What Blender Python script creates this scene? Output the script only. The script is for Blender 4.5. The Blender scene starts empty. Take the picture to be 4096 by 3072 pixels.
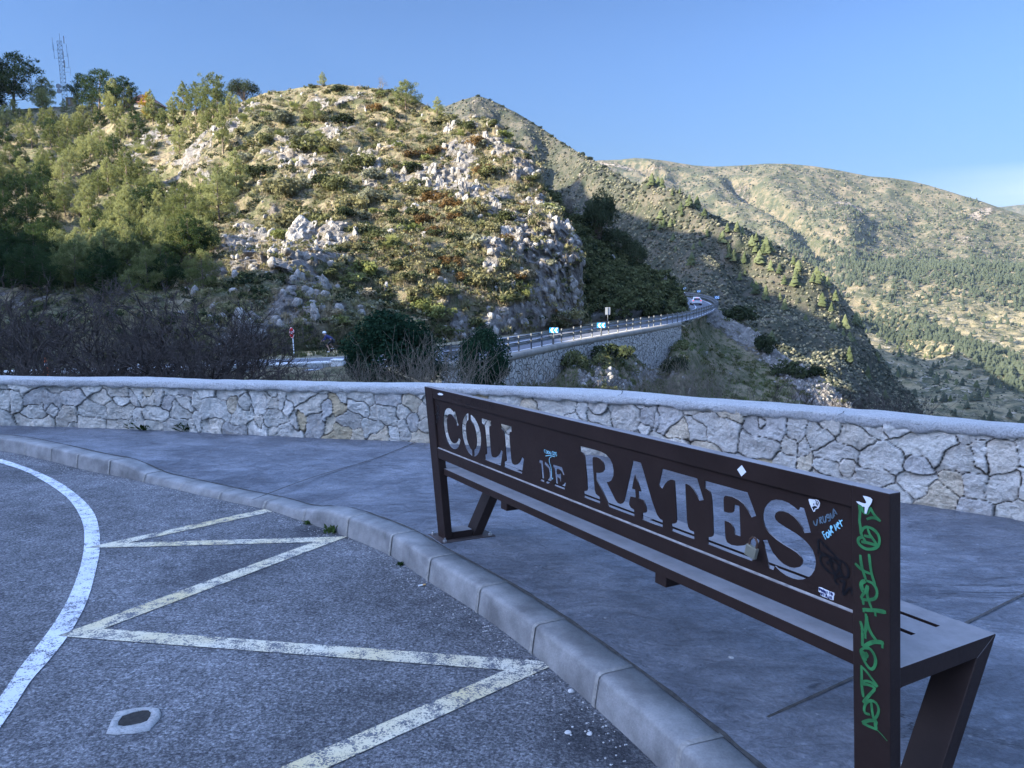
import bpy, bmesh, math, random
import numpy as np
from mathutils import Vector, Matrix
random.seed(11)
RS = np.random.RandomState(7)
R_ = math.radians
scene = bpy.context.scene
COL = scene.collection

# ------------------------------------------------------------------ camera maths (photo pixels 4096 x 3072)
F = 2979.0; PITCH = R_(8.5); CAM = np.array([0, 0, 1.6])
FW = np.array([0, math.cos(PITCH), -math.sin(PITCH)]); UP = np.array([0, math.sin(PITCH), math.cos(PITCH)])

def ray(x, y):
    """direction (forward component Y = 1) of the sight line through a point of the photo; arrays welcome"""
    x = np.asarray(x, float); y = np.asarray(y, float)
    d = FW * F + np.array([1., 0, 0]) * (x[..., None] - 2048) + UP * (1536 - y[..., None])
    return d / d[..., 1:2]

def at(x, y, D):
    """world point seen at photo pixel x, y at forward distance D"""
    return CAM + ray(x, y) * np.asarray(D, float)[..., None]

# terrace plane (fitted from the bench)
def rz(a): c, s = math.cos(a), math.sin(a); return np.array([[c, -s, 0], [s, c, 0], [0, 0, 1]])
def rx(a): c, s = math.cos(a), math.sin(a); return np.array([[1, 0, 0], [0, c, -s], [0, s, c]])
def ry(a): c, s = math.cos(a), math.sin(a); return np.array([[c, 0, s], [0, 1, 0], [-s, 0, c]])
BR = rz(-1.0526) @ rx(-.0429) @ ry(-.0402)
BO = np.array([-.4347, 4.2138, .0541])
TN = BR @ np.array([0, 0, 1.])

def tp(x, y, h=0.0):
    d = ray(x, y); o = BO + TN * h
    return CAM + d * (((o - CAM) @ TN) / (d @ TN))[..., None]

def tz(x, y, h=0.0):
    """world point on the terrace plane (+h) at world x, y"""
    x = np.asarray(x, float); y = np.asarray(y, float)
    z = BO[2] - (TN[0] * (x - BO[0]) + TN[1] * (y - BO[1])) / TN[2] + h / TN[2]
    return np.stack([x, y, z], -1)

# ------------------------------------------------------------------ noise
_P = np.random.RandomState(3).rand(65536).astype(np.float32)
def _h(i, j, k):
    n = (i * 73856093) ^ (j * 19349663) ^ (k * 83492791)
    n = (n ^ (n >> 13)) * 1274126177
    return _P[(n ^ (n >> 16)) & 65535]
def vnoise(p):
    p = np.asarray(p, float); f = np.floor(p); i = f.astype(np.int64); t = p - f; t = t * t * (3 - 2 * t)
    X, Y, Z = i[..., 0], i[..., 1], i[..., 2]; a, b, c = t[..., 0], t[..., 1], t[..., 2]
    def L(u, v, w): return u + (v - u) * w
    x00 = L(_h(X, Y, Z), _h(X + 1, Y, Z), a); x10 = L(_h(X, Y + 1, Z), _h(X + 1, Y + 1, Z), a)
    x01 = L(_h(X, Y, Z + 1), _h(X + 1, Y, Z + 1), a); x11 = L(_h(X, Y + 1, Z + 1), _h(X + 1, Y + 1, Z + 1), a)
    return L(L(x00, x10, b), L(x01, x11, b), c) * 2 - 1
def fbm(p, o=4, g=.5):
    s = 0; a = 1; q = np.asarray(p, float)
    for k in range(o): s = s + a * vnoise(q + 17.3 * k); q = q * 2.03; a *= g
    return s
def ridged(p, o=4):
    s = 0; a = 1; q = np.asarray(p, float)
    for k in range(o): s = s + a * (1 - 2 * np.abs(vnoise(q + 9.1 * k))); q = q * 2.1; a *= .5
    return s

# ------------------------------------------------------------------ objects
def tag(o, label=None, cat=None, group=None, kind=None):
    if label: o['label'] = label
    if cat: o['category'] = cat
    if group: o['group'] = group
    if kind: o['kind'] = kind
    return o
def link(o, parent=None):
    COL.objects.link(o)
    if parent is not None: o.parent = parent
    return o
def empty(name, loc=(0, 0, 0), rz_=0.0, M=None):
    o = bpy.data.objects.new(name, None); o.empty_display_size = .2
    if M is not None: o.matrix_world = M
    else: o.location = loc; o.rotation_euler = (0, 0, rz_)
    return link(o)
def mesh_np(name, V, Fc, mat, parent=None, smooth=False, attrs=None, mats=None, midx=None, add=True):
    """V (n,3); Fc (m,k) one array of equal polygons or list of such arrays"""
    V = np.ascontiguousarray(V, dtype=np.float32).reshape(-1, 3)
    if not isinstance(Fc, list): Fc = [Fc]
    Fc = [np.asarray(f, dtype=np.int32) for f in Fc if len(f)]
    me = bpy.data.meshes.new(name)
    me.vertices.add(len(V)); me.vertices.foreach_set('co', V.ravel())
    loops = np.concatenate([f.ravel() for f in Fc]); tot = np.concatenate([np.full(len(f), f.shape[1], np.int32) for f in Fc])
    me.loops.add(len(loops)); me.loops.foreach_set('vertex_index', loops)
    st = np.concatenate([[0], np.cumsum(tot)[:-1]]).astype(np.int32)
    me.polygons.add(len(tot)); me.polygons.foreach_set('loop_start', st); me.polygons.foreach_set('loop_total', tot)
    if midx is not None: me.polygons.foreach_set('material_index', np.asarray(midx, np.int32))
    me.update(calc_edges=True)
    if smooth: me.polygons.foreach_set('use_smooth', np.ones(len(tot), bool))
    for k, a in (attrs or {}).items():
        a = np.asarray(a, np.float32)
        if a.ndim == 1:
            at_ = me.attributes.new(k, 'FLOAT', 'POINT'); at_.data.foreach_set('value', a)
        else:
            at_ = me.attributes.new(k, 'FLOAT_COLOR', 'POINT')
            at_.data.foreach_set('color', np.concatenate([a, np.ones((len(a), 1), np.float32)], 1).ravel())
    for m in (mats or [mat]): me.materials.append(m)
    if not add: return me
    return link(bpy.data.objects.new(name, me), parent)
def inst(name, me, parent=None, loc=(0, 0, 0), rot=(0, 0, 0), sc=1.0):
    o = bpy.data.objects.new(name, me); o.location = loc; o.rotation_euler = rot
    o.scale = (sc, sc, sc) if np.isscalar(sc) else sc
    return link(o, parent)
def copy_tree(o, parent=None):
    c = o.copy(); COL.objects.link(c); c.parent = parent
    for ch in [x for x in COL.objects if x.parent is o]:
        copy_tree(ch, c)
    return c

class MB:
    """collects boxes, tubes and prisms into one mesh"""
    def __init__(s): s.bm = bmesh.new()
    def poly(s, pts, faces):
        vs = [s.bm.verts.new(p) for p in pts]
        for f in faces:
            try: s.bm.faces.new([vs[i] for i in f])
            except ValueError: pass
        return vs
    def box(s, x0, y0, z0, x1, y1, z1, M=None, bevel=0):
        P = [(x, y, z) for z in (z0, z1) for y in (y0, y1) for x in (x0, x1)]
        if M is not None: P = [M @ Vector(p) for p in P]
        vs = s.poly(P, [(0, 2, 3, 1), (4, 5, 7, 6), (0, 1, 5, 4), (2, 6, 7, 3), (0, 4, 6, 2), (1, 3, 7, 5)])
        if bevel: s._bev(vs, bevel)
        return s
    def _bev(s, vs, w, seg=2):
        es = list({e for v in vs for e in v.link_edges})
        bmesh.ops.bevel(s.bm, geom=es, offset=w, segments=seg, profile=.6, affect='EDGES')
    def prism(s, prof, u0, u1, fn, bevel=0, seg=2):
        """closed profile [(a,b)] extruded u0..u1 ; fn(u,a,b)->point"""
        n = len(prof); P = [fn(u0, a, b) for a, b in prof] + [fn(u1, a, b) for a, b in prof]
        vs = s.poly(P, [tuple(range(n))[::-1], tuple(range(n, 2 * n))] + [(i, (i + 1) % n, n + (i + 1) % n, n + i) for i in range(n)])
        if bevel: s._bev(vs, bevel, seg)
        return s
    def tube(s, pts, r, n=6, caps=True):
        pts = [Vector(p) for p in pts]; r = r if hasattr(r, '__len__') else [r] * len(pts)
        rings = []; up = None
        for i, p in enumerate(pts):
            d = (pts[min(i + 1, len(pts) - 1)] - pts[max(i - 1, 0)]).normalized()
            if up is None or abs(d.dot(up)) > .98: up = Vector((0, 0, 1)) if abs(d.z) < .9 else Vector((1, 0, 0))
            a = d.cross(up).normalized(); b = d.cross(a); up = -b if up.dot(-b) > 0 else b
            rings.append([s.bm.verts.new(p + (a * math.cos(t) + b * math.sin(t)) * r[i]) for t in [2 * math.pi * k / n for k in range(n)]])
        for A, B in zip(rings, rings[1:]):
            for k in range(n): s.bm.faces.new((A[k], A[(k + 1) % n], B[(k + 1) % n], B[k]))
        if caps and n > 2:
            s.bm.faces.new(rings[0][::-1]); s.bm.faces.new(rings[-1])
        return s
    def ball(s, c, r, seg=12, rings=8, sc=(1, 1, 1)):
        g = bmesh.ops.create_uvsphere(s.bm, u_segments=seg, v_segments=rings, radius=r)
        for v in g['verts']: v.co = Vector((v.co.x * sc[0], v.co.y * sc[1], v.co.z * sc[2])) + Vector(c)
        return s
    def build(s, name, mat, parent=None, smooth=False, M=None, add=True):
        bmesh.ops.recalc_face_normals(s.bm, faces=s.bm.faces)
        me = bpy.data.meshes.new(name)
        if M is not None: s.bm.transform(M)
        s.bm.to_mesh(me); s.bm.free(); me.materials.append(mat)
        if smooth:
            for p in me.polygons: p.use_smooth = True
        if not add: return me
        return link(bpy.data.objects.new(name, me), parent)

def tubes_np(paths, n=4):
    """fast many tubes: paths = list of (pts (k,3), radii (k,))"""
    VV, FF, off = [], [], 0
    ang = np.arange(n) * 2 * np.pi / n
    for pts, r in paths:
        pts = np.asarray(pts, float); r = np.asarray(r, float); k = len(pts)
        d = np.gradient(pts, axis=0); d /= np.linalg.norm(d, axis=1, keepdims=True) + 1e-9
        ref = np.array([0, 0, 1.]) if abs(d[:, 2]).mean() < .8 else np.array([1., 0, 0])
        a = np.cross(d, ref); a /= np.linalg.norm(a, axis=1, keepdims=True) + 1e-9; b = np.cross(d, a)
        ring = pts[:, None] + (a[:, None] * np.cos(ang)[None, :, None] + b[:, None] * np.sin(ang)[None, :, None]) * r[:, None, None]
        VV.append(ring.reshape(-1, 3))
        i = np.arange(k - 1)[:, None] * n; j = np.arange(n)[None]; j2 = (j + 1) % n
        FF.append(np.stack([i + j, i + j2, i + n + j2, i + n + j], -1).reshape(-1, 4) + off); off += k * n
    return np.concatenate(VV), np.concatenate(FF)

# ------------------------------------------------------------------ materials
class NT:
    def __init__(s, name):
        s.m = bpy.data.materials.new(name); s.m.use_nodes = True; s.t = s.m.node_tree; s.t.nodes.clear()
        s.out = s.t.nodes.new('ShaderNodeOutputMaterial')
    def n(s, kind, ins=None, **kw):
        nd = s.t.nodes.new('ShaderNode' + kind)
        for k, v in kw.items(): setattr(nd, k, v)
        for k, v in (ins or {}).items():
            sk = nd.inputs[k]
            if isinstance(v, bpy.types.NodeSocket): s.t.links.new(v, sk)
            else: sk.default_value = (tuple(v) + (1,)) if (hasattr(v, '__len__') and len(v) == 3 and sk.type == 'RGBA') else v
        return nd
    def co(s, scale=(1, 1, 1), kind='Object'):
        c = s.n('TexCoord').outputs[kind]
        return s.n('Mapping', {'Vector': c, 'Scale': scale}).outputs[0]
    def noise(s, v, sc, det=4, rough=.55, dist=0, out='Fac'):
        return s.n('TexNoise', {'Vector': v, 'Scale': sc, 'Detail': det, 'Roughness': rough, 'Distortion': dist}).outputs[out]
    def ramp(s, f, stops, interp='LINEAR'):
        r = s.n('ValToRGB', {'Fac': f}); e = r.color_ramp.elements; r.color_ramp.interpolation = interp
        while len(e) < len(stops): e.new(.5)
        for k, (p, c) in enumerate(stops):
            e[k].position = p; e[k].color = (tuple(c) + (1,)) if hasattr(c, '__len__') else (c, c, c, 1)
        return r.outputs[0]
    def mix(s, f, a, b, bt='MIX'):
        m = s.n('Mix', data_type='RGBA', blend_type=bt)
        for k, v in ((0, f), (6, a), (7, b)):
            if isinstance(v, bpy.types.NodeSocket): s.t.links.new(v, m.inputs[k])
            else: m.inputs[k].default_value = (tuple(v) + (1,)) if hasattr(v, '__len__') else v
        return m.outputs[2]
    def math(s, op, a, b=0.0, c=None, clamp=False):
        m = s.n('Math', operation=op, use_clamp=clamp)
        for k, v in ((0, a), (1, b), (2, c)):
            if v is None: continue
            if isinstance(v, bpy.types.NodeSocket): s.t.links.new(v, m.inputs[k])
            else: m.inputs[k].default_value = v
        return m.outputs[0]
    def attr(s, name, out='Fac'): return s.n('Attribute', attribute_name=name).outputs[out]
    def bump(s, h, strength=.5, dist=.01):
        return s.n('Bump', {'Height': h, 'Strength': strength, 'Distance': dist}).outputs[0]
    def pbr(s, color, rough=.6, normal=None, metal=0, spec=.5, emis=None, estr=0):
        ins = {'Base Color': color, 'Roughness': rough, 'Metallic': metal, 'Specular IOR Level': spec}
        if normal is not None: ins['Normal'] = normal
        if emis is not None: ins['Emission Color'] = emis; ins['Emission Strength'] = estr
        b = s.n('BsdfPrincipled', ins)
        s.t.links.new(b.outputs[0], s.out.inputs[0]); return s.m
def flat(name, c, rough=.6, metal=0, var=.12, sc=3.0, spec=.4):
    t = NT(name); v = t.co(); f = t.noise(v, sc, 5)
    k = t.ramp(f, [(.3, tuple(x * (1 - var) for x in c)), (.7, tuple(min(1, x * (1 + var)) for x in c))])
    return t.pbr(k, rough, metal=metal, spec=spec)
def leafmat(name, c, c2, trans=.3, rnd=.35, sc=.8):
    """foliage: two tones mixed by noise and by object; some light passes the leaves"""
    t = NT(name)
    pos = t.n('NewGeometry').outputs['Position']
    f = t.noise(pos, sc, 3); rv = t.n('ObjectInfo').outputs['Random']
    f = t.math('ADD', t.math('MULTIPLY', f, 1.0), t.math('MULTIPLY_ADD', rv, rnd, -rnd / 2))
    col = t.ramp(f, [(.35, c), (.65, c2)])
    d = t.n('BsdfDiffuse', {'Color': col, 'Roughness': .6}); tr = t.n('BsdfTranslucent', {'Color': col})
    mx = t.n('MixShader', {'Fac': trans}); t.t.links.new(d.outputs[0], mx.inputs[1]); t.t.links.new(tr.outputs[0], mx.inputs[2])
    t.t.links.new(mx.outputs[0], t.out.inputs[0]); return t.m
def interp_path(pts, step):
    """resample a polyline as a smooth Catmull-Rom curve"""
    P = np.asarray(pts, float); out = []
    Q = np.vstack([2 * P[0] - P[1], P, 2 * P[-1] - P[-2]])
    for i in range(1, len(Q) - 2):
        n = max(2, int(np.linalg.norm(Q[i + 1] - Q[i]) / step)); t = np.linspace(0, 1, n, endpoint=False)[:, None]
        a, b, c, d = Q[i - 1], Q[i], Q[i + 1], Q[i + 2]
        out.append(.5 * ((2 * b) + (-a + c) * t + (2 * a - 5 * b + 4 * c - d) * t ** 2 + (-a + 3 * b - 3 * c + d) * t ** 3))
    out.append(P[-1:]); return np.concatenate(out)
def world_children(root):
    """children whose meshes were built in world coordinates keep their place under a moved, unrotated Empty"""
    for c in COL.objects:
        if c.parent is root: c.location = Vector(c.location) - Vector(root.location)
EXPOSURE = 2.1
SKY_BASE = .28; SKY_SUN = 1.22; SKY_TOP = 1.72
# ------------------------------------------------------------------ sky, sun, camera
SUN_EL = R_(22); SUN_AZ = R_(-112)     # azimuth clockwise from +Y (the viewing direction)
SUN = np.array([math.sin(SUN_AZ) * math.cos(SUN_EL), math.cos(SUN_AZ) * math.cos(SUN_EL), math.sin(SUN_EL)])
w = bpy.data.worlds.new("World"); scene.world = w; w.use_nodes = True
nt = w.node_tree; bg = nt.nodes['Background']
sky = nt.nodes.new('ShaderNodeTexSky'); sky.sky_type = 'NISHITA'; sky.sun_disc = False
sky.sun_elevation = SUN_EL; sky.sun_rotation = SUN_AZ % (2 * math.pi)
sky.altitude = 600; sky.air_density = 1.0; sky.dust_density = .45; sky.ozone_density = 2.2
# a thin high veil of cloud low over the right-hand ridge
tc = nt.nodes.new('ShaderNodeTexCoord'); mp = nt.nodes.new('ShaderNodeMapping'); mp.inputs['Scale'].default_value = (3, 3, 26)
ns = nt.nodes.new('ShaderNodeTexNoise'); ns.inputs['Scale'].default_value = 1.1; ns.inputs['Detail'].default_value = 4
nt.links.new(tc.outputs['Generated'], mp.inputs['Vector']); nt.links.new(mp.outputs[0], ns.inputs['Vector'])
sep = nt.nodes.new('ShaderNodeSeparateXYZ'); nt.links.new(tc.outputs['Generated'], sep.inputs[0])
def wm(op, a, b=0.0, c=None, cl=False):
    m = nt.nodes.new('ShaderNodeMath'); m.operation = op; m.use_clamp = cl
    for k, v in enumerate((a, b, c)):
        if v is None: continue
        if isinstance(v, bpy.types.NodeSocket): nt.links.new(v, m.inputs[k])
        else: m.inputs[k].default_value = v
    return m.outputs[0]
zz = sep.outputs[2]; xx = sep.outputs[0]
band = wm('SUBTRACT', 1.0, wm('ABSOLUTE', wm('MULTIPLY', wm('SUBTRACT', zz, .086), 30.)), cl=True)
side = wm('MULTIPLY_ADD', xx, 6.0, -2.6, cl=True)
veil = wm('MULTIPLY', wm('MULTIPLY', band, side), wm('MULTIPLY_ADD', ns.outputs[0], 1.2, -.15, cl=True))
mxw = nt.nodes.new('ShaderNodeMix'); mxw.data_type = 'RGBA'
nt.links.new(wm('MULTIPLY', veil, .9), mxw.inputs[0])
# cooler camera white balance: the sky's own colour, slightly tinted
tint = nt.nodes.new('ShaderNodeMix'); tint.data_type = 'RGBA'; tint.blend_type = 'MULTIPLY'; tint.inputs[0].default_value = 1
tint.inputs[7].default_value = (.66, .82, 1.12, 1)
nt.links.new(sky.outputs[0], tint.inputs[6]); nt.links.new(tint.outputs[2], mxw.inputs[6]); mxw.inputs[7].default_value = (13, 13.4, 14, 1)
# sky gain boosted out of frame, sunward and overhead, as added fill light
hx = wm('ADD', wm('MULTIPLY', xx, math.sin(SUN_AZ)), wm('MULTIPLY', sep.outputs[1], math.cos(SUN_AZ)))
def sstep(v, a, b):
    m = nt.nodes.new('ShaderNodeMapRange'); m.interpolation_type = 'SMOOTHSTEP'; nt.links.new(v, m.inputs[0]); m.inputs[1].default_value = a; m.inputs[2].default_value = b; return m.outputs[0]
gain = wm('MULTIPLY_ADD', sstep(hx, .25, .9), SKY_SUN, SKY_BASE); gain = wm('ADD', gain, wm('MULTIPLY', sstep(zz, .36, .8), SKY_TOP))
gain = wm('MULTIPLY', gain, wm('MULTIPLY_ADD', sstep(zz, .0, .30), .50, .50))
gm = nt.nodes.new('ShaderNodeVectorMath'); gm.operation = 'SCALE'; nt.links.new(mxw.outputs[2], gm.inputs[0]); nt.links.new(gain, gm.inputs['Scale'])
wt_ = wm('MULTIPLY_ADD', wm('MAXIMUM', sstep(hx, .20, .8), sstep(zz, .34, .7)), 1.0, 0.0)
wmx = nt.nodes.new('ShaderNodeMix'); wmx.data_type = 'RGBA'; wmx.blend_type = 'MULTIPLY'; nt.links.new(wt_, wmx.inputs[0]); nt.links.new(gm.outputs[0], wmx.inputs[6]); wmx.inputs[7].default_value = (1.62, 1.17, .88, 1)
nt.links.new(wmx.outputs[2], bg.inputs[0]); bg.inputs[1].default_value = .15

L = bpy.data.lights.new('sun', 'SUN'); L.energy = 5.0; L.angle = R_(.5); L.color = (1.0, .90, .70)
lo = bpy.data.objects.new('sun', L); link(lo)
lo.rotation_euler = Vector(SUN.tolist()).to_track_quat('Z', 'Y').to_euler()

cd = bpy.data.cameras.new('camera'); cam = bpy.data.objects.new('camera', cd); link(cam)
cam.location = CAM; cam.rotation_euler = (R_(90) - PITCH, 0, 0)
cd.sensor_width = 36; cd.lens = 36 * F / 4096; cd.clip_end = 30000; cd.clip_start = .05
scene.camera = cam
scene.view_settings.view_transform = 'Standard'; scene.view_settings.look = 'None'
scene.view_settings.gamma = 1; scene.view_settings.exposure = EXPOSURE
scene.cycles.max_bounces = 6; scene.cycles.diffuse_bounces = 3; scene.cycles.transmission_bounces = 4
# ------------------------------------------------------------------ terrace: asphalt, pavement, kerb, markings, stone wall
ASP = -.115
# --- materials
t = NT('asphalt'); v = t.co()
grain = t.noise(v, 105, 4, .72); mid = t.noise(v, 9, 5, .6); big = t.noise(v, .9, 4)
sp = t.n('TexVoronoi', {'Vector': v, 'Scale': 95.}).outputs['Color']
c = t.ramp(grain, [(.38, (.060, .061, .066)), (.52, (.19, .19, .20)), (.66, (.52, .52, .52))])
spv = t.n('SeparateXYZ', {0: sp}).outputs[0]; c = t.mix(.38, c, t.ramp(spv, [(.2, (.06, .062, .068)), (.8, (.24, .242, .25)), (.97, (.5, .5, .5))]))
c = t.mix(1, c, t.ramp(mid, [(.3, .72), (.7, 1.2)]), 'MULTIPLY')
c = t.mix(1, c, t.ramp(big, [(.35, .70), (.65, 1.2)]), 'MULTIPLY')
# dark oil stains
def spot(t, px, py, r, soft=.5):
    q = tp(px, py, ASP); g = t.n('NewGeometry').outputs['Position']
    d = t.n('VectorMath', {0: g, 1: tuple(q)}, operation='DISTANCE').outputs['Value']
    d = t.math('ADD', d, t.math('MULTIPLY', t.math('SUBTRACT', t.noise(v, 14, 4), .5), r * 1.2))
    return t.n('MapRange', {'Value': d, 'From Min': r * (1 - soft), 'From Max': r, 'To Min': 1., 'To Max': 0.}).outputs[0]
for (px, py, r) in ((2330, 2960, .19), (2480, 3010, .14), (1020, 2215, .55), (860, 2290, .45), (1250, 2120, .22)):
    c = t.mix(t.math('MULTIPLY', spot(t, px, py, r, .8), .62 if r < .3 else .4), c, (.022, .024, .03))
M_ASPH = t.pbr(c, .9, t.bump(t.math('ADD', grain, t.math('MULTIPLY', mid, .7)), 1., .02), spec=.25)

t = NT('stamped_pavement'); v = t.co()
warp = t.noise(v, .8, 3); slate = t.n('TexNoise', {'Vector': t.co((1.0, 1.5, 1.5)), 'Scale': 7.5, 'Detail': 9., 'Roughness': .68, 'Distortion': 1.6}).outputs['Fac']
mid = t.noise(v, 1.6, 8, .66, .4); fine = t.noise(v, 70, 4, .75)
c = t.ramp(mid, [(.34, (.095, .104, .128)), (.5, (.165, .18, .21)), (.66, (.27, .285, .32))])
c = t.mix(1, c, t.ramp(slate, [(.34, .66), (.5, .98), (.64, 1.16)]), 'MULTIPLY')
c = t.mix(t.ramp(t.noise(t.co((1, 2.2, 1)), 1.7, 7, .7, 1.2), [(.58, 0), (.70, .6)]), c, (.34, .35, .38))
c = t.mix(t.ramp(t.n('TexVoronoi', {'Vector': v, 'Scale': 7.5}).outputs['Distance'], [(.035, .75), (.06, 0)]), c, (.42, .42, .42))
cr = t.n('TexNoise', {'Vector': t.co((.55, 1.7, 1)), 'Scale': 1.1, 'Detail': 5., 'Roughness': .6, 'Distortion': 1.4}).outputs['Fac']
crack = t.ramp(t.math('ABSOLUTE', t.math('SUBTRACT', cr, .5)), [(.0, .8), (.006, 0)])
crack = t.math('MULTIPLY', crack, t.ramp(t.noise(v, 1.3, 2), [(.5, 0), (.6, 1)]))
c = t.mix(1, c, t.ramp(fine, [(.3, .66), (.7, 1.3)]), 'MULTIPLY'); c = t.mix(crack, c, (.03, .032, .04))
hh = t.math('ADD', t.math('MULTIPLY', slate, 2.6), t.math('MULTIPLY', fine, .35)); hh = t.math('SUBTRACT', hh, crack)
M_PAVE = t.pbr(c, t.math('MULTIPLY_ADD', mid, .35, .38), t.bump(hh, 1., .03), spec=.45)

t = NT('kerb_concrete'); v = t.co(); f = t.noise(v, 6, 6, .6); g = t.noise(v, 120, 3, .7)
c = t.ramp(f, [(.32, (.13, .128, .125)), (.5, (.21, .207, .20)), (.68, (.29, .285, .275))]); c = t.mix(1, c, t.ramp(g, [(.3, .86), (.7, 1.1)]), 'MULTIPLY')
c = t.mix(t.ramp(t.noise(v, 22, 6, .75, .5), [(.66, 0), (.74, .5)]), c, (.08, .08, .08))
M_KERB = t.pbr(c, .85, t.bump(g, .5, .004))
M_MORT = flat('kerb_mortar', (.25, .24, .22), .95, var=.25, sc=60)

def paint_mat(name, ca, cb, cover):
    """worn road paint: real flakes missing, the asphalt's colour shows through"""
    t = NT(name); v = t.co(); g = t.noise(v, 120, 4, .75); m = t.noise(v, 16, 5, .7); sc = t.noise(v, 2.2, 3)
    col = t.mix(t.ramp(sc, [(.35, 0), (.65, 1)]), ca, cb)
    wear = t.math('ADD', t.math('MULTIPLY', g, .55), t.math('MULTIPLY', m, .45))
    k = t.ramp(wear, [(cover, 0), (cover + .05, 1)])
    col = t.mix(k, col, t.ramp(t.noise(v, 170, 3, .7), [(.35, (.05, .055, .066)), (.6, (.14, .145, .16))]))
    return t.pbr(col, .8, t.bump(g, .6, .006), spec=.3)
M_YEL = paint_mat('yellow_paint', (.56, .46, .26), (.62, .58, .47), .49)
M_WHT = paint_mat('white_paint', (.52, .54, .57), (.62, .64, .66), .515)

# --- plan curves
kerb_bot = [(-700, 1740), (-300, 1772), (0, 1803), (165, 1836), (347, 1882), (463, 1905), (662, 1948), (910, 2006), (1075, 2041), (1240, 2097), (1340, 2130), (1541, 2214), (1710, 2325), (1907, 2451), (2124, 2614), (2375, 2827), (2639, 3072), (2860, 3300)]
KB = np.array([tp(x, y, ASP)[:2] for x, y in kerb_bot])
KC = interp_path(np.c_[KB, np.zeros(len(KB))], .04)[:, :2]
# kerb front line continues past the camera on the right
dK = KC[-1] - KC[-8]; dK /= np.linalg.norm(dK)
KC = np.vstack([KC, [KC[-1] + dK * s + np.array([.0, 0]) for s in np.arange(.05, 4, .1)]])
KN = np.gradient(KC, axis=0); KN /= np.linalg.norm(KN, axis=1, keepdims=True); KN = np.stack([-KN[:, 1], KN[:, 0]], -1)
if KN[len(KN) // 2] @ np.array([1, 1]) < 0: KN = -KN      # towards the pavement
arc = np.concatenate([[0], np.cumsum(np.linalg.norm(np.diff(KC, axis=0), axis=1))])
# dropped part of the kerb near the photo's x = 500..1250
iA = np.argmin(np.linalg.norm(KC - tp(440, 1903, ASP)[:2], axis=1)); iB = np.argmin(np.linalg.norm(KC - tp(1330, 2128, ASP)[:2], axis=1))
sA, sB = sorted((arc[iA], arc[iB]))
drop = np.clip((arc - sA) / .6, 0, 1) * np.clip((sB - arc) / .6, 0, 1); drop = drop * drop * (3 - 2 * drop)
ktop = 0.012 - drop * .072
KW = .17
WALLB = [(-12.5, 8.15, .44), (-9, 8.2, .445), (-5.69, 8.12, .455), (-4.53, 8.03, .468), (-3.35, 7.86, .482), (-2.23, 7.68, .497), (-.9, 7.49, .511), (.13, 7.22, .522), (.62, 7.0, .528), (1.1, 6.74, .535), (1.5, 6.4, .54), (1.98, 5.97, .545), (2.72, 5.42, .545), (2.95, 5.24, .545), (3.44, 4.81, .559), (4.1, 4.15, .565), (5.2, 2.9, .57), (6.4, 1.2, .575), (7.2, -1.2, .58)]
WC = interp_path(WALLB, .02)
wt = np.gradient(WC[:, :2], axis=0); wt /= np.linalg.norm(wt, axis=1, keepdims=True); WN = np.stack([wt[:, 1], -wt[:, 0]], -1)  # towards the camera
if WN[len(WN) // 2] @ np.array([0, -1]) < 0: WN = -WN
warc = np.concatenate([[0], np.cumsum(np.linalg.norm(np.diff(WC[:, :2], axis=0), axis=1))])

# --- asphalt: one sheet under everything on the terrace
n = 60
gx = np.linspace(-14, 9, n); gy = np.linspace(-6, 8.4, n); X, Y = np.meshgrid(gx, gy)
V = tz(X, Y, ASP).reshape(-1, 3); I = np.arange(n * n).reshape(n, n)
Fq = np.stack([I[:-1, :-1], I[:-1, 1:], I[1:, 1:], I[1:, :-1]], -1).reshape(-1, 4)
tag(mesh_np('road', V, Fq, M_ASPH), kind='structure')

def grid_faces(r, c): 
    I = np.arange(r * c).reshape(r, c)
    return np.stack([I[:-1, :-1], I[:-1, 1:], I[1:, 1:], I[1:, :-1]], -1).reshape(-1, 4)
# --- kerb: section swept along the curve, stones about a metre long with mortar joints
sec = lambda h: np.array([(0, ASP - .02), (.0, ASP + .015), (.014, h - .020), (.018, h - .010), (.026, h - .003), (.040, h), (KW - .004, h), (KW, h - .02)])
bow = vnoise(np.c_[KC * 1.5, np.zeros(len(KC))]) * .004
pts = np.array([[tz(KC[i, 0] + KN[i, 0] * (a + bow[i]), KC[i, 1] + KN[i, 1] * (a + bow[i]), h) for a, h in sec(ktop[i])] for i in range(len(KC))])
tag(mesh_np('kerb', pts, grid_faces(len(KC), 8), M_KERB, smooth=False), kind='structure')
joint_px = [(1710, 2325), (1907, 2451), (2124, 2614), (2375, 2827)]
js = sorted(arc[np.argmin(np.linalg.norm(KC - tp(x, y, ASP)[:2], axis=1))] for x, y in joint_px)
gap = np.mean(np.diff(js)); js = [js[0] - gap * k for k in range(1, 40)][::-1] + js + [js[-1] + gap * k for k in (1, 2, 3)]
VV, FF, o_ = [], [], 0
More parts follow.
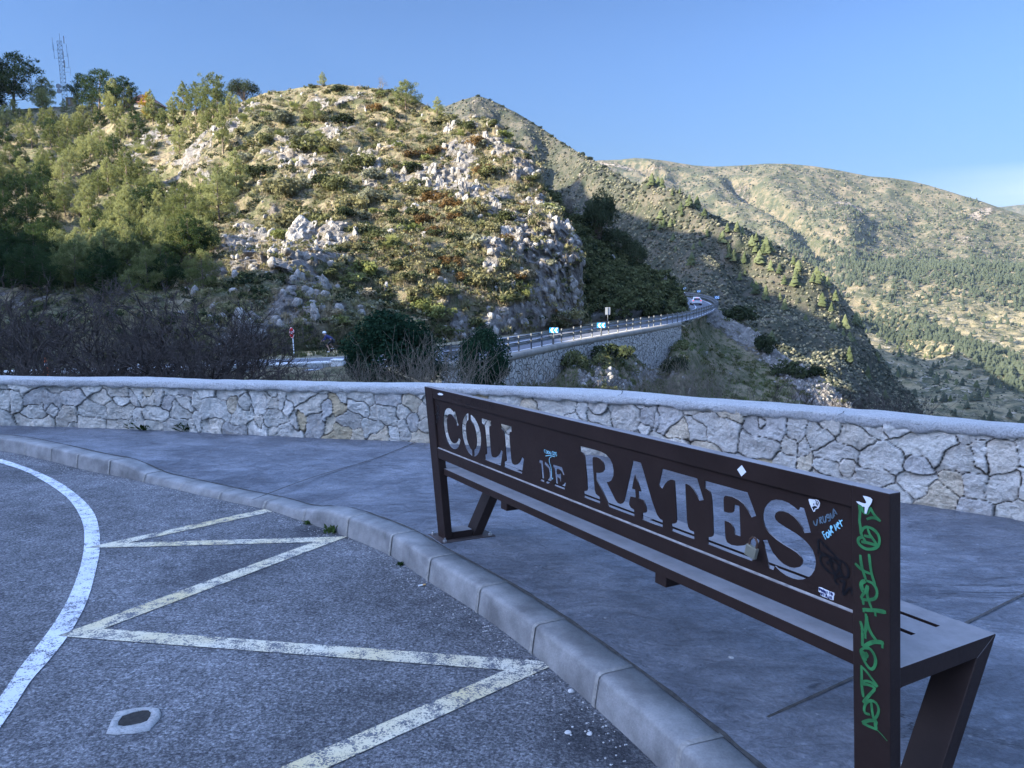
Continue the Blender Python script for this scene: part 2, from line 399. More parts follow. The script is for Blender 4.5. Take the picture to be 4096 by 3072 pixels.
for s in js:
    if s < .2 or s > arc[-1] - .2: continue
    ids = [np.argmin(abs(arc - (s + d))) for d in (-.011, .011)]
    ids[1] = max(ids[1], ids[0] + 1)
    for i0 in (0,):
        rows = []
        for e, i in ((-1, ids[0]), (1, ids[1])):
            c0 = np.array([np.interp(s + e * .011, arc, KC[:, 0]), np.interp(s + e * .011, arc, KC[:, 1])]); nn = KN[i]; h = np.interp(s, arc, ktop)
            rows.append([tz(c0[0] + nn[0] * (a - .003 if k < 4 else a), c0[1] + nn[1] * (a - .003 if k < 4 else a), hh_ + (.0025 if k > 1 else 0)) for k, (a, hh_) in enumerate(sec(h))])
        VV.append(np.array(rows).reshape(-1, 3)); FF.append(grid_faces(2, 8) + o_); o_ += 16
tag(mesh_np('kerb_joints', np.concatenate(VV), np.concatenate(FF), M_MORT), kind='structure')

# --- pavement: from the kerb's back to the wall's foot
nS, nC = 700, 60
sK = np.linspace(0, 1, nS)
# parameterise both curves so that their starts (far left) match
kx = np.interp(sK, arc / arc[-1], KC[:, 0] + KN[:, 0] * KW); ky = np.interp(sK, arc / arc[-1], KC[:, 1] + KN[:, 1] * KW); kh = np.interp(sK, arc / arc[-1], ktop)
if KC[0, 0] > KC[-1, 0]: kx, ky, kh = kx[::-1], ky[::-1], kh[::-1]
wx = np.interp(sK, warc / warc[-1], WC[:, 0]); wy = np.interp(sK, warc / warc[-1], WC[:, 1] + .06)
tt = (np.linspace(0, 1, nC) ** 1.6)[None]
PX = kx[:, None] * (1 - tt) + wx[:, None] * tt; PY_ = ky[:, None] * (1 - tt) + wy[:, None] * tt
dist = np.hypot(PX - kx[:, None], PY_ - ky[:, None])
H = kh[:, None] * np.clip(1 - dist / 1.0, 0, 1) ** 1.5 + .004 * fbm(np.stack([PX * 1.3, PY_ * 1.3, PX * 0], -1), 3) * np.clip(dist / .3, 0, 1) - .004 * np.clip(1 - dist / .02, 0, 1)
V = tz(PX, PY_, H)
tag(mesh_np('pavement', V, grid_faces(nS, nC), M_PAVE, smooth=True), kind='structure')
# earth-filled gap between kerb and pavement, and sawn joints across the pavement
M_DARK = flat('joint_dirt', (.05, .047, .042), .95, var=.5, sc=50)
def ribbon(pts2, hs, wd, name, mat, jitter=0, kind='structure', lift=.003):
    P = interp_path(np.c_[np.asarray(pts2), np.asarray(hs)], .03); T = np.gradient(P[:, :2], axis=0); T /= np.linalg.norm(T, axis=1, keepdims=True) + 1e-9
    N = np.stack([-T[:, 1], T[:, 0]], -1); ws = wd * (1 + jitter * vnoise(np.c_[P[:, :2] * 12, P[:, 2] * 0]))
    A = tz(P[:, 0] + N[:, 0] * ws / 2, P[:, 1] + N[:, 1] * ws / 2, P[:, 2] + lift); B = tz(P[:, 0] - N[:, 0] * ws / 2, P[:, 1] - N[:, 1] * ws / 2, P[:, 2] + lift)
    V = np.stack([A, B], 1).reshape(-1, 3)
    return V, grid_faces(len(P), 2)
i_ = slice(0, len(KC), 6)
VV, FF, o_ = [], [], 0
def addr(r):
    global o_
    VV.append(r[0]); FF.append(r[1] + o_); o_ += len(r[0])
addr(ribbon(KC[i_] + KN[i_] * (KW + .004), ktop[i_], .016, '', None, .7, lift=.002))
addr(ribbon([tp(x, y)[:2] for x, y in ((2856, 2973), (3425, 2709), (3875, 2490), (4096, 2380), (4500, 2190))], [0] * 5, .011, '', None, .35, lift=.006))
addr(ribbon([tp(x, y)[:2] for x, y in ((1009, 1985), (1250, 1912), (1500, 1836), (1660, 1772))], [-.03, 0, 0, 0], .012, '', None, .4, lift=.006))
tag(mesh_np('pavement_joints', np.concatenate(VV), np.concatenate(FF), M_DARK), kind='structure')

# --- road markings
def strip_px(px, wd, closed=False, tips=True):
    """mitred band of width wd (m) on the asphalt along photo points"""
    P = np.array([tp(x, y, ASP)[:2] for x, y in px]); n = len(P); L, Rr = [], []
    for i in range(n):
        a = P[i] - P[i - 1] if i else P[1] - P[0]; b = P[i + 1] - P[i] if i < n - 1 else a
        a = a / np.linalg.norm(a); b = b / np.linalg.norm(b); na = np.array([-a[1], a[0]]); nb = np.array([-b[1], b[0]])
        m = na + nb; m /= np.linalg.norm(m) + 1e-9; k = wd / 2 / max(.42, m @ na); L.append(P[i] + m * k); Rr.append(P[i] - m * k)
    V = []
    for a, b in zip(L, Rr): V += [tz(a[0], a[1], ASP + .004), tz(b[0], b[1], ASP + .004)]
    return np.array(V), np.array([(2 * i, 2 * i + 1, 2 * i + 3, 2 * i + 2) for i in range(n - 1)])
V, Fq = strip_px([(1075, 2043), (426, 2184), (1323, 2159), (322, 2532), (2130, 2668), (1170, 3095), (700, 3330)], .10)
tag(mesh_np('yellow_zigzag_marking', V, Fq, M_YEL), kind='structure')
c4 = lambda L: [(x / 1.2093, 1700 + y / 1.2093) for x, y in L]
Rg = c4([(-300, 95), (-150, 128), (10, 168), (150, 215), (280, 275), (380, 345), (450, 420), (478, 500), (483, 600), (465, 700), (430, 830), (380, 940), (310, 1050), (230, 1150), (150, 1240), (80, 1350), (0, 1470), (-120, 1640), (-260, 1830)])
Lf = c4([(-300, 110), (-150, 145), (0, 185), (120, 225), (230, 285), (320, 350), (375, 420), (405, 500), (405, 600), (385, 700), (345, 810), (300, 900), (235, 1000), (150, 1110), (80, 1200), (0, 1320), (-90, 1430), (-200, 1570), (-320, 1730)])
A = interp_path([tp(x, y, ASP) for x, y in Rg], .05); B = interp_path([tp(x, y, ASP) for x, y in Lf], .05); k = 160
ra = lambda C: np.stack([np.interp(np.linspace(0, 1, k), np.linspace(0, 1, len(C)), C[:, j]) for j in range(3)], -1)
V = np.stack([ra(A), ra(B)], 1).reshape(-1, 3) + TN * .004
tag(mesh_np('white_line_marking', V, grid_faces(k, 2), M_WHT), kind='structure')

# --- the dry-set stone wall with white cap
def stone_field(u, v, H, seed=1, cw=.21, rh=.125):
    """irregular stones on (u, v): returns distance to joint, stone id, cell centre"""
    rs = np.random.RandomState(seed)
    pts = []; y = -.03; row = 0
    while y < H + .16:
        h = rh * rs.uniform(.7, 1.4); x = -0.3 + rs.rand() * .2
        while x < u.max() + .4:
            wd = cw * rs.uniform(.45, 1.6)
            pts.append((x + wd / 2 + rs.normal(0, .012), y + h / 2 + rs.normal(0, .035), wd, h))
            x += wd
        y += h; row += 1
    pts = np.array(pts); sel = rs.rand(len(pts)) > .13; pts = pts[sel]
    return pts
t = NT('wall_limestone'); v = t.co(); idc = t.attr('tone', 'Color')
m = t.noise(v, 9, 7, .62); f = t.noise(v, 55, 5, .7)
c = t.mix(1, idc, t.ramp(m, [(.3, .78), (.5, 1.0), (.7, 1.2)]), 'MULTIPLY')
c = t.mix(t.ramp(t.noise(v, 5.5, 5, .7, .6), [(.58, 0), (.72, .4)]), c, (.42, .33, .21))
c = t.mix(1, c, t.ramp(f, [(.3, .84), (.7, 1.1)]), 'MULTIPLY')
c = t.mix(t.attr('joint'), c, (.035, .03, .026))
M_STONE = t.pbr(c, .92, t.bump(t.math('ADD', m, t.math('MULTIPLY', f, .6)), 1., .035), spec=.3)
t = NT('white_cap_render'); v = t.co((1.0, 2.5, 1)); f = t.noise(v, 26, 5, .7); g = t.noise(t.co(), 75, 5, .8); b = t.noise(t.co(), 4.5, 7, .7)
c = t.mix(1, t.ramp(b, [(.3, (.68, .68, .67)), (.7, (.82, .815, .80))]), t.ramp(g, [(.34, .55), (.52, 1.05)]), 'MULTIPLY')
c = t.mix(t.ramp(t.noise(t.co(), 11, 6, .75), [(.64, 0), (.73, .35)]), c, (.40, .39, .37))
M_CAP = t.pbr(c, .9, t.bump(t.math('ADD', f, t.math('MULTIPLY', g, .8)), 1., .05))

wall = empty('stone_wall', tuple(tz(0, 7.3)))
tag(wall, 'low limestone wall with rough white cap curving round the pavement', 'wall')
U = warc[-1]; nu = int(U / .0085); nv = 74
us = np.linspace(0, U, nu); vs_ = np.linspace(-.03, 1, nv)
bx = np.interp(us, warc, WC[:, 0]); by = np.interp(us, warc, WC[:, 1]); wh = np.interp(us, warc, WC[:, 2]); nx = np.interp(us, warc, WN[:, 0]); ny = np.interp(us, warc, WN[:, 1])
UU = np.repeat(us[:, None], nv, 1); HH = vs_[None] * (wh[:, None] + .03)
st = stone_field(us, HH, .58, 1, .21, .135)
# warp for crooked joints, then nearest / second nearest in a blocky metric
wp = np.stack([UU * 7, HH * 7, UU * 0], -1); uw = UU + .016 * fbm(wp, 4, .6); hw = HH + .016 * fbm(wp + 31, 4, .6)
d1 = np.full(UU.shape, 9.); d2 = d1.copy(); idn = np.zeros(UU.shape, int)
for k, (cx, cy, cw_, ch) in enumerate(st):
    a = np.searchsorted(us, cx - .45); b = np.searchsorted(us, cx + .45)
    if a >= b: continue
    dx = np.abs(uw[a:b] - cx) / cw_ * .21; dy = np.abs(hw[a:b] - cy) / ch * .135
    d = ((dx ** 5 + dy ** 5) ** .2) 
    m1 = d < d1[a:b]; s1 = d1[a:b].copy()
    d2[a:b] = np.where(m1, s1, np.minimum(d2[a:b], d)); d1[a:b] = np.where(m1, d, s1); idn[a:b] = np.where(m1, k, idn[a:b])
e = d2 - d1
rel = np.clip(e / .010, 0, 1); rel = 1 - (1 - rel) ** 2.2
rs = np.random.RandomState(5); sl = rs.normal(0, .075, (len(st), 2)); off = rs.normal(0, .005, len(st))
q3 = np.stack([UU * 9, HH * 9, idn * 3.7], -1)
rough = .012 * fbm(q3, 4) + .010 * np.abs(vnoise(q3 * .6)) + .0055 * ridged(q3 * 3.1, 2)
disp = rel * (.03 + off[idn] + sl[idn, 0] * (UU - st[idn, 0]) + sl[idn, 1] * (HH - st[idn, 1]) + rough) - .012
px_ = bx[:, None] + nx[:, None] * disp; py_ = by[:, None] + ny[:, None] * disp
V = tz(px_, py_, HH)
pal = np.array([(.58, .55, .49), (.65, .62, .56), (.52, .49, .44), (.61, .56, .48), (.60, .52, .40), (.48, .46, .43), (.67, .64, .57), (.54, .44, .29)])
tone = pal[rs.choice(len(pal), len(st), p=[.2, .2, .15, .14, .1, .1, .08, .03])] * rs.uniform(.9, 1.08, (len(st), 1))
mesh_np('stone_face', V, grid_faces(nu, nv), M_STONE, wall, smooth=True, attrs={'tone': tone[idn].reshape(-1, 3), 'joint': (np.clip(1.15 - e / .0065, 0, 1) ** .9).ravel()})
# cap: rounded slab with a ragged lower lip
ns = 2600; us = np.linspace(0, U, ns); bx = np.interp(us, warc, WC[:, 0]); by = np.interp(us, warc, WC[:, 1]); wh = np.interp(us, warc, WC[:, 2]); nx = np.interp(us, warc, WN[:, 0]); ny = np.interp(us, warc, WN[:, 1])
secn = [(.02, -.012), (.042, -.010), (.048, .012), (.047, .042), (.040, .058), (.018, .066), (-.05, .068), (-.12, .072), (-.2, .073), (-.28, .072), (-.36, .067), (-.42, .055), (-.445, .03), (-.45, -.03), (-.45, -.6)]
P = np.zeros((ns, len(secn), 3))
for j, (a, h) in enumerate(secn):
    q = np.stack([us * 6, us * 0 + j * .45, us * 0], -1); q2 = np.stack([us * 1.2, us * 0 + j * .2, us * 0 + 5], -1)
    k = 1 if 1 <= j <= 12 else .3
    aa = a + k * (.005 * fbm(q, 3) + .010 * vnoise(q2)); hh_ = wh + h + k * (.0035 * fbm(q + 7, 4) + .010 * vnoise(q2 + 3))
    if j <= 1: hh_ = hh_ + .013 * fbm(np.stack([us * 14, us * 0, us * 0], -1), 3)
    P[:, j] = tz(bx + nx * aa, by + ny * aa, hh_)
mesh_np('white_cap', P, grid_faces(ns, len(secn)), M_CAP, wall, smooth=True)
# fine cracks across the cap
VV, FF, o_ = [], [], 0
for (x0, y0, x1, y1) in ((2525, 1530, 2470, 1588), (3440, 1597, 3350, 1672)):
    k = 14; tl = np.linspace(0, 1, k); D0 = tp(x0, y0, .6); pxs = x0 + (x1 - x0) * tl; pys = y0 + (y1 - y0) * tl
    C = np.array([tp(a + 9 * float(vnoise(np.array([i * .8, 3, 1.]))), b, .604) for i, (a, b) in enumerate(zip(pxs, pys))])
    ia = [np.argmin(np.hypot(WC[:, 0] - c_[0], WC[:, 1] - c_[1])) for c_ in C]
    C[:, 2] = [tz(c_[0], c_[1], WC[i, 2] + .078)[2] for c_, i in zip(C, ia)]
    V = np.concatenate([[c_ + (-.003, 0, 0), c_ + (.003, 0, 0)] for c_ in C]); VV.append(V); FF.append(grid_faces(k, 2) + o_); o_ += len(V)
mesh_np('crack', np.concatenate(VV), np.concatenate(FF), M_DARK, wall)

world_children(wall)
# --- ring of white mortar round a sunken hole in the asphalt
ring_o = c4([(512, 1496), (535, 1440), (562, 1395), (640, 1378), (705, 1371), (770, 1376), (781, 1400), (772, 1425), (745, 1455), (722, 1481), (640, 1495), (560, 1500)])
ring_i = c4([(572, 1462), (572, 1442), (592, 1415), (640, 1398), (690, 1387), (718, 1387), (731, 1398), (727, 1418), (712, 1440), (680, 1452), (640, 1460), (600, 1466)])
ring = empty('survey_hole', tuple(tp(535, 2890, ASP))); tag(ring, 'white mortar ring round a dark sunken hole in the asphalt', 'manhole')
Mi = ring.matrix_world.inverted() if False else Matrix.Translation(-Vector(tp(535, 2890, ASP).tolist()))
def rp(L, h): return np.array([tp(x, y, ASP) + TN * h for x, y in L]) - tp(535, 2890, ASP)
k = len(ring_o); O0, O1, I1, I0 = rp(ring_o, .001), rp(ring_o, .007), rp(ring_i, .007), rp(ring_i, -.0)
ctr = I1.mean(0); O1 = O1 * .97 + ctr * .03
V = np.concatenate([O0, O1, I1, I0]); Fq = [(r * k + i, r * k + (i + 1) % k, (r + 1) * k + (i + 1) % k, (r + 1) * k + i) for r in range(3) for i in range(k)]
mesh_np('mortar_ring', V, np.array(Fq), M_CAP, ring)
V = np.concatenate([[ctr * 1.0 + TN * -.006], I0 + TN * .005]); 
mesh_np('dirt_fill', V, np.array([(0, 1 + i, 1 + (i + 1) % k) for i in range(k)]), flat('hole_dirt', (.022, .02, .018), .95, var=.6, sc=60), ring)
M_PEB = flat('pebble_stone', (.42, .41, .39), .9, var=.3, sc=30)
def pebble_mesh(name, seed, mat, r=.5):
    bm = bmesh.new(); bmesh.ops.create_icosphere(bm, subdivisions=2, radius=r)
    for v_ in bm.verts:
        q = np.array([v_.co.x, v_.co.y, v_.co.z]) * 2.2 + seed * 11; v_.co *= 1 + .28 * float(vnoise(q)); v_.co.z *= .62
    bmesh.ops.recalc_face_normals(bm, faces=bm.faces)
    me = bpy.data.meshes.new(name); bm.to_mesh(me); bm.free(); me.materials.append(mat); return me
PEB = [pebble_mesh('pebble', s, M_PEB) for s in range(3)]
for i, (x, y, s, lb, hh_) in enumerate([(2273, 2932, .022, 'larger white pebble on the dark oil stain', ASP), (2358, 2936, .018, 'smaller pebble on the dark oil stain, right of the white one', ASP), (2283, 2765, .022, 'pebble against the foot of the kerb', ASP), (2925, 2635, .024, 'pale pebble lying on the pavement under the bench', 0), (2110, 2650, .012, 'tiny pebble at the tip of the yellow zigzag', ASP), (2818, 2568, .013, 'small pebble on the pavement above the pale one', 0)]):
    q = tp(x, y, hh_); o = inst('pebble', PEB[i % 3], None, tuple(q), (0, 0, i), s * 1.2); tag(o, lb, 'pebble', 'pebbles lying on the ground')
# loose chippings gathered at the kerb: nobody could count them
VV, FF, o_ = [], [], 0; rs = np.random.RandomState(9)
base = np.array([v_.co[:] for v_ in PEB[0].vertices]); bf = np.array([p.vertices[:] for p in PEB[0].polygons])
for i in range(900):
    j = rs.randint(40, len(KC) - 30); a = -abs(rs.normal(0, .09)) - .015; s = rs.uniform(.003, .009)
    c_ = tz(KC[j, 0] + KN[j, 0] * a, KC[j, 1] + KN[j, 1] * a, ASP + .002); VV.append(base * s + c_); FF.append(bf + o_); o_ += len(base)
tag(mesh_np('gravel_chippings', np.concatenate(VV), np.concatenate(FF), M_PEB), 'loose stone chippings gathered along the foot of the kerb', 'gravel', kind='stuff')

# cigarette end, litter, weeds
M_PAPER = flat('paper', (.72, .72, .72), .8); M_TAN = flat('filter_paper', (.62, .36, .14), .8)
cg = empty('cigarette_end', tuple(tp(1686, 2345, ASP) + TN * .006), .5); tag(cg, 'cigarette end lying on the asphalt beside the kerb', 'cigarette end')
b = MB(); b.tube([(-.018, 0, 0), (.006, 0, 0)], .0045, 8); b.build('paper_tube', M_PAPER, cg)
b = MB(); b.tube([(.006, 0, 0), (.022, 0, .0)], .0048, 8); b.build('filter', M_TAN, cg)
M_FOIL = NT('foil_wrapper'); M_FOIL = M_FOIL.pbr((.62, .64, .68), .35, metal=.6)
for nm, px, py, s, lb in (('crumpled_wrapper', 1645, 1762, .12, 'crumpled silvery wrapper at the wall foot, left of the flat one'), ('crumpled_wrapper', 1682, 1764, .14, 'flattened silvery wrapper at the wall foot beside the bench post')):
    g = 9; q = tp(px, py); X, Y = np.meshgrid(np.linspace(-.5, .5, g), np.linspace(-.3, .3, g)); Z = .12 + .16 * fbm(np.stack([X * 4, Y * 4, X * 0 + px], -1), 3)
    V = np.stack([X + .08 * fbm(np.stack([Y * 5, X * 3, X * 0 + 2], -1), 2), Y, Z], -1) * s
    o = mesh_np(nm, V, grid_faces(g, g), M_FOIL); o.location = tuple(q); o.rotation_euler = (0, 0, px); tag(o, lb, 'litter', 'wrappers by the wall')
M_WEED = leafmat('weed_leaf', (.035, .06, .02), (.07, .11, .035), .25)
def weed_mesh(seed, n=60, h=.12, w_=.02):
    rs = np.random.RandomState(seed); V = []; Fq = []
    for i in range(n):
        az = rs.rand() * 6.28; ln = h * rs.uniform(.4, 1); tilt = rs.uniform(.2, 1.1); b0 = rs.normal(0, h * .25, 2); d = np.array([math.cos(az) * math.sin(tilt), math.sin(az) * math.sin(tilt), math.cos(tilt)]); sd = np.array([-math.sin(az), math.cos(az), 0]) * w_ * rs.uniform(.5, 1)
        p0 = np.array([b0[0], b0[1], 0]); m_ = p0 + d * ln * .6; e_ = p0 + d * ln - np.array([0, 0, ln * .15]); k = len(V); V += [p0, m_ + sd, e_, m_ - sd]; Fq.append((k, k + 1, k + 2, k + 3))
    return mesh_np('weed', V, np.array(Fq), M_WEED, add=False)
WD = [weed_mesh(s) for s in range(3)]
for i, (x, y, s, lb, hh_) in enumerate([(1238, 2092, .4, 'small weed in the kerb joint, left of the other kerb weed', ASP), (1335, 2126, .65, 'leafy weed growing at the kerb near the yellow zigzag tip', ASP), (545, 1712, 1.6, 'leafy weed at the foot of the stone wall, left one', 0), (585, 1718, 1.1, 'low weed at the wall foot, middle of three', 0), (755, 1722, 1.5, 'dark weed at the wall foot, right of the other wall weeds', 0), (1602, 2255, .25, 'tiny weed between kerb and asphalt', ASP)]):
    o = inst('weed', WD[i % 3], None, tuple(tp(x, y, hh_) - np.array([0, .02, 0])), (0, 0, i * 1.3), s); tag(o, lb, 'weed', 'weeds in the joints')
# ------------------------------------------------------------------ the steel bench with cut-out letters
BL, BH, BA, BB, BD, BHS, BTS = 2.8525, .90, .1045, .046, .4438, .4374, .0513
KL = -.1071; PR1, PR2, PR3 = .8406, .5562, .497
BM = Matrix([[*BR[0], BO[0]], [*BR[1], BO[1]], [*BR[2], BO[2]], [0, 0, 0, 1]])
bench = empty('park_bench', M=BM)
tag(bench, 'dark brown steel bench seen from behind, its back cut with the words COLL DE RATES', 'bench')
t = NT('bench_paint'); v = t.co(); f = t.noise(v, 5, 6, .65); g = t.noise(v, 90, 4, .7)
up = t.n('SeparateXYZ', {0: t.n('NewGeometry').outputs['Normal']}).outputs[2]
c = t.ramp(f, [(.3, (.022, .0135, .0115)), (.7, (.034, .021, .018))])
chips = t.ramp(t.noise(v, 24, 6, .75), [(.72, 0), (.735, 1)])
c = t.mix(t.math('MULTIPLY', chips, .35), c, (.20, .19, .19))
dust_sheen = t.math('MULTIPLY', t.ramp(up, [(.6, 0), (.95, 1)]), t.ramp(t.noise(v, 7, 5, .7), [(.3, .32), (.7, .55)]))  # pale dust on upward faces, strengthened to paint in the sky's reflection
c = t.mix(dust_sheen, c, (.44, .42, .42))
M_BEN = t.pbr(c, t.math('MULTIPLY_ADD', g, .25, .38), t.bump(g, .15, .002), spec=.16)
M_BPL = flat('base_plate_paint', (.050, .036, .032), .6, var=.4, sc=25)
LM = lambda u, a, z: Vector((u, a, z))
SH = lambda u, a, z: Vector((u, a + KL * z, z))
for u0 in (0.0, BL - BA):
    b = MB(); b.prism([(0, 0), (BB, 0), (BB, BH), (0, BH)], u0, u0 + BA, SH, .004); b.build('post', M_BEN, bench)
    # foot bar, sloping front leg and seat arm: one folded loop
    b = MB(); B_ = .2337; th = .062
    b.prism([(BB - .002, .004), (B_ - th, .004), (B_ - th, .054), (BB - .002, .054)], u0 + .003, u0 + BA - .003, LM, .002); b.build('foot_bar', M_BEN, bench)
    fz = lambda z: B_ + (BD - B_) * (z / BHS)
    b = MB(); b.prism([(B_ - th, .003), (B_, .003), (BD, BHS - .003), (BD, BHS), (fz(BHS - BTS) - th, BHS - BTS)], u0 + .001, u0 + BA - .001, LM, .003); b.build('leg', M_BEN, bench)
    b = MB(); a0 = BB + KL * BHS - .004
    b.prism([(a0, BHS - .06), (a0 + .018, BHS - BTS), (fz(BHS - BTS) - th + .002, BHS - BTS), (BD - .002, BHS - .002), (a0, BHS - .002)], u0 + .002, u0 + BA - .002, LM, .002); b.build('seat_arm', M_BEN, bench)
    b = MB(); b.box(u0 - .05, -.045, -.006, u0 + BA + .05, .30, .014, bevel=.002); bp = b.build('base_plate', M_BPL, bench)
    for du, dv in ((-.03, -.02), (BA + .03, -.02), (-.03, .275), (BA + .03, .275)):
        b = MB(); b.tube([(u0 + du, dv, .012), (u0 + du, dv, .024)], .013, 6); b.tube([(u0 + du, dv, .024), (u0 + du, dv, .036)], .006, 8)
        b.build('bolt', flat('bolt_zinc', (.5, .5, .5), .4, metal=.8) if 'bolt_zinc' not in bpy.data.materials else bpy.data.materials['bolt_zinc'], bp)
i0, i1 = BA - .001, BL - BA + .001
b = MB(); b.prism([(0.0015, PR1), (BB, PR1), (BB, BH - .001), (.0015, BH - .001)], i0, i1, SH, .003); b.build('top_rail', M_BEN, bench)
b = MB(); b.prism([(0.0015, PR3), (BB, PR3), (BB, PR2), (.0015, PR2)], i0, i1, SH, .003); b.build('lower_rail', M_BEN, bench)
# seat: plate between the arms with two long slots, rolled-down edges
s0, t2 = -.0213, .0363
slots = [(.155, .175), (.262, .282)]
def seat_uv(px, py):
    d = ray(np.array(px), np.array(py)); nrm = BR @ np.array([0, 0, 1.]); o = BO + nrm * BHS
    q = CAM + d * (((o - CAM) @ nrm) / (d @ nrm)); return BR.T @ (q - BO)
sA_ = seat_uv(3779, 2515); sB_ = seat_uv(3686, 2550); print('slots', sA_, sB_)
sA_v, sB_v = float(sA_[1]), float(sB_[1]); us_end = float(min(sA_[0], BL - .1))
slots = [(min(sA_v, sB_v) - .010, min(sA_v, sB_v) + .010), (max(sA_v, sB_v) - .010, max(sA_v, sB_v) + .010)]
b = MB()
edges = [s0, slots[0][0], slots[0][1], slots[1][0], slots[1][1], BD - .001]
for a_, c_ in ((0, 1), (2, 3), (4, 5)):
    b.prism([(edges[a_], BHS - (t2 if a_ == 0 else .03)), (edges[c_], BHS - (BTS if c_ == 5 else .03)), (edges[c_], BHS), (edges[a_], BHS)], BA + .012, BL - BA - .002, LM, .002)
# solid ends and mid bridge close the slots
for (ua, ub) in ((BL - BA - .19, BL - BA - .003), (BA + .013, BA + .22), (BL / 2 - .05, BL / 2 + .05)):
    if ua > 2: ua = us_end
    for a_, c_ in slots: b.box(ua, a_ - .001, BHS - .028, ub, c_ + .001, BHS - .0015)
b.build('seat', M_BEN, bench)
# the seat plate closing over the right and left arm
for uu in ((BL - BA - .004, BL - .001), (.001, BA + .014)):
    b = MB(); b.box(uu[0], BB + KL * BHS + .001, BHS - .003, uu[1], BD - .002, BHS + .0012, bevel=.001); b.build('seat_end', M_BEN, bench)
for uu in (.78, 1.93):
    b = MB(); b.box(uu, s0 + .004, BHS - .075, uu + .06, BD - .03, BHS - .031, bevel=.004); b.build('cross_bar', M_BEN, bench)

# --- the name panel: plate with stencil-cut letters, outlines in panel coordinates
PV = .010
def panel_uz(px, py, a=PV):
    """photo pixel -> (u, z) on the leaning plane v = a + KL z"""
    d = ray(np.asarray(px, float), np.asarray(py, float)) @ BR; o = (CAM - BO) @ BR
    # (o + d t).v = a + KL (o + d t).z
    tt_ = (a + KL * o[2] - o[1]) / (d[..., 1] - KL * d[..., 2]); q = o + d * tt_[..., None]
    return np.stack([q[..., 0], q[..., 2]], -1)
def crop(L, s, ox, oy): return [(ox + x / s, oy + y / s) for x, y in L]
k1 = lambda L: crop(L, 5.529, 1740, 1600); k2 = lambda L: crop(L, 8.295, 2100, 1780); k3 = lambda L: crop(L, 4.608, 2280, 1760)
k4 = lambda L: crop(L, 4.608, 2560, 1840); k5 = lambda L: crop(L, 4.147, 2780, 1890); k6 = lambda L: crop(L, 4.147, 3000, 1950)
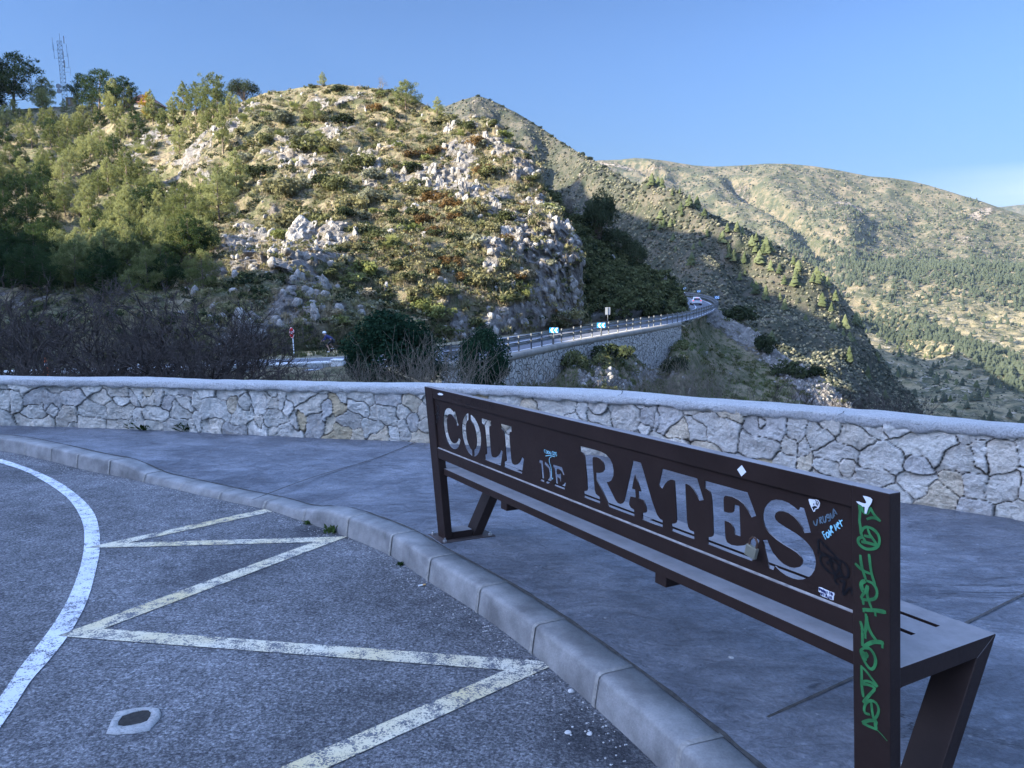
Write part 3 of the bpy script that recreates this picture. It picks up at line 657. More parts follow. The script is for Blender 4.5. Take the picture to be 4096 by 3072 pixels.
letters = [
 k1([(340,190),(300,180),(265,182),(235,200),(205,245),(188,310),(178,380),(176,450),(183,560),(200,690),(225,790),(270,910),(310,980),(360,1045),(410,1080),(450,1088),(490,1072),(520,1040),(545,970),(562,885),(517,825),(495,900),(465,945),(430,960),(395,950),(360,915),(325,850),(295,760),(275,650),(265,540),(265,430),(275,350),(300,315),(335,308),(370,325),(410,375),(440,430),(465,500),(488,572),(518,560),(480,400),(440,240),(420,235),(412,262),(385,235)]),
 k1([(735,300),(710,298),(680,315),(640,365),(610,430),(590,510),(584,600),(588,720),(605,840),(640,960),(690,1070),(750,1170),(825,1238),(818,1110),(785,1070),(740,980),(710,880),(695,780),(685,680),(682,600),(688,520),(705,465),(740,440)]),
 k1([(770,315),(820,345),(880,410),(930,500),(970,590),(1000,700),(1015,820),(1018,930),(1005,1050),(970,1160),(930,1220),(890,1248),(860,1248),(850,1108),(880,1080),(905,1010),(912,900),(905,800),(890,700),(870,610),(840,530),(805,470),(775,440)]),
 k1([(1018,402),(1235,462),(1242,575),(1210,575),(1198,600),(1200,700),(1215,850),(1222,1000),(1235,1130),(1255,1240),(1290,1268),(1340,1270),(1390,1230),(1420,1180),(1450,1095),(1495,1140),(1452,1452),(1108,1322),(1095,1210),(1125,1200),(1138,1180),(1130,1050),(1120,900),(1105,750),(1095,640),(1080,560),(1022,510)]),
 k1([(1445,522),(1685,590),(1692,708),(1650,700),(1645,800),(1655,950),(1672,1150),(1690,1330),(1710,1405),(1760,1435),(1810,1425),(1860,1380),(1890,1320),(1915,1250),(1965,1308),(1922,1630),(1530,1480),(1522,1368),(1560,1358),(1572,1330),(1560,1150),(1545,980),(1530,800),(1515,700),(1500,665),(1455,632)]),
 k2([(452,487),(580,522),(590,640),(605,800),(622,1000),(638,1230),(515,1185),(505,1120),(550,1095),(545,1000),(530,840),(515,640),(495,590),(452,570)]),
 k2([(625,540),(680,565),(740,620),(800,700),(850,810),(878,940),(885,1060),(880,1160),(840,1230),(790,1275),(740,1275),(690,1240),(680,1175),(740,1150),(780,1100),(795,1030),(790,940),(775,840),(750,750),(700,680),(625,635)]),
 k2([(905,640),(1225,740),(1308,995),(1275,990),(1230,900),(1180,830),(1120,795),(1065,795),(1050,820),(1055,965),(1110,975),(1145,960),(1160,880),(1185,900),(1198,1220),(1175,1200),(1150,1120),(1110,1075),(1070,1065),(1080,1200),(1095,1290),(1150,1330),(1210,1340),(1260,1310),(1300,1255),(1315,1228),(1352,1260),(1310,1480),(965,1345),(960,1290),(1005,1265),(995,1100),(980,980),(960,800),(945,740),(908,710)]),
 k3([(178,108),(400,165),(560,212),(660,265),(740,350),(785,450),(802,560),(798,660),(765,740),(720,770),(675,775),(720,870),(790,1010),(840,1110),(880,1160),(920,1180),(960,1165),(990,1120),(1010,1040),(1060,820),(1110,590),(1155,378),(1305,418),(1350,560),(1440,880),(1520,1150),(1600,1370),(1625,1410),(1660,1455),(1705,1479),(1710,1611),(1335,1470),(1330,1345),(1385,1340),(1405,1310),(1400,1250),(1355,1110),(1262,1075),(1250,940),(1300,950),(1260,820),(1200,630),(1170,740),(1145,895),(1200,915),(1212,1062),(1115,1040),(1095,1120),(1090,1190),(1120,1245),(1180,1285),(1187,1410),(722,1232),(690,1150),(600,950),(490,740),(472,725),(468,600),(540,608),(600,590),(628,540),(625,470),(600,400),(560,350),(500,318),(430,312),(415,340),(420,500),(440,720),(455,920),(475,990),(545,1050),(555,1170),(258,1058),(248,945),(300,935),(315,900),(305,700),(285,500),(270,320),(245,245),(185,210)]),
 k4([(405,158),(1052,340),(1172,738),(1095,750),(1050,660),(980,540),(920,470),(860,438),(835,440),(840,620),(855,900),(865,1100),(885,1230),(920,1290),(995,1325),(1002,1465),(590,1308),(572,1178),(630,1172),(660,1150),(668,1100),(660,900),(645,640),(630,400),(620,368),(570,360),(510,385),(460,440),(412,528),(340,462)]),
 k5([(158,135),(870,330),(1015,720),(938,745),(880,640),(810,530),(720,455),(610,400),(510,385),(482,400),(472,450),(480,648),(550,668),(610,668),(635,640),(645,530),(735,555),(745,780),(755,1060),(665,1028),(640,930),(600,850),(550,815),(490,800),(497,1000),(505,1090),(530,1155),(600,1200),(700,1218),(800,1210),(870,1175),(930,1110),(980,1055),(1070,1130),(1010,1300),(945,1470),(215,1192),(208,1072),(260,1070),(290,1050),(297,1000),(290,750),(275,480),(260,370),(240,310),(200,278),(162,258)]),
 k6([(820,322),(895,342),(960,560),(1010,748),(905,755),(870,680),(800,570),(730,490),(640,425),(550,393),(470,395),(425,425),(410,480),(425,530),(470,580),(600,665),(760,760),(880,850),(970,940),(1040,1040),(1080,1150),(1092,1260),(1070,1370),(1020,1450),(960,1495),(880,1525),(800,1528),(700,1505),(600,1460),(500,1390),(412,1300),(388,1370),(318,1340),(270,1160),(235,1010),(235,960),(195,878),(288,870),(320,960),(380,1080),(470,1190),(560,1270),(660,1320),(740,1335),(810,1320),(855,1275),(868,1215),(840,1150),(780,1085),(680,1020),(560,950),(430,860),(320,760),(240,650),(210,540),(205,450),(225,350),(270,280),(340,220),(430,198),(530,210),(640,255),(730,320),(795,372)]),
]
def plate_from_outlines(name, outs, thick, mat):
    cu = bpy.data.curves.new(name, 'CURVE'); cu.dimensions = '2D'; cu.fill_mode = 'BOTH'; cu.extrude = thick / 2
    for L in outs:
        s = cu.splines.new('POLY'); s.points.add(len(L) - 1); s.use_cyclic_u = True
        for p, (x, y) in zip(s.points, L): p.co = (x, y, 0, 1)
    o = bpy.data.objects.new(name, cu); COL.objects.link(o)
    dg = bpy.context.evaluated_depsgraph_get(); me = bpy.data.meshes.new_from_object(o.evaluated_get(dg)); me.name = name
    bpy.data.objects.remove(o); me.materials.clear(); me.materials.append(mat); return me
rect = [(BA - .002, PR2 - .002), (BL - BA + .002, PR2 - .002), (BL - BA + .002, PR1 + .002), (BA - .002, PR1 + .002)]
outs = [rect] + [panel_uz([p[0] for p in L], [p[1] for p in L]).tolist() for L in letters]
pm = plate_from_outlines('name_panel', outs, .005, M_BEN)
for vv in pm.vertices:       # curve plane x,y -> u,z ; thickness -> v ; leaning with the back
    u_, z_, w_ = vv.co; vv.co = Vector((u_, PV + .0025 - w_ + KL * z_, z_))
pm.update(); inst('name_panel', pm, bench)
# dust lying on the ledge below the panel
M_DUST = flat('grey_dust', (.26, .245, .23), .95, var=.35, sc=25)
b = MB(); b.prism([(.004, PR2 + .0004), (PV - .001, PR2 + .0004), (PV - .001, PR2 + .005)], BA, BL - BA, SH); b.build('dust_ledge', M_DUST, bench)

# --- paint strokes on the steel
def stroke_mesh(strokes, fn_uz, a, lift, name, mat, wd):
    """strokes: list of photo-pixel polylines (or (polyline, width)); thin flat film on plane v = a + KL z"""
    VV, FF, o_ = [], [], 0
    for k_, s in enumerate(strokes):
        w_ = wd
        if isinstance(s, tuple): s, w_ = s
        uz = fn_uz(np.array([p[0] for p in s]), np.array([p[1] for p in s]), a)
        if len(uz) > 2: P = interp_path(np.c_[uz, uz[:, :1] * 0], .006)[:, :2]
        else: P = uz
        T = np.gradient(P, axis=0); T /= np.linalg.norm(T, axis=1, keepdims=True) + 1e-9; N = np.stack([-T[:, 1], T[:, 0]], -1)
        ww = w_ / 2 * (1 + .16 * vnoise(np.c_[P * 60, P[:, :1] * 0])); ww[0] *= .75; ww[-1] *= .7
        lf = lift + .00035 * (k_ % 7)
        A = P + N * ww[:, None]; B = P - N * ww[:, None]
        pts = [(q[0], a - lf + KL * q[1], q[1]) for pr in zip(A, B) for q in pr]
        VV.append(np.array(pts)); FF.append(grid_faces(len(P), 2) + o_); o_ += len(pts)
    return mesh_np(name, np.concatenate(VV), np.concatenate(FF), mat, bench)
g1 = lambda L: crop(L, 3.189, 3220, 1960); g2 = lambda L: crop(L, 3.073, 3400, 1960); g3 = lambda L: crop(L, 2.627, 3400, 2440)
M_GRN = flat('green_marker_paint', (.035, .18, .06), .45, var=.4, sc=30); M_BLK = flat('black_marker_paint', (.006, .006, .008), .35); M_BLU = flat('pale_blue_marker_paint', (.28, .62, .75), .5, var=.25, sc=60)
M_BLU2 = flat('faded_blue_marker_paint', (.10, .15, .19), .6, var=.4, sc=60); M_WPT = flat('white_sticker', (.78, .80, .84), .5, var=.08)
W = .0078
green = [
 g2([(112,180),(125,250),(118,370),(132,470),(140,540),(160,580)]), g2([(150,240),(180,280),(215,290),(240,250),(262,210)]), g2([(112,175),(150,215),(150,250)]), g2([(255,215),(300,300),(380,385)]), g2([(210,358),(270,340),(330,350),(380,382)]),
 g2([(160,575),(120,590),(106,620),(125,670),(200,720),(290,722),(350,690),(370,620),(350,540),(290,480),(220,452),(170,470),(145,520)]), g2([(225,470),(250,540),(290,600),(340,670)]), g2([(175,560),(240,575),(280,580)]), g2([(140,635),(220,648),(330,680)]), g2([(160,580),(185,620),(190,640)]),
 g2([(132,795),(140,880),(160,980),(200,1100)]), g2([(240,785),(255,920),(275,1040),(315,1170)]), g2([(70,900),(130,960),(190,1000),(265,1030)]),
 (g2([(200,1115),(160,1130),(145,1170),(165,1230),(190,1250),(215,1220),(225,1170)]), W * 1.5), g2([(200,1115),(270,1140),(320,1200),(335,1270),(310,1330),(240,1350),(165,1345),(140,1320),(170,1270),(210,1200)]), g2([(215,1200),(215,1290),(240,1380),(270,1460)]), g2([(150,1320),(165,1360),(168,1410)]),
 (g2([(160,1468),(240,1475),(330,1480),(448,1502)]), W * 1.3), g2([(315,1485),(320,1550)]), g2([(175,1475),(175,1500)]),
 g3([(172,35),(185,110),(205,190),(240,260),(290,325)]), g3([(110,115),(130,190),(132,270),(132,380)]), (g3([(125,190),(145,240),(165,215),(175,140),(180,60)]), W * 1.2), g3([(165,220),(165,300)]),
 (g3([(145,395),(190,360),(250,335),(310,335),(360,345)]), W * 1.3), g3([(345,350),(345,400)]),
 (g3([(150,400),(122,420),(125,460),(160,540),(200,600),(235,620),(265,590),(275,520),(250,450),(205,400),(150,400)]), W * 1.05), (g3([(135,430),(150,480),(165,530)]), W * 2.2), g3([(165,440),(185,475),(175,500)]),
 g3([(122,580),(125,680),(125,780),(142,915)]), g3([(122,590),(180,650),(240,730),(295,805)]), g3([(118,770),(160,745),(220,755),(290,805)]), g3([(125,775),(200,785),(265,820),(210,890),(140,970)]),
 g3([(215,1095),(165,1080),(155,1030),(180,970),(230,950),(280,975),(308,1040),(290,1110),(250,1155)]), g3([(230,965),(240,1060),(255,1150)]), (g3([(130,1185),(200,1160),(285,1165)]), W * 1.2), g3([(130,1185),(200,1220),(285,1255)]), (g3([(285,1165),(270,1200),(280,1250)]), W * 1.3), (g3([(285,1255),(340,1310),(395,1375)]), W * .35),
]
stroke_mesh(green, panel_uz, 0.0, .0006, 'green_graffiti', M_GRN, W)
V = panel_uz(*zip(*g2([(170,68),(215,75),(260,90),(288,115),(280,150),(262,180),(240,215),(215,290),(192,285),(195,205),(165,200),(150,185),(120,170),(88,138),(120,140),(160,155),(200,165),(215,150),(195,110)])), 0.0)
pl = plate_from_outlines('white_sticker', [V.tolist()], .0006, M_WPT)
for vv in pl.vertices: u_, z_, w_ = vv.co; vv.co = Vector((u_, -.0042 - w_ + KL * z_, z_))
inst('torn_sticker', pl, bench)
stroke_mesh([g1([(165,820),(180,760),(175,630),(260,710),(340,790),(430,880),(470,920)]), g1([(180,775),(280,830),(380,870),(440,890)]), g1([(440,890),(520,940),(560,1030),(550,1100),(500,1110),(450,1000),(460,920)]), g1([(280,940),(340,900),(410,930),(440,990),(400,1060),(330,1050),(240,970),(200,890),(210,840),(280,830),(340,900),(350,1000),(400,1060)]), g1([(400,1070),(380,1130),(430,1100),(480,1090)]), g1([(380,1130),(410,1190),(440,1200)]), g1([(450,1160),(520,1165),(500,1240),(500,1330),(560,1260),(600,1250),(605,1330)])], panel_uz, PV, .0012, 'black_graffiti', M_BLK, .0062)
stroke_mesh([k1([(20,60),(60,180),(30,250),(80,300),(110,330)]), k1([(40,120),(80,140),(90,230),(50,330)]), k1([(10,380),(40,500),(60,400),(100,360),(110,440)]), k1([(0,330),(60,300),(40,420)])], panel_uz, PV, .0012, 'black_scrawl', M_BLK, .006)
# pale blue words: FOREVER and URUGUA on the panel, CORNUDOS above DE, with its arrow
fo = [[(222,540),(268,628)], [(222,538),(245,528)], [(240,575),(262,562)], [(290,535),(275,560),(290,600),(308,598),(312,560),(292,535)], [(305,505),(335,580)], [(318,545),(335,520),(340,540),(325,555),(345,580)], [(340,500),(355,470),(340,455),(335,480),(350,520),(375,545)], [(372,440),(400,520)], [(400,520),(402,430)], [(412,470),(435,425),(420,415),(415,440),(430,480),(455,490)], [(440,380),(480,465)], [(452,430),(462,395),(485,385)]]
stroke_mesh([g1(s) for s in fo], panel_uz, PV, .0010, 'forever_writing', M_BLU, .0038)
ur = [[(110,390),(125,440),(150,445),(160,370)], [(185,350),(200,430)], [(185,360),(215,345),(205,385),(190,390),(235,425)], [(232,330),(245,405),(270,400),(268,330)], [(310,310),(285,320),(290,350),(315,345),(310,305),(330,380),(305,395)], [(332,290),(345,350),(368,345),(365,270)], [(385,335),(370,240),(420,310)], [(380,300),(405,290)]]
stroke_mesh([g1(s) for s in ur], panel_uz, PV, .0010, 'faded_writing', M_BLU2, .0042)
co_ = [[(680,160),(650,165),(645,210),(685,270)], [(720,170),(700,220),(725,280),(745,230),(722,172)], [(760,190),(755,290)], [(762,195),(795,215),(762,245),(800,300)], [(815,205),(815,305)], [(818,210),(845,290),(850,205)], [(850,215),(860,290),(885,310),(885,220)], [(915,205),(925,330)], [(915,205),(960,240),(965,310),(928,330)], [(990,230),(975,290),(1000,345),(1020,290),(992,232)], [(1055,240),(1030,250),(1050,290),(1070,330),(1040,375)], [(695,362),(780,350),(860,348),(940,370),(1010,388)], [(900,390),(850,410),(820,480),(835,590),(870,700),(895,830),(905,950),(900,1060),(930,1130),(945,1090)]]
stroke_mesh([k2(s) for s in co_], panel_uz, PV, .0010, 'cornudos_writing', M_BLU, .0030)
def film(name, px, a, lift, mat):
    V = panel_uz([p[0] for p in px], [p[1] for p in px], a); m_ = plate_from_outlines(name, [V.tolist()], .0004, mat)
    for vv in m_.vertices: u_, z_, w_ = vv.co; vv.co = Vector((u_, a - lift - w_ + KL * z_, z_))
    return inst(name, m_, bench)
st_ = film('letter_sticker', g1([(48,120),(60,112),(100,118),(130,122),(145,118),(175,130),(195,165),(190,205),(172,235),(140,245),(128,275),(112,278),(90,235),(65,180)]), PV, .0012, M_WPT)
film('sticker_print', g1([(95,215),(120,205),(135,200),(165,215),(160,225),(130,235),(118,265)]), PV, .0022, M_BLK)
stroke_mesh([g1([(112,172),(128,190)]), g1([(126,170),(112,192)]), g1([(140,125),(155,150),(150,180),(178,205)]), g1([(165,135),(182,160),(170,185),(158,165)])], panel_uz, PV, .0024, 'sticker_lines', M_BLK, .0022)
# travel sticker: two rows of lettering on white, drawing left out
film('name_sticker', g1([(180,1235),(215,1242),(260,1265),(320,1290),(375,1310),(380,1335),(372,1360),(368,1405),(340,1400),(290,1378),(240,1362),(208,1345),(200,1310),(176,1290)]), PV, .0012, M_WPT)
M_NAVY = flat('navy_print', (.02, .03, .12), .5)
def letters_at(word, p0, p1, h0, slant, name):
    G = {'P': [[(0,0),(0,1)], [(0,1),(.8,.95),(.8,.55),(0,.5)]], 'A': [[(0,0),(.45,1),(.9,0)], [(.2,.4),(.7,.4)]], 'Q': [[(.45,0),(.0,.5),(.45,1),(.9,.5),(.45,0)], [(.5,.3),(.9,-.1)]], 'U': [[(0,1),(.05,.15),(.45,0),(.8,.15),(.85,1)]], 'I': [[(.3,0),(.3,1)]], 'T': [[(0,1),(.9,1)], [(.45,1),(.45,0)]], 'O': [[(.45,0),(0,.5),(.45,1),(.9,.5),(.45,0)]], 'V': [[(0,1),(.45,0),(.9,1)]], 'J': [[(.7,1),(.7,.15),(.35,0),(0,.2)]]}
    S = []; n = len(word)
    for i, ch in enumerate(word):
        for s in G[ch]:
            q = []
            for x, y in s:
                k_ = (i + .12 + x * .78) / n; q.append((p0[0] + (p1[0] - p0[0]) * k_ + slant * (y - .5), p0[1] + (p1[1] - p0[1]) * k_ - h0 * (y - .5)))
            if len(q) > 2: q = [q[0]] + [w2 for a_, b_ in zip(q, q[1:]) for w2 in (tuple(np.array(a_) * .35 + np.array(b_) * .65), b_)]
            S.append(g1(q))
    return stroke_mesh(S, panel_uz, PV, .0026, name, M_NAVY, .0030)
letters_at('PAQUITO', (186, 1265), (366, 1330), 34, -3, 'sticker_lettering'); letters_at('VIAJA', (206, 1318), (362, 1378), 36, -3, 'sticker_lettering')
film('white_diamond_sticker', crop([(592,185),(635,143),(677,208),(632,250)], 2.37, 2700, 1800), 0.0015, .0010, M_WPT)
film('paint_blob', crop([(1510,1358),(1525,1350),(1545,1355),(1556,1364),(1545,1370),(1520,1368)], 2.011, 1000, 900), 0.0015, .0012, M_WPT)
# faint scratched writing TTH LA CHUPA on the top rail
M_SCR = flat('scratched_writing', (.013, .009, .009), .8)
sc_ = [[(375,145),(420,155)],[(395,150),(398,195)],[(425,152),(432,200)],[(415,155),(445,160)],[(450,160),(455,205)],[(480,165),(482,212)],[(455,185),(482,190)],[(515,180),(518,218),(545,222)],[(550,220),(562,185),(580,230)],[(620,200),(600,215),(615,238)],[(630,200),(632,240)],[(650,205),(650,245)],[(632,220),(650,225)],[(662,205),(668,245),(685,245),(682,212)],[(695,215),(700,255)],[(695,215),(715,222),(698,238)],[(718,258),(730,222),(745,265)]]
stroke_mesh([crop(s, 1.843, 1600, 1500) if 0 else [(1600 + (x - 0) / 1.843 * .92 + 8, 1500 + y / 1.843 - 2) for x, y in s] for s in sc_], panel_uz, .0015, .0008, 'scratched_writing', M_SCR, .0035)
# padlock hanging from the E
lockm = BM @ Matrix.Translation(Vector((float(panel_uz(3041, 2163)[0]), PV + KL * .7 - .012, float(panel_uz(3041, 2163)[1]))))
lk = empty('padlock', M=lockm @ Matrix.Scale(.82, 4)); tag(lk, 'small brass padlock with rusty shackle hooked through the letter E of the bench', 'padlock')
q0 = panel_uz(3030, 2210); q1 = panel_uz(3041, 2163); cen = Vector((float(q0[0] - q1[0]) * 1., -.01, float(q0[1] - q1[1]) * 1.0))
M_BRS = NT('lock_metal').pbr((.36, .35, .27), .45, metal=.75); M_RUST = flat('rusty_shackle', (.075, .04, .025), .8, var=.5, sc=60)
b = MB(); Rm = Matrix.Translation(cen) @ Matrix.Rotation(R_(12), 4, 'Y'); b.box(-.024, -.008, -.020, .024, .008, .022, M=Rm, bevel=.003); b.build('body', M_BRS, lk)
b = MB(); b.tube([Rm @ Vector(p) for p in ((-.016, 0, .02), (-.017, 0, .042), (-.009, 0, .054), (.006, 0, .055), (.016, 0, .044), (.017, 0, .02))], .004, 8); b.build('shackle', M_RUST, lk)
# ------------------------------------------------------------------ hills and valley
def sheet(cols, top, bot, ncol, nrow, pw=1.4, back=(), dens=None):
    """terrain sheet: control columns (photo x) with crest (y, D) and foot (y, D). Returns grids P, PX, PYp, f"""
    cx = np.linspace(cols[0], cols[1], ncol)
    T = np.array(top, float); B = np.array(bot, float)
    yt = np.interp(cx, T[:, 0], T[:, 1]); Dt = np.interp(cx, T[:, 0], T[:, 2])
    yb = np.interp(cx, B[:, 0], B[:, 1]); Db = np.interp(cx, B[:, 0], B[:, 2])
    k = np.ones(9) / 9
    sm = lambda a: np.convolve(np.pad(a, 4, 'edge'), k, 'valid')
    Dt, Db = sm(sm(Dt)), sm(sm(Db))
    f = np.linspace(0, 1, nrow)[:, None]
    PX = np.repeat(cx[None], nrow, 0); PYp = yb[None] * (1 - f) + yt[None] * f
    D = Db[None] + (Dt - Db)[None] * f ** pw
    P = at(PX, PYp, D)
    if len(back):
        rows = []
        for (dD, dz) in back:
            r = P[-1] + (P[-1] - CAM) * (dD / P[-1][:, 1:2]) * np.array([1, 1, 0]); r[:, 2] = P[-1][:, 2] + dz; rows.append(r)
        P = np.concatenate([P, np.array(rows)]); 
        PX = np.concatenate([PX, np.repeat(cx[None], len(back), 0)]); PYp = np.concatenate([PYp, np.repeat(yt[None], len(back), 0)])
    return P, PX, PYp
def normals(P):
    a = np.gradient(P, axis=1); b = np.gradient(P, axis=0); n = np.cross(a, b); n /= np.linalg.norm(n, axis=2, keepdims=True) + 1e-9
    return n

# ---- ground material shared by the hills: soil and dry grass, green scrub, limestone
def ground_mat(name, sc=1.0, rockc=((.12, .11, .10), (.28, .26, .235)), soil=((.15, .12, .075), (.28, .23, .15)), green=((.055, .060, .028), (.11, .108, .055)), bumpd=.25, spots=0, terr=0):
    t = NT(name); pos = t.n('NewGeometry').outputs['Position']
    v = t.n('VectorMath', {0: pos, 'Scale': sc}, operation='SCALE').outputs[0]
    a = t.noise(v, .35, 6, .65); b = t.noise(v, 1.7, 6, .7); d = t.noise(v, 6.5, 5, .75)
    s = t.ramp(t.math('ADD', t.math('MULTIPLY', b, .6), t.math('MULTIPLY', d, .4)), [(.36, soil[0]), (.62, soil[1])])
    g = t.ramp(d, [(.35, green[0]), (.65, green[1])])
    c = t.mix(t.ramp(t.math('ADD', t.math('MULTIPLY', a, .55), t.math('MULTIPLY', b, .45)), [(.43, 0), (.54, 1)]), s, g)
    rn = t.n('VectorMath', {0: v, 1: (1.6, 1.6, .7)}, operation='MULTIPLY').outputs[0]
    r1 = t.noise(rn, 1.6, 8, .72, .8); r2 = t.n('TexVoronoi', {'Vector': rn, 'Scale': 1.5, 'Randomness': 1.}, feature='DISTANCE_TO_EDGE').outputs[0]
    rc = t.ramp(r1, [(.32, rockc[0]), (.6, rockc[1])])
    rc = t.mix(t.math('MULTIPLY', t.ramp(r2, [(.0, .4), (.05, 0)]), t.ramp(t.noise(rn, .9, 3), [(.5, 0), (.6, 1)])), rc, (.10, .085, .065))
    rc = t.mix(t.ramp(t.noise(v, .5, 4), [(.55, 0), (.7, .45)]), rc, (.27, .195, .13))
    rk = t.attr('rock'); rk = t.ramp(t.math('ADD', rk, t.math('MULTIPLY', t.math('SUBTRACT', b, .5), 1.1)), [(.42, 0), (.55, 1)])
    c = t.mix(rk, c, rc)
    if terr: c = t.mix(t.math('MULTIPLY', t.attr('pale'), t.ramp(t.math('ADD', t.math('MULTIPLY', a, .6), t.math('MULTIPLY', b, .4)), [(.40, .85), (.58, .15)])), c, (.30, .245, .135))
    if spots:      # low bushes seen from far: dark dots of real shrub colour
        for ssc, wd, col in ((spots, .30, (.045, .052, .032)), (spots * .45, .27, (.036, .045, .028))):
            vo = t.n('TexVoronoi', {'Vector': t.n('VectorMath', {0: t.n('VectorMath', {0: pos, 1: t.n('VectorMath', {0: t.noise(v, 2.0, 3, out='Color'), 'Scale': 9.}, operation='SCALE').outputs[0]}, operation='ADD').outputs[0], 1: (1, 1, .5)}, operation='MULTIPLY').outputs[0], 'Scale': ssc}).outputs['Distance']
            m = t.math('MULTIPLY', t.ramp(vo, [(wd, 1), (wd + .1, 0)]), t.ramp(t.noise(v, .22 * (1 + ssc), 5, .7), [(.38, .15), (.55, 1)]))
            c = t.mix(t.math('MULTIPLY', m, .85), c, col)
    if terr:       # dry-stone terraces: pale wall lines and dark planting lines following the contours
        z = t.n('SeparateXYZ', {0: pos}).outputs[2]
        zz_ = t.math('ADD', t.math('MULTIPLY', z, terr), t.math('MULTIPLY', t.noise(v, .12, 5, .65), 9.))
        fr = t.math('FRACT', zz_); brk = t.ramp(t.noise(v, .5, 4, .7), [(.45, 0), (.6, 1)]); zone = t.attr('terr')
        c = t.mix(t.math('MULTIPLY', t.math('MULTIPLY', t.ramp(fr, [(.0, 1), (.22, 0)]), brk), zone), c, (.36, .31, .25))
        c = t.mix(t.math('MULTIPLY', t.math('MULTIPLY', t.ramp(fr, [(.72, 0), (.85, 1)]), t.ramp(t.noise(v, .7, 4, .7), [(.42, 0), (.55, .8)])), zone), c, (.06, .07, .03))
    h = t.math('ADD', t.math('MULTIPLY', b, .7), t.math('MULTIPLY', d, .4)); h = t.math('ADD', h, t.math('MULTIPLY', t.math('MULTIPLY', r1, rk), 1.6))
    return t.pbr(c, .95, t.bump(h, 1.0, bumpd), spec=.15)
M_HILL = ground_mat('hill_ground', 1.0, bumpd=.35)
M_MTN = ground_mat('mountain_ground', .16, bumpd=2.5, spots=.11, terr=0, soil=((.078, .068, .050), (.155, .138, .105)), green=((.036, .041, .029), (.07, .073, .052)), rockc=((.15, .13, .11), (.30, .27, .22)))
M_VAL = ground_mat('valley_ground', .07, bumpd=5., spots=.075, terr=.11, soil=((.10, .082, .055), (.20, .165, .11)), green=((.042, .047, .026), (.082, .085, .05)), rockc=((.19, .16, .13), (.32, .27, .22)))

def gauss(PX, PY_, L):
    m = np.zeros(PX.shape)
    for (x, y, rx_, ry_, *a) in L: m = np.maximum(m, (a[0] if a else 1) * np.exp(-(((PX - x) / rx_) ** 2 + ((PY_ - y) / ry_) ** 2)))
    return m

# ================= near hill
topH = [(-1600, 560, 150), (-1000, 470, 190), (-300, 440, 215), (0, 445, 220), (200, 430, 222), (300, 425, 225), (500, 425, 200), (620, 440, 190), (760, 440, 170), (880, 425, 158), (960, 410, 150), (1060, 372, 145), (1200, 350, 140), (1350, 336, 135), (1500, 352, 131), (1620, 372, 127), (1720, 425, 122), (1800, 470, 119), (1900, 505, 115), (2000, 548, 111), (2080, 590, 108), (2130, 630, 105), (2165, 680, 101), (2195, 770, 97), (2225, 850, 94), (2250, 945, 91), (2275, 1010, 89), (2300, 1100, 87), (2325, 1200, 85), (2345, 1282, 84)]
botH = [(-1600, 1560, 36), (-300, 1480, 44), (0, 1462, 47), (600, 1440, 50), (1000, 1418, 53), (1300, 1402, 56), (1700, 1385, 61), (2050, 1347, 69), (2200, 1318, 78), (2345, 1290, 83)]
NC, NR = 1150, 470
P, PX, PYp = sheet((-1500, 2345), topH, botH, NC, NR, 1.35, back=((4, -.3), (12, -1.5), (30, -6), (60, -18)))
f_ = np.clip(np.concatenate([np.linspace(0, 1, NR), np.ones(4)]), 0, 1)[:, None]
Nn = normals(P); edge = np.clip(f_ / .03, 0, 1) * np.clip((1.002 - f_) / .05, .15, 1) * np.clip((2345 - PX) / 60, .25, 1)
rockL = [(1215, 905, 45, 42), (1190, 620, 90, 70), (1240, 600, 40, 40), (860, 500, 50, 35), (760, 610, 80, 60, .8), (700, 660, 120, 40, .8), (620, 730, 120, 70, .75), (820, 690, 60, 60, .7), (1010, 900, 90, 40), (960, 1010, 70, 80), (1080, 1080, 130, 90), (1180, 1050, 90, 150), (1330, 960, 70, 60), (1230, 1160, 90, 90), (1290, 1100, 60, 80, .8), (1480, 640, 50, 80), (1560, 560, 60, 40, .9), (1600, 670, 60, 60), (1700, 700, 50, 60, .8), (1780, 690, 60, 60), (1850, 540, 60, 30), (1830, 720, 60, 60, .9), (1880, 800, 50, 60, .8), (2030, 630, 50, 40), (2070, 700, 40, 60), (2120, 690, 50, 90), (2000, 780, 80, 40), (2110, 840, 50, 60), (2165, 800, 25, 90), (2060, 920, 60, 50), (2130, 900, 60, 70), (2200, 960, 50, 90), (2150, 1040, 90, 80), (2240, 1080, 60, 120), (2200, 1200, 110, 120), (2300, 1230, 50, 110), (2080, 1270, 80, 60), (1950, 1270, 80, 50, .8), (1850, 1250, 60, 40), (1780, 1180, 50, 40, .8), (1700, 1300, 60, 40, .8), (2280, 1010, 30, 100), (1960, 1080, 50, 60, .75), (1960, 870, 50, 50, .8), (1640, 830, 50, 40, .6), (1400, 700, 40, 30, .7), (1300, 400, 80, 25, .7), (1010, 450, 60, 30, .8), (560, 640, 90, 30, .6)]
mk = gauss(PX, PYp, rockL)
nz = fbm(P * np.array([.11, .11, .16]), 4)
stre = ridged(P * np.array([.30, .30, .13]) + 3, 3)
fine_ = fbm(P * np.array([.33, .33, .5]) + 60, 3); big_ = gauss(PX, PYp, [(2220, 1130, 120, 190), (1080, 1110, 140, 100), (1210, 1130, 110, 120)])
rock = np.clip(mk * 1.22 + .28 * nz + .14 * stre + (.62 * fine_ - .10) * (1 - .75 * big_) - .12, 0, 1)
rock = np.maximum(rock, np.clip(big_ * 1.5 - .35 + .35 * fine_, 0, 1))
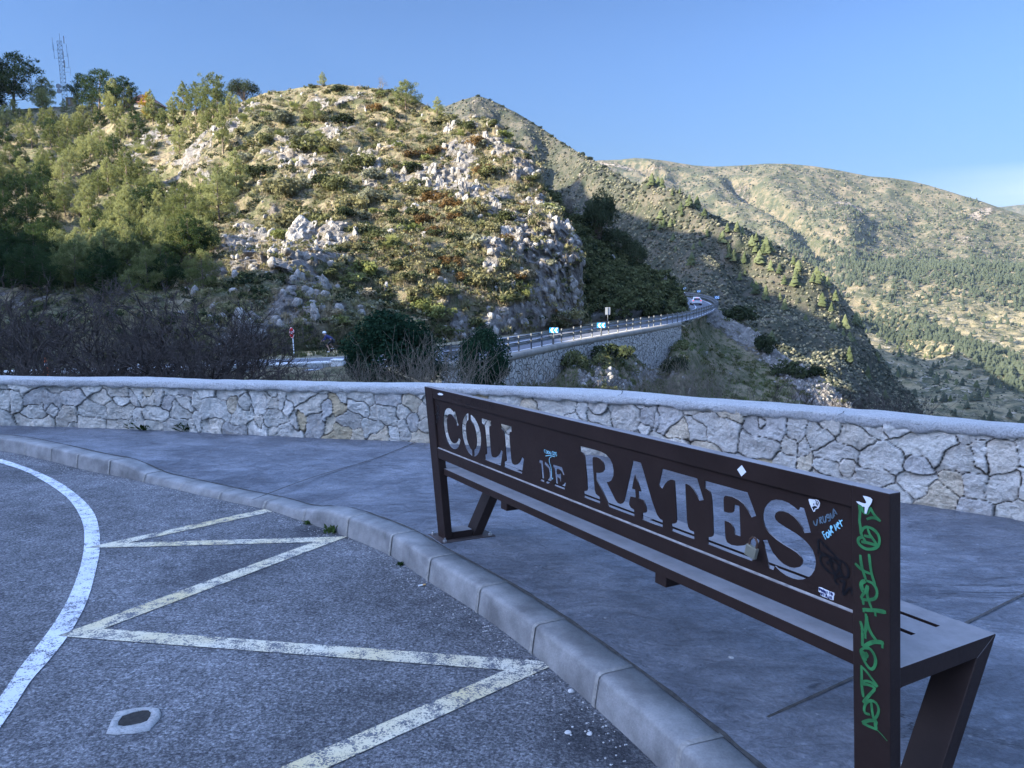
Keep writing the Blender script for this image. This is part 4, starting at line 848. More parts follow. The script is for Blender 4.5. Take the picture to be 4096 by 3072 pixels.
rock = np.maximum(rock, np.clip((nz + .4 * stre - .72) * 1.5, 0, .8) * (PX > 500))
cliff = gauss(PX, PYp, [(1080, 1110, 130, 100), (1210, 1130, 110, 110), (2230, 1130, 110, 170), (2150, 980, 80, 90), (1330, 1020, 70, 60, .6)])
jag = ridged(P * np.array([.42, .42, .22]) + 40, 5); jag2 = np.abs(fbm(P * np.array([1.1, 1.1, .55]), 3))
disp = 2.6 * fbm(P * .045, 3) + .9 * fbm(P * .16 + 5, 3) + .22 * fbm(P * .7, 2)
jag3 = ridged(P * np.array([1.0, 1.0, .6]) + 11, 4)
rdisp = rock * (.30 + .42 * jag + .30 * jag3 - .35 * jag2) + cliff * (.6 * jag + .6 * ridged(P * np.array([.22, .22, .05]), 2) + .5 * jag3)
up3 = np.array([0, 0, 1.])
dirn = Nn * .75 + up3 * .35; dirn[..., 1] = np.minimum(dirn[..., 1], -.2)
P = P + dirn * (disp * edge)[..., None] + np.array([-.25, -.95, .12]) * (rdisp * edge)[..., None]
HP, HX, HY, HN, HROCK = P, PX, PYp, normals(P), rock
tag(mesh_np('near_hill', P, grid_faces(*P.shape[:2]), M_HILL, smooth=True, attrs={'rock': rock.ravel()}), kind='structure')

# ================= dark spur right behind it, along the road's inner side
topS = [(2130, 700, 130), (2180, 765, 128), (2250, 830, 126), (2330, 890, 124), (2420, 960, 122), (2500, 1030, 120), (2580, 1085, 120), (2640, 1120, 122), (2680, 1160, 124), (2705, 1200, 124), (2722, 1240, 122)]
botS = [(2130, 1330, 84), (2250, 1318, 87), (2340, 1302, 88), (2450, 1287, 93), (2550, 1273, 99), (2640, 1262, 105), (2700, 1254, 109), (2722, 1250, 112)]
P, PX, PYp = sheet((2130, 2722), topS, botS, 330, 260, 1.6, back=((3, -.2), (9, -4), (25, -22), (50, -50)))
f_ = np.clip(np.concatenate([np.linspace(0, 1, 260), np.ones(4)]), 0, 1)[:, None]
Nn = normals(P); edge = np.clip(f_ / .04, 0, 1) * np.clip((1.003 - f_) / .06, .12, 1) * np.clip((2722 - PX) / 40, .2, 1)
rock = np.clip(gauss(PX, PYp, [(2350, 1000, 30, 40, .8), (2450, 1060, 40, 60, .7), (2640, 1120, 22, 50), (2610, 1180, 25, 40, .6), (2380, 1290, 60, 30), (2500, 1270, 80, 30), (2620, 1240, 60, 30), (2700, 1220, 30, 40), (2540, 1200, 25, 50, .7), (2290, 1150, 40, 90, .6)]) + .2 * fbm(P * .2, 3), 0, 1)
disp = 1.6 * fbm(P * .07 + 9, 3) + .7 * fbm(P * .3, 3) + rock * (.5 + .6 * ridged(P * np.array([.5, .5, .25]), 4))
P = P + (Nn * .7 + up3 * .4) * (disp * edge)[..., None]
SP_, SX, SY, SN, SROCK = P, PX, PYp, normals(P), rock
tag(mesh_np('hill_spur', P, grid_faces(*P.shape[:2]), M_HILL, smooth=True, attrs={'rock': rock.ravel()}), kind='structure')

# ================= mountain with the pointed peak
topA = [(1500, 560, 760), (1650, 480, 760), (1750, 440, 760), (1800, 420, 755), (1850, 402, 752), (1905, 388, 750), (1925, 390, 750), (1960, 404, 745), (2000, 420, 740), (2060, 450, 730), (2130, 492, 715), (2200, 535, 700), (2270, 582, 675), (2330, 620, 645), (2400, 655, 610), (2460, 690, 575), (2520, 725, 545), (2640, 775, 520), (2800, 835, 500), (2950, 900, 490), (3100, 970, 480), (3250, 1055, 470), (3350, 1145, 455), (3420, 1245, 440), (3480, 1365, 420), (3560, 1490, 400), (3640, 1600, 390), (3720, 1740, 380)]
botA = [(1500, 1500, 240), (2200, 1500, 240), (2600, 1500, 235), (3000, 1620, 215), (3400, 1720, 215), (3720, 1800, 400)]
P, PX, PYp = sheet((1500, 3720), topA, botA, 620, 470, 1.15, back=((8, -6), (30, -50), (80, -150)))
f_ = np.clip(np.concatenate([np.linspace(0, 1, 470), np.ones(3)]), 0, 1)[:, None]
Nn = normals(P); edge = np.clip((1.003 - f_) / .05, .12, 1)
gul = np.zeros(PX.shape)
def seg_d(PX, PY_, pts):
    d = np.full(PX.shape, 1e9)
    for (x0, y0), (x1, y1) in zip(pts, pts[1:]):
        vx, vy = x1 - x0, y1 - y0; tt_ = np.clip(((PX - x0) * vx + (PY_ - y0) * vy) / (vx * vx + vy * vy), 0, 1)
        d = np.minimum(d, np.hypot(PX - x0 - tt_ * vx, PY_ - y0 - tt_ * vy))
    return d
for pts, wd, dp in (([(2180, 640), (2330, 760), (2480, 880), (2640, 1010)], 70, 16), ([(2330, 700), (2500, 860), (2700, 1000), (2900, 1130)], 45, -8), ([(2580, 850), (2760, 935), (2920, 1030), (3080, 1110), (3280, 1220), (3450, 1330)], 34, -17), ([(2660, 820), (2830, 900), (2990, 990), (3150, 1070), (3350, 1180), (3520, 1290)], 30, 15), ([(2000, 480), (2080, 600), (2200, 720)], 40, 6)):
    gul += dp * np.exp(-(seg_d(PX, PYp, pts) / wd) ** 2)
rock = np.clip(gauss(PX, PYp, [(2440, 980, 25, 60, .9), (2250, 800, 40, 30, .7), (2280, 830, 30, 30, .8), (2330, 700, 50, 25, .5), (1900, 500, 25, 90, .6), (1870, 560, 20, 60, .5), (2250, 760, 60, 60, .5)]) + .25 * fbm(P * .03, 4) + .05, 0, 1)
gul = gul * np.clip((3480 - PX) / 260, 0, 1)
disp = 9 * fbm(P * .012 + 2, 4) + 2.5 * fbm(P * .05, 3) - gul + rock * 2.5 * ridged(P * .08, 3) + .8 * fbm(P * .3, 2)
P = P + (Nn * .7 + up3 * .4) * (disp * edge)[..., None]
AP, AX, AY, AN = P, PX, PYp, normals(P)
tz_ = np.clip(gauss(PX, PYp, [(3000, 1350, 300, 200), (3400, 1500, 200, 120)]) * .8, 0, 1)
tag(mesh_np('pointed_mountain', P, grid_faces(*P.shape[:2]), M_MTN, smooth=True, attrs={'rock': rock.ravel(), 'terr': tz_.ravel()}), kind='structure')

# ================= long ridge and valley behind
topB = [(2250, 650, 2500), (2330, 645, 2500), (2400, 640, 2500), (2480, 640, 2480), (2540, 634, 2450), (2600, 637, 2420), (2700, 650, 2400), (2780, 664, 2400), (2850, 668, 2400), (2920, 665, 2380), (3000, 661, 2360), (3080, 656, 2350), (3160, 655, 2330), (3250, 662, 2300), (3320, 672, 2280), (3400, 690, 2260), (3480, 705, 2230), (3560, 710, 2200), (3640, 722, 2180), (3720, 740, 2150), (3800, 765, 2120), (3900, 795, 2080), (4000, 832, 2040), (4096, 862, 2000), (4400, 980, 1900), (4750, 1120, 1800)]
botB = [(2250, 1500, 1000), (2800, 1600, 760), (3300, 1750, 620), (3700, 1800, 600), (4096, 1800, 590), (4750, 1800, 580)]
P, PX, PYp = sheet((2250, 4750), topB, botB, 620, 430, 1.3, back=((40, -8), (200, -60), (500, -250)))
f_ = np.clip(np.concatenate([np.linspace(0, 1, 430), np.ones(3)]), 0, 1)[:, None]
Nn = normals(P); edge = np.clip((1.003 - f_) / .05, .1, 1); gul = np.zeros(PX.shape)
for pts, wd, dp in (([(2922, 739), (3030, 789), (3117, 840), (3189, 891), (3276, 949), (3334, 1043)], 22, 34), ([(3060, 700), (3300, 830), (3420, 900)], 60, -18), ([(2700, 700), (2800, 790), (2900, 860), (3050, 930)], 45, 24), ([(2620, 690), (2800, 760), (2950, 860), (3050, 960)], 30, -18), ([(3700, 850), (3550, 960), (3470, 1010)], 50, 9), ([(3850, 900), (3780, 1000), (3650, 1080)], 45, 8), ([(3400, 860), (3380, 960), (3440, 1060)], 50, -8), ([(3250, 1060), (3400, 1180), (3600, 1270)], 45, 22), ([(3480, 1280), (3600, 1330), (3750, 1430)], 40, 10), ([(2330, 650), (2560, 660), (2640, 700)], 16, 35)):
    gul += dp * np.exp(-(seg_d(PX, PYp, pts) / wd) ** 2)
rock = np.clip(gauss(PX, PYp, [(2450, 668, 110, 14, 1.), (3420, 815, 100, 20, .6), (3500, 975, 50, 25, .8), (3560, 1030, 60, 30, .6), (3850, 920, 60, 25, .6), (2950, 760, 60, 30, .6), (3950, 840, 60, 20, .6)]) + .32 * fbm(P * .006 + 3, 5) + .02, 0, 1) * np.clip((1150 - PYp) / 200, .35, 1)
disp = 30 * fbm(P * .0028 + 2, 4) * np.clip((1500 - PYp) / 400, .25, 1) + 7 * fbm(P * .014, 3) - gul + rock * 6 * ridged(P * .02, 3) + 1.8 * fbm(P * .06, 2)
P = P + (Nn * .6 + up3 * .5) * (disp * edge)[..., None]
VP_, VX, VY, VN = P, PX, PYp, normals(P)
tz_ = np.clip((PYp - 640) / 300, 0, 1) * (.35 + .65 * np.clip((PYp - 1150) / 250, 0, 1))
tag(mesh_np('far_ridge', P, grid_faces(*P.shape[:2]), M_VAL, smooth=True, attrs={'rock': rock.ravel(), 'terr': tz_.ravel(), 'pale': np.clip((PYp - 1120) / 180, 0, 1).ravel()}), kind='structure')
# ================= very far range at the right edge
P, PX, PYp = sheet((3900, 5000), [(3900, 850, 4700), (4000, 838, 4700), (4060, 826, 4700), (4096, 822, 4700), (4300, 800, 4700), (5000, 860, 4700)], [(3900, 1200, 4000), (5000, 1200, 4000)], 60, 30, 1.2, back=((150, -100),))
P = P + up3 * (60 * fbm(P * .0012, 3))[..., None] * .5
tag(mesh_np('distant_range', P, grid_faces(*P.shape[:2]), M_VAL, smooth=True, attrs={'rock': np.full(P.shape[:2], .3).ravel(), 'terr': np.zeros(P.shape[:2]).ravel()}), kind='structure')

# ================= gully below the road and the rocky slope right of it
topG = [(1700, 1560, 50), (1950, 1560, 52), (2150, 1545, 56), (2215, 1515, 59.5), (2250, 1475, 61), (2275, 1440, 62), (2310, 1428, 62.8), (2345, 1450, 63), (2370, 1452, 64), (2400, 1402, 65), (2440, 1376, 67.5), (2500, 1388, 72), (2550, 1430, 75.5), (2590, 1472, 78), (2640, 1468, 81), (2665, 1440, 83), (2690, 1372, 86), (2735, 1308, 90), (2780, 1278, 97), (2870, 1238, 119), (2930, 1262, 119), (3000, 1297, 118), (3060, 1350, 114), (3111, 1407, 108), (3260, 1500, 100), (3389, 1607, 94), (3480, 1720, 90)]
botG = [(1700, 1900, 15), (2400, 1900, 17), (2800, 1900, 24), (3480, 1900, 40)]
P, PX, PYp = sheet((1700, 3480), topG, botG, 520, 300, .75, back=((2, -.5), (8, -7), (25, -25)))
f_ = np.clip(np.concatenate([np.linspace(0, 1, 300), np.ones(3)]), 0, 1)[:, None]
Nn = normals(P); edge = np.clip((1.003 - f_) / .05, .1, 1) * np.where(PX < 2740, .5, 1)
scree = np.clip(1.2 - np.abs((PYp - 1300) - (PX - 2900) * .72 + 25) / 75, 0, 1) * (PX > 2830) * (.5 + .5 * (PX < 3300))
rock = np.clip(scree * .85 + gauss(PX, PYp, [(2385, 1500, 30, 60), (2440, 1505, 40, 40), (2330, 1520, 30, 60, .9), (2600, 1500, 90, 30, .8), (2420, 1440, 20, 60, .5), (3330, 1590, 60, 50), (3200, 1540, 50, 50, .8), (3100, 1420, 30, 50, .7), (2500, 1530, 60, 30, .7)]) + .25 * fbm(P * .35, 3), 0, 1)
disp = .9 * fbm(P * .12 + 9, 3) + .3 * fbm(P * .5, 3) + rock * (.12 + .35 * ridged(P * .9, 3))
P = P + (Nn * .6 + up3 * .4) * (disp * edge)[..., None]
GP, GX, GY, GN, GROCK = P, PX, PYp, normals(P), rock
tag(mesh_np('rocky_slope', P, grid_faces(*P.shape[:2]), M_HILL, smooth=True, attrs={'rock': rock.ravel()}), kind='structure')

# ================= banks below the terrace wall on the left, verge, and the ground all around
Xg = np.linspace(-75, 2, 150); s_ = np.linspace(0, 1, 60)
RZ = -4.25
xx_, ss_ = np.meshgrid(Xg, s_)
y0 = np.interp(xx_, [-75, -12, 0, 2], [9.2, 8.6, 8.1, 8.0]); y1 = np.interp(xx_, [-75, -28, -14, -3, 2], [38, 41, 46, 50, 52])
yy_ = y0 + (y1 - y0) * ss_; drp = np.clip((xx_ + 9) / 9, 0, 1) * np.clip((ss_ - .15) / .5, 0, 1) * 4.5
zz2 = -drp - .75 + (RZ + .1 + .75) * np.clip(ss_ * 1.25, 0, 1) ** .8 + .12 * fbm(np.stack([xx_ * .5, yy_ * .5, xx_ * 0], -1), 3)
BKP = np.stack([xx_, yy_, zz2], -1)
tag(mesh_np('left_bank', BKP, grid_faces(60, 150), M_HILL, smooth=True, attrs={'rock': np.zeros(60 * 150)}), kind='structure')
# base terrain sheet, far below, reaching the horizon on every side
g = np.r_[-4800, -3000, -1200, -600, np.linspace(-300, 300, 13), 600, 1200, 3000, 4800]; X, Y = np.meshgrid(g, g); rr = np.hypot(X, Y - 300)
Z = -260 + 0 * X; Z = np.where((Y < 0), np.interp(np.hypot(X, Y), [0, 60, 300, 2000], [-6, -6, -30, -200]), Z); Z = np.where((X > -60) & (X < 5) & (Y < 60) & (Y >= 0), -14, Z)
tag(mesh_np('ground', np.stack([X, Y, Z], -1), grid_faces(len(g), len(g)), M_MTN, smooth=True, attrs={'rock': np.zeros(X.size), 'terr': np.zeros(X.size)}), kind='structure')

# ================= unseen hillside added on the left, crest shaped to shade the terrace
def crest_need(px, py, D, X0=-100.):
    q = at(px, py, D); t_ = (q[0] - X0) / -SUN[0]; return q[1] + SUN[1] * t_, q[2] + SUN[2] * t_
need = [crest_need(*a) for a in ((0, 860, 85), (300, 1080, 70), (600, 1110, 70), (900, 1040, 78), (1100, 1075, 76), (1330, 1180, 66), (1700, 1370, 60), (2050, 1408, 54.3), (2420, 1345, 69))]
print('crest', [tuple(np.round(a, 1)) for a in need])
YC = [n_[0] for n_ in need]; ZC = [n_[1] for n_ in need]; o_s = np.argsort(YC); YC = np.array(YC)[o_s]; ZC = np.array(ZC)[o_s]
ya = np.linspace(-260, 110, 190); hc = np.interp(ya, np.r_[-260, -120, -40, YC], np.r_[40, 52, 50, ZC]); hc = np.where(ya > YC[-1], ZC[-1] - (ya - YC[-1]) * .25, hc)
xs = np.r_[np.linspace(-240, -104, 18), -100, np.linspace(-97, -22, 34)]
X, Y = np.meshgrid(xs, ya)
xr = np.minimum(-22, -.80 * Y - 5)
prof = np.where(X < -100, np.interp(X, [-240, -100], [.35, 1]), np.clip((xr - X) / (xr + 100), 0, 1) ** .8)
prof = np.where(xr < -97, np.where(X <= -99.9, prof, 0), prof); base = -4.4
Z = base + (hc[:, None] - base) * prof + np.where(np.abs(X + 100) < 2, 0, 1.5 * fbm(np.stack([X * .05, Y * .05, X * 0], -1), 3)) * np.clip((-22 - X) / 20, 0, 1)
tag(mesh_np('shade_hillside', np.stack([X, Y, Z], -1), grid_faces(*X.shape), M_HILL, smooth=True, attrs={'rock': np.zeros(X.size)}), kind='structure')
# steep mountain added out of frame, crest solved so it shades the slope beyond
def need_A(px, py):
    i = np.unravel_index(np.argmin((AX - px) ** 2 + (AY - py) ** 2), AX.shape); q = AP[i]
    a_ = np.array([-208., 236.]); d_ = np.array([-262., 160.])
    s_, t_ = np.linalg.solve(np.array([[SUN[0], -d_[0]], [SUN[1], -d_[1]]]), a_ - q[:2]); return (*(q[:2] + s_ * SUN[:2]), q[2] + s_ * SUN[2] + 7)
crest = [need_A(*a_) for a_ in ((2173, 690), (2347, 777), (2496, 862), (2645, 936), (2770, 996), (2900, 1050), (2975, 1110), (3117, 1215), (3290, 1303), (3349, 1390), (3450, 1500))]
crest.sort(key=lambda q: q[0]); print('crestA', [tuple(np.round(q, 0)) for q in crest])
e_ = crest[-1]; crest = np.array([(crest[0][0] - 150, crest[0][1] + 70, crest[0][2] - 130)] + crest + [(e_[0] + 3, e_[1] - 2, e_[2] * .4), (e_[0] + 5, e_[1] - 3, 20)], float)
crest[:, 2] = np.maximum(crest[:, 2], 15)
cr = interp_path(crest, 3); cT = np.gradient(cr[:, :2], axis=0); cT /= np.linalg.norm(cT, axis=1, keepdims=True); cN = np.stack([-cT[:, 1], cT[:, 0]], -1)
offs = np.r_[-12, -8, -4, 0, 8, 20, 35, 50, 64]; Pm = np.zeros((len(cr), len(offs), 3))
for j, a in enumerate(offs):
    k = 1 - np.abs(a) / (13 if a < 0 else 66); Pm[:, j, :2] = cr[:, :2] - cN * a * 0 + cN * (-a); Pm[:, j, 2] = 10 + (cr[:, 2] - 10) * k + 3 * vnoise(np.c_[cr[:, :2] * .06, np.full(len(cr), j * 3.)]) * (k < 1)
tag(mesh_np('shade_mountain', Pm, grid_faces(*Pm.shape[:2]), M_MTN, smooth=True, attrs={'rock': np.zeros(Pm[..., 0].size), 'terr': np.zeros(Pm[..., 0].size)}), kind='structure')
# ------------------------------------------------------------------ mountain road, retaining wall, guardrail, signs, traffic
OUT = interp_path(np.array([(-78, 35.5, 0), (-28, 40, 0), (-14, 44, 0), (-6, 47.2, 0), (-2.5, 50.3, 0), (0, 54.3, 0), (5.5, 64.8, 0), (14.9, 80.3, 0), (21, 91, 0), (27.2, 105, 0), (33, 120.5, 0), (36, 133, 0), (39.5, 150, 0), (42, 170, 0), (41, 186, 0), (36, 200, 0), (22, 214, 0), (0, 224, 0)]), .5)[:, :2]
oT = np.gradient(OUT, axis=0); oT /= np.linalg.norm(oT, axis=1, keepdims=True); oN = np.stack([-oT[:, 1], oT[:, 0]], -1)   # towards the hill (left of travel)
oA = np.concatenate([[0], np.cumsum(np.linalg.norm(np.diff(OUT, axis=0), axis=1))])
def rib(offs, zs, name, mat, i0=0, i1=None, smooth=False, kind='structure', attrs=None):
    i1 = i1 or len(OUT); P = np.zeros((i1 - i0, len(offs), 3))
    for j, (a, z) in enumerate(zip(offs, zs)):
        P[:, j, :2] = OUT[i0:i1] + oN[i0:i1] * a; P[:, j, 2] = RZ + z
    o = mesh_np(name, P, grid_faces(i1 - i0, len(offs)), mat, smooth=smooth, attrs={k: np.repeat(v_, len(offs)) for k, v_ in (attrs or {}).items()})
    if kind: tag(o, kind=kind)
    return o
M_ROAD = flat('road_asphalt', (.105, .11, .125), .85, var=.12, sc=.6); M_LINE = flat('road_line', (.62, .64, .66), .8); M_CONC = flat('road_concrete', (.24, .22, .19), .9, var=.2, sc=1.5)
rib([-.1, 3.4, 6.9], [0, .06, 0], 'mountain_road', M_ROAD)
rib([6.9, 8.6], [-.0, .02], 'road_verge', M_CONC if 0 else flat('verge_soil', (.16, .14, .09), .95, var=.35, sc=1.2))
for a in (.35, 6.6): rib([a, a + .13], [.012 if a < 1 else .02, .014 if a < 1 else .018], 'edge_line_marking', M_LINE)
rib([3.35, 3.47], [.068, .068], 'centre_line_marking', M_LINE)
iw0 = np.argmin(np.hypot(OUT[:, 0] + 5, OUT[:, 1] - 47.8)); iw1 = np.argmin(np.hypot(OUT[:, 0] - 19.5, OUT[:, 1] - 88))
rw = empty('retaining_wall', (float(OUT[iw0, 0]), float(OUT[iw0, 1]), RZ)); tag(rw, 'tall pale stone retaining wall carrying the road below the guardrail', 'wall')
t = NT('retaining_stone'); pos = t.n('NewGeometry').outputs['Position']
wv = t.n('VectorMath', {0: pos, 1: t.n('VectorMath', {0: t.noise(pos, 1.5, 3, out='Color'), 'Scale': .35}, operation='SCALE').outputs[0]}, operation='ADD').outputs[0]
ed = t.n('TexVoronoi', {'Vector': wv, 'Scale': 2.3}, feature='DISTANCE_TO_EDGE').outputs[0]; cel = t.n('TexVoronoi', {'Vector': wv, 'Scale': 2.3}).outputs['Color']
cel = t.n('SeparateXYZ', {0: cel}).outputs[0]; c = t.mix(cel, (.36, .34, .31), (.46, .43, .39)); c = t.mix(1, c, t.ramp(t.noise(pos, 3, 5, .7), [(.3, .75), (.7, 1.15)]), 'MULTIPLY')
c = t.mix(t.ramp(ed, [(.015, 1), (.05, 0)]), c, (.07, .065, .055)); M_RW = t.pbr(c, .95, t.bump(t.ramp(ed, [(0, 0), (.09, 1)]), 1, .12))
zc = np.linspace(-.35, -7.5, 24)
o = rib([-.62 - .02 * k for k in range(24)], list(zc), 'stone_face', M_RW, iw0, iw1, kind=None); o.parent = rw
o = rib([-.1, -.55, -.66, -.66, -.60], [.10, .09, .04, -.34, -.36], 'concrete_coping', M_CONC, iw0, iw1, kind=None); o.parent = rw
world_children(rw)

# guardrail: two beams on I-posts
M_GALV = NT('galvanised_steel'); M_GALV = M_GALV.pbr(M_GALV.ramp(M_GALV.noise(M_GALV.co(), 4, 4), [(.3, (.13, .137, .147)), (.7, (.19, .20, .21))]), .42, metal=.55)
g0 = np.argmin(np.hypot(OUT[:, 0] + 4.5, OUT[:, 1] - 48)); g1_ = np.argmin(np.hypot(OUT[:, 0] - 30, OUT[:, 1] - 207))
gr = empty('guardrail', (float(OUT[g0, 0]), float(OUT[g0, 1]), RZ)); tag(gr, 'galvanised double-beam guardrail along the outer edge of the mountain road', 'guardrail')
for zc_ in (1.02, .60):
    pf = [(-.04, -.155), (.02, -.12), (.04, -.08), (-.02, -.02), (-.02, .02), (.04, .08), (.02, .12), (-.04, .155)]
    P = np.zeros((g1_ - g0, len(pf), 3))
    for j, (a, z) in enumerate(pf): P[:, j, :2] = OUT[g0:g1_] + oN[g0:g1_] * (.0 + a); P[:, j, 2] = RZ + zc_ + z
    o = mesh_np('beam', P, grid_faces(*P.shape[:2]), M_GALV, gr)
world_children(gr)
b = MB(); b.box(-.05, -.04, .0, -.042, .04, 1.18); b.box(.042, -.04, .0, .05, .04, 1.18); b.box(-.042, -.006, .001, .042, .006, 1.179)
b.box(-.04, .04, .95, .04, .11, 1.08); b.box(-.04, .04, .53, .04, .11, .66); pm_ = b.build('post', M_GALV, add=False)
for s in np.arange(oA[g0] + .5, oA[g1_], 2.0):
    i = np.argmin(abs(oA - s)); p = OUT[i] + oN[i] * -.16; an = math.atan2(oT[i, 1], oT[i, 0])
    inst('post', pm_, gr, (p[0] - gr.location.x, p[1] - gr.location.y, .08), (0, 0, an))

# chevron boards
M_SBLU = flat('sign_blue', (.03, .28, .62), .4, var=.03); M_SWHT = flat('sign_white', (.80, .82, .84), .4, var=.03); M_SGRY = flat('sign_grey', (.30, .32, .35), .5, metal=.4); M_SRED = flat('sign_red', (.62, .012, .02), .4, var=.05)
def chevron(px, py, w_px, base_y, label, arm, yaw=0, D=None):
    D = D or 5.85 * F / (base_y - 1091); q = at(px, py, D); w_ = w_px / F * D; h_ = w_ * .58
    r = empty('chevron_sign', (float(q[0]), float(q[1]), RZ), R_(yaw)); tag(r, label, 'road sign', 'blue and white chevron boards on the bend'); zc_ = float(q[2]) - RZ
    b = MB(); b.box(-w_ / 2, -.02, zc_ - h_ / 2, w_ / 2, .02, zc_ + h_ / 2, bevel=.01); b.build('board', M_SBLU, r)
    for k, cx in enumerate((-.42, .04)):
        b = MB(); x0 = cx * w_; t_ = w_ * .20; s_ = h_ * .46; k_ = w_ * .20
        P_ = [(x0, 0), (x0 + k_, s_), (x0 + k_ + t_, s_), (x0 + t_, 0), (x0 + k_ + t_, -s_), (x0 + k_, -s_)]
        b.prism([(a, c_) for a, c_ in P_], -.025, -.0215, lambda u, a, c_: Vector((a, u, zc_ + c_))); b.build('chevron_mark', M_SWHT, r)
    b = MB()
    if arm: b.tube([(0, .03, zc_ - h_ / 2 - .02), (0, .03, zc_ - h_ / 2 - .5), (-.02, .03, zc_ - h_ / 2 - .52)], .045, 6); b.box(-.45, .0, zc_ - h_ / 2 - .28, .02, .05, zc_ - h_ / 2 - .20)
    b.tube([(0, .04, -.1 if not arm else .2), (0, .04, zc_ - h_ / 2)], .04, 6); b.build('bracket', M_GALV, r)
chevron(2216, 1321, 36, 1388, 'blue and white chevron board above the guardrail, nearest the dark bush', True, D=59)
chevron(2405, 1301, 34, 1350, 'blue and white chevron board above the guardrail, second from the dark bush', True, D=67)
chevron(2738, 1154, 13, 1190, 'far chevron board above the cyclist beyond the car, leftmost of three', False, D=181)
chevron(2795, 1165, 14, 1192, 'far chevron board above the curved rail, middle of three', False, D=167)
chevron(2868, 1190, 18, 1232, 'far chevron board at the outside of the bend, right of the white car', False, D=127)
# sign seen from behind
q = at(2431, 1244, 78); r = empty('traffic_sign', (float(q[0]), float(q[1]), RZ)); tag(r, 'grey square back of a traffic sign on a pole against the dark slope', 'road sign')
zc_ = float(q[2]) - RZ; b = MB(); b.box(-.26, -.015, zc_ - .38, .26, .015, zc_ + .38, bevel=.01); b.box(-.24, -.03, zc_ - .3, .24, -.016, zc_ - .26); b.box(-.24, -.03, zc_ + .26, .24, -.016, zc_ + .3); b.build('sign_back', M_SGRY, r)
b = MB(); b.tube([(0, -.05, -.3), (0, -.05, zc_ + .35)], .04, 8); b.build('pole', M_GALV, r)
# STOP sign
q = at(1163, 1331, 52.5); r = empty('stop_sign', (float(q[0]) + .12, float(q[1]), RZ), R_(-58)); tag(r, 'red octagonal STOP sign on a leaning white post behind the bare trees', 'road sign')
r.rotation_euler = (R_(0), R_(-4), R_(-50)); zc_ = float(q[2]) - RZ; rr_ = .40
oc = [(math.cos(R_(22.5 + 45 * k)), math.sin(R_(22.5 + 45 * k))) for k in range(8)]
fn_ = lambda u, a, c_: Vector((a, u, zc_ + c_))
b = MB(); b.prism([(a * rr_, c_ * rr_) for a, c_ in oc], -.012, .012, fn_); b.build('board_edge', M_SWHT, r)
b = MB(); b.prism([(a * rr_ * .92, c_ * rr_ * .92) for a, c_ in oc], -.018, -.0125, fn_); b.build('board', M_SRED, r)
GL = {'S': [[(.9,.85),(.5,1),(.1,.85),(.15,.6),(.8,.4),(.9,.15),(.5,0),(.05,.15)]], 'T': [[(0,1),(.95,1)], [(.48,1),(.48,0)]], 'O': [[(.5,0),(.08,.25),(.08,.75),(.5,1),(.92,.75),(.92,.25),(.5,0)]], 'P': [[(.1,0),(.1,1),(.7,1),(.88,.78),(.7,.52),(.1,.5)]]}
b = MB()
for k, ch in enumerate('STOP'):
    for s in GL[ch]: b.tube([((-.27 + k * .142 + x * .108), -.022, zc_ - .105 + y * .21) for x, y in s], .017, 4)
b.build('stop_lettering', M_SWHT, r)
b = MB(); b.tube([(0, .05, -.4), (0, .05, zc_ + .3)], .04, 8); b.build('post', M_SWHT, r)

# white low parapet on the near side of the road, with its end pier
pp = empty('white_parapet', (-27, 42, RZ)); tag(pp, 'low white rendered parapet along the road behind the bare trees', 'wall')
L_ = [(-30.5, 41.4), (-27, 42.2), (-22, 43.2), (-18, 44.2), (-14.4, 45.3), (-11.3, 46.4)]
P = interp_path(np.array([(x, y, 0) for x, y in L_]), .5)[:, :2]; T_ = np.gradient(P, axis=0); T_ /= np.linalg.norm(T_, axis=1, keepdims=True); N_ = np.stack([-T_[:, 1], T_[:, 0]], -1)
se = [(-.20, -1.4), (-.20, .48), (-.23, .5), (-.23, .58), (-.15, .63), (.15, .63), (.22, .58), (.22, .5), (.2, .48), (.2, -1)]
PP = np.zeros((len(P), len(se), 3))
for j, (a, z) in enumerate(se): PP[:, j, :2] = P + N_ * a; PP[:, j, 2] = RZ - .25 + z + .02 * vnoise(np.c_[P, P[:, :1] * 0 + j])
mesh_np('parapet_body', PP, grid_faces(*PP.shape[:2]), M_CAP, pp); world_children(pp)
pr = empty('white_pier', (-10.9, 46.3, RZ)); tag(pr, 'short white rendered pier at the end of the low parapet by the cyclist', 'pier')
b = MB(); b.box(-.35, -.3, -1, .35, .3, .42, bevel=.03); b.box(-.4, -.35, .42, .4, .35, .5, bevel=.02); b.build('pier_body', M_CAP, pr); 
q = at(186, 1492, 41.0); cn = empty('traffic_cone', (float(q[0]), float(q[1]), float(q[2]) - .1)); tag(cn, 'orange and white traffic cone behind the leaning bare trunks', 'traffic cone')
M_ORG = flat('cone_orange', (.72, .12, .02), .5); b = MB(); b.box(-.2, -.2, 0, .2, .2, .04, bevel=.01); b.build('foot', M_ORG, cn)
b = MB(); b.tube([(0, 0, .04), (0, 0, .5), (0, 0, .95)], [.14, .09, .035], 12); b.build('cone_body', M_ORG, cn)
b = MB(); b.tube([(0, 0, .5), (0, 0, .66)], [.094, .078], 12, caps=False); b.build('white_band', M_SWHT, cn)

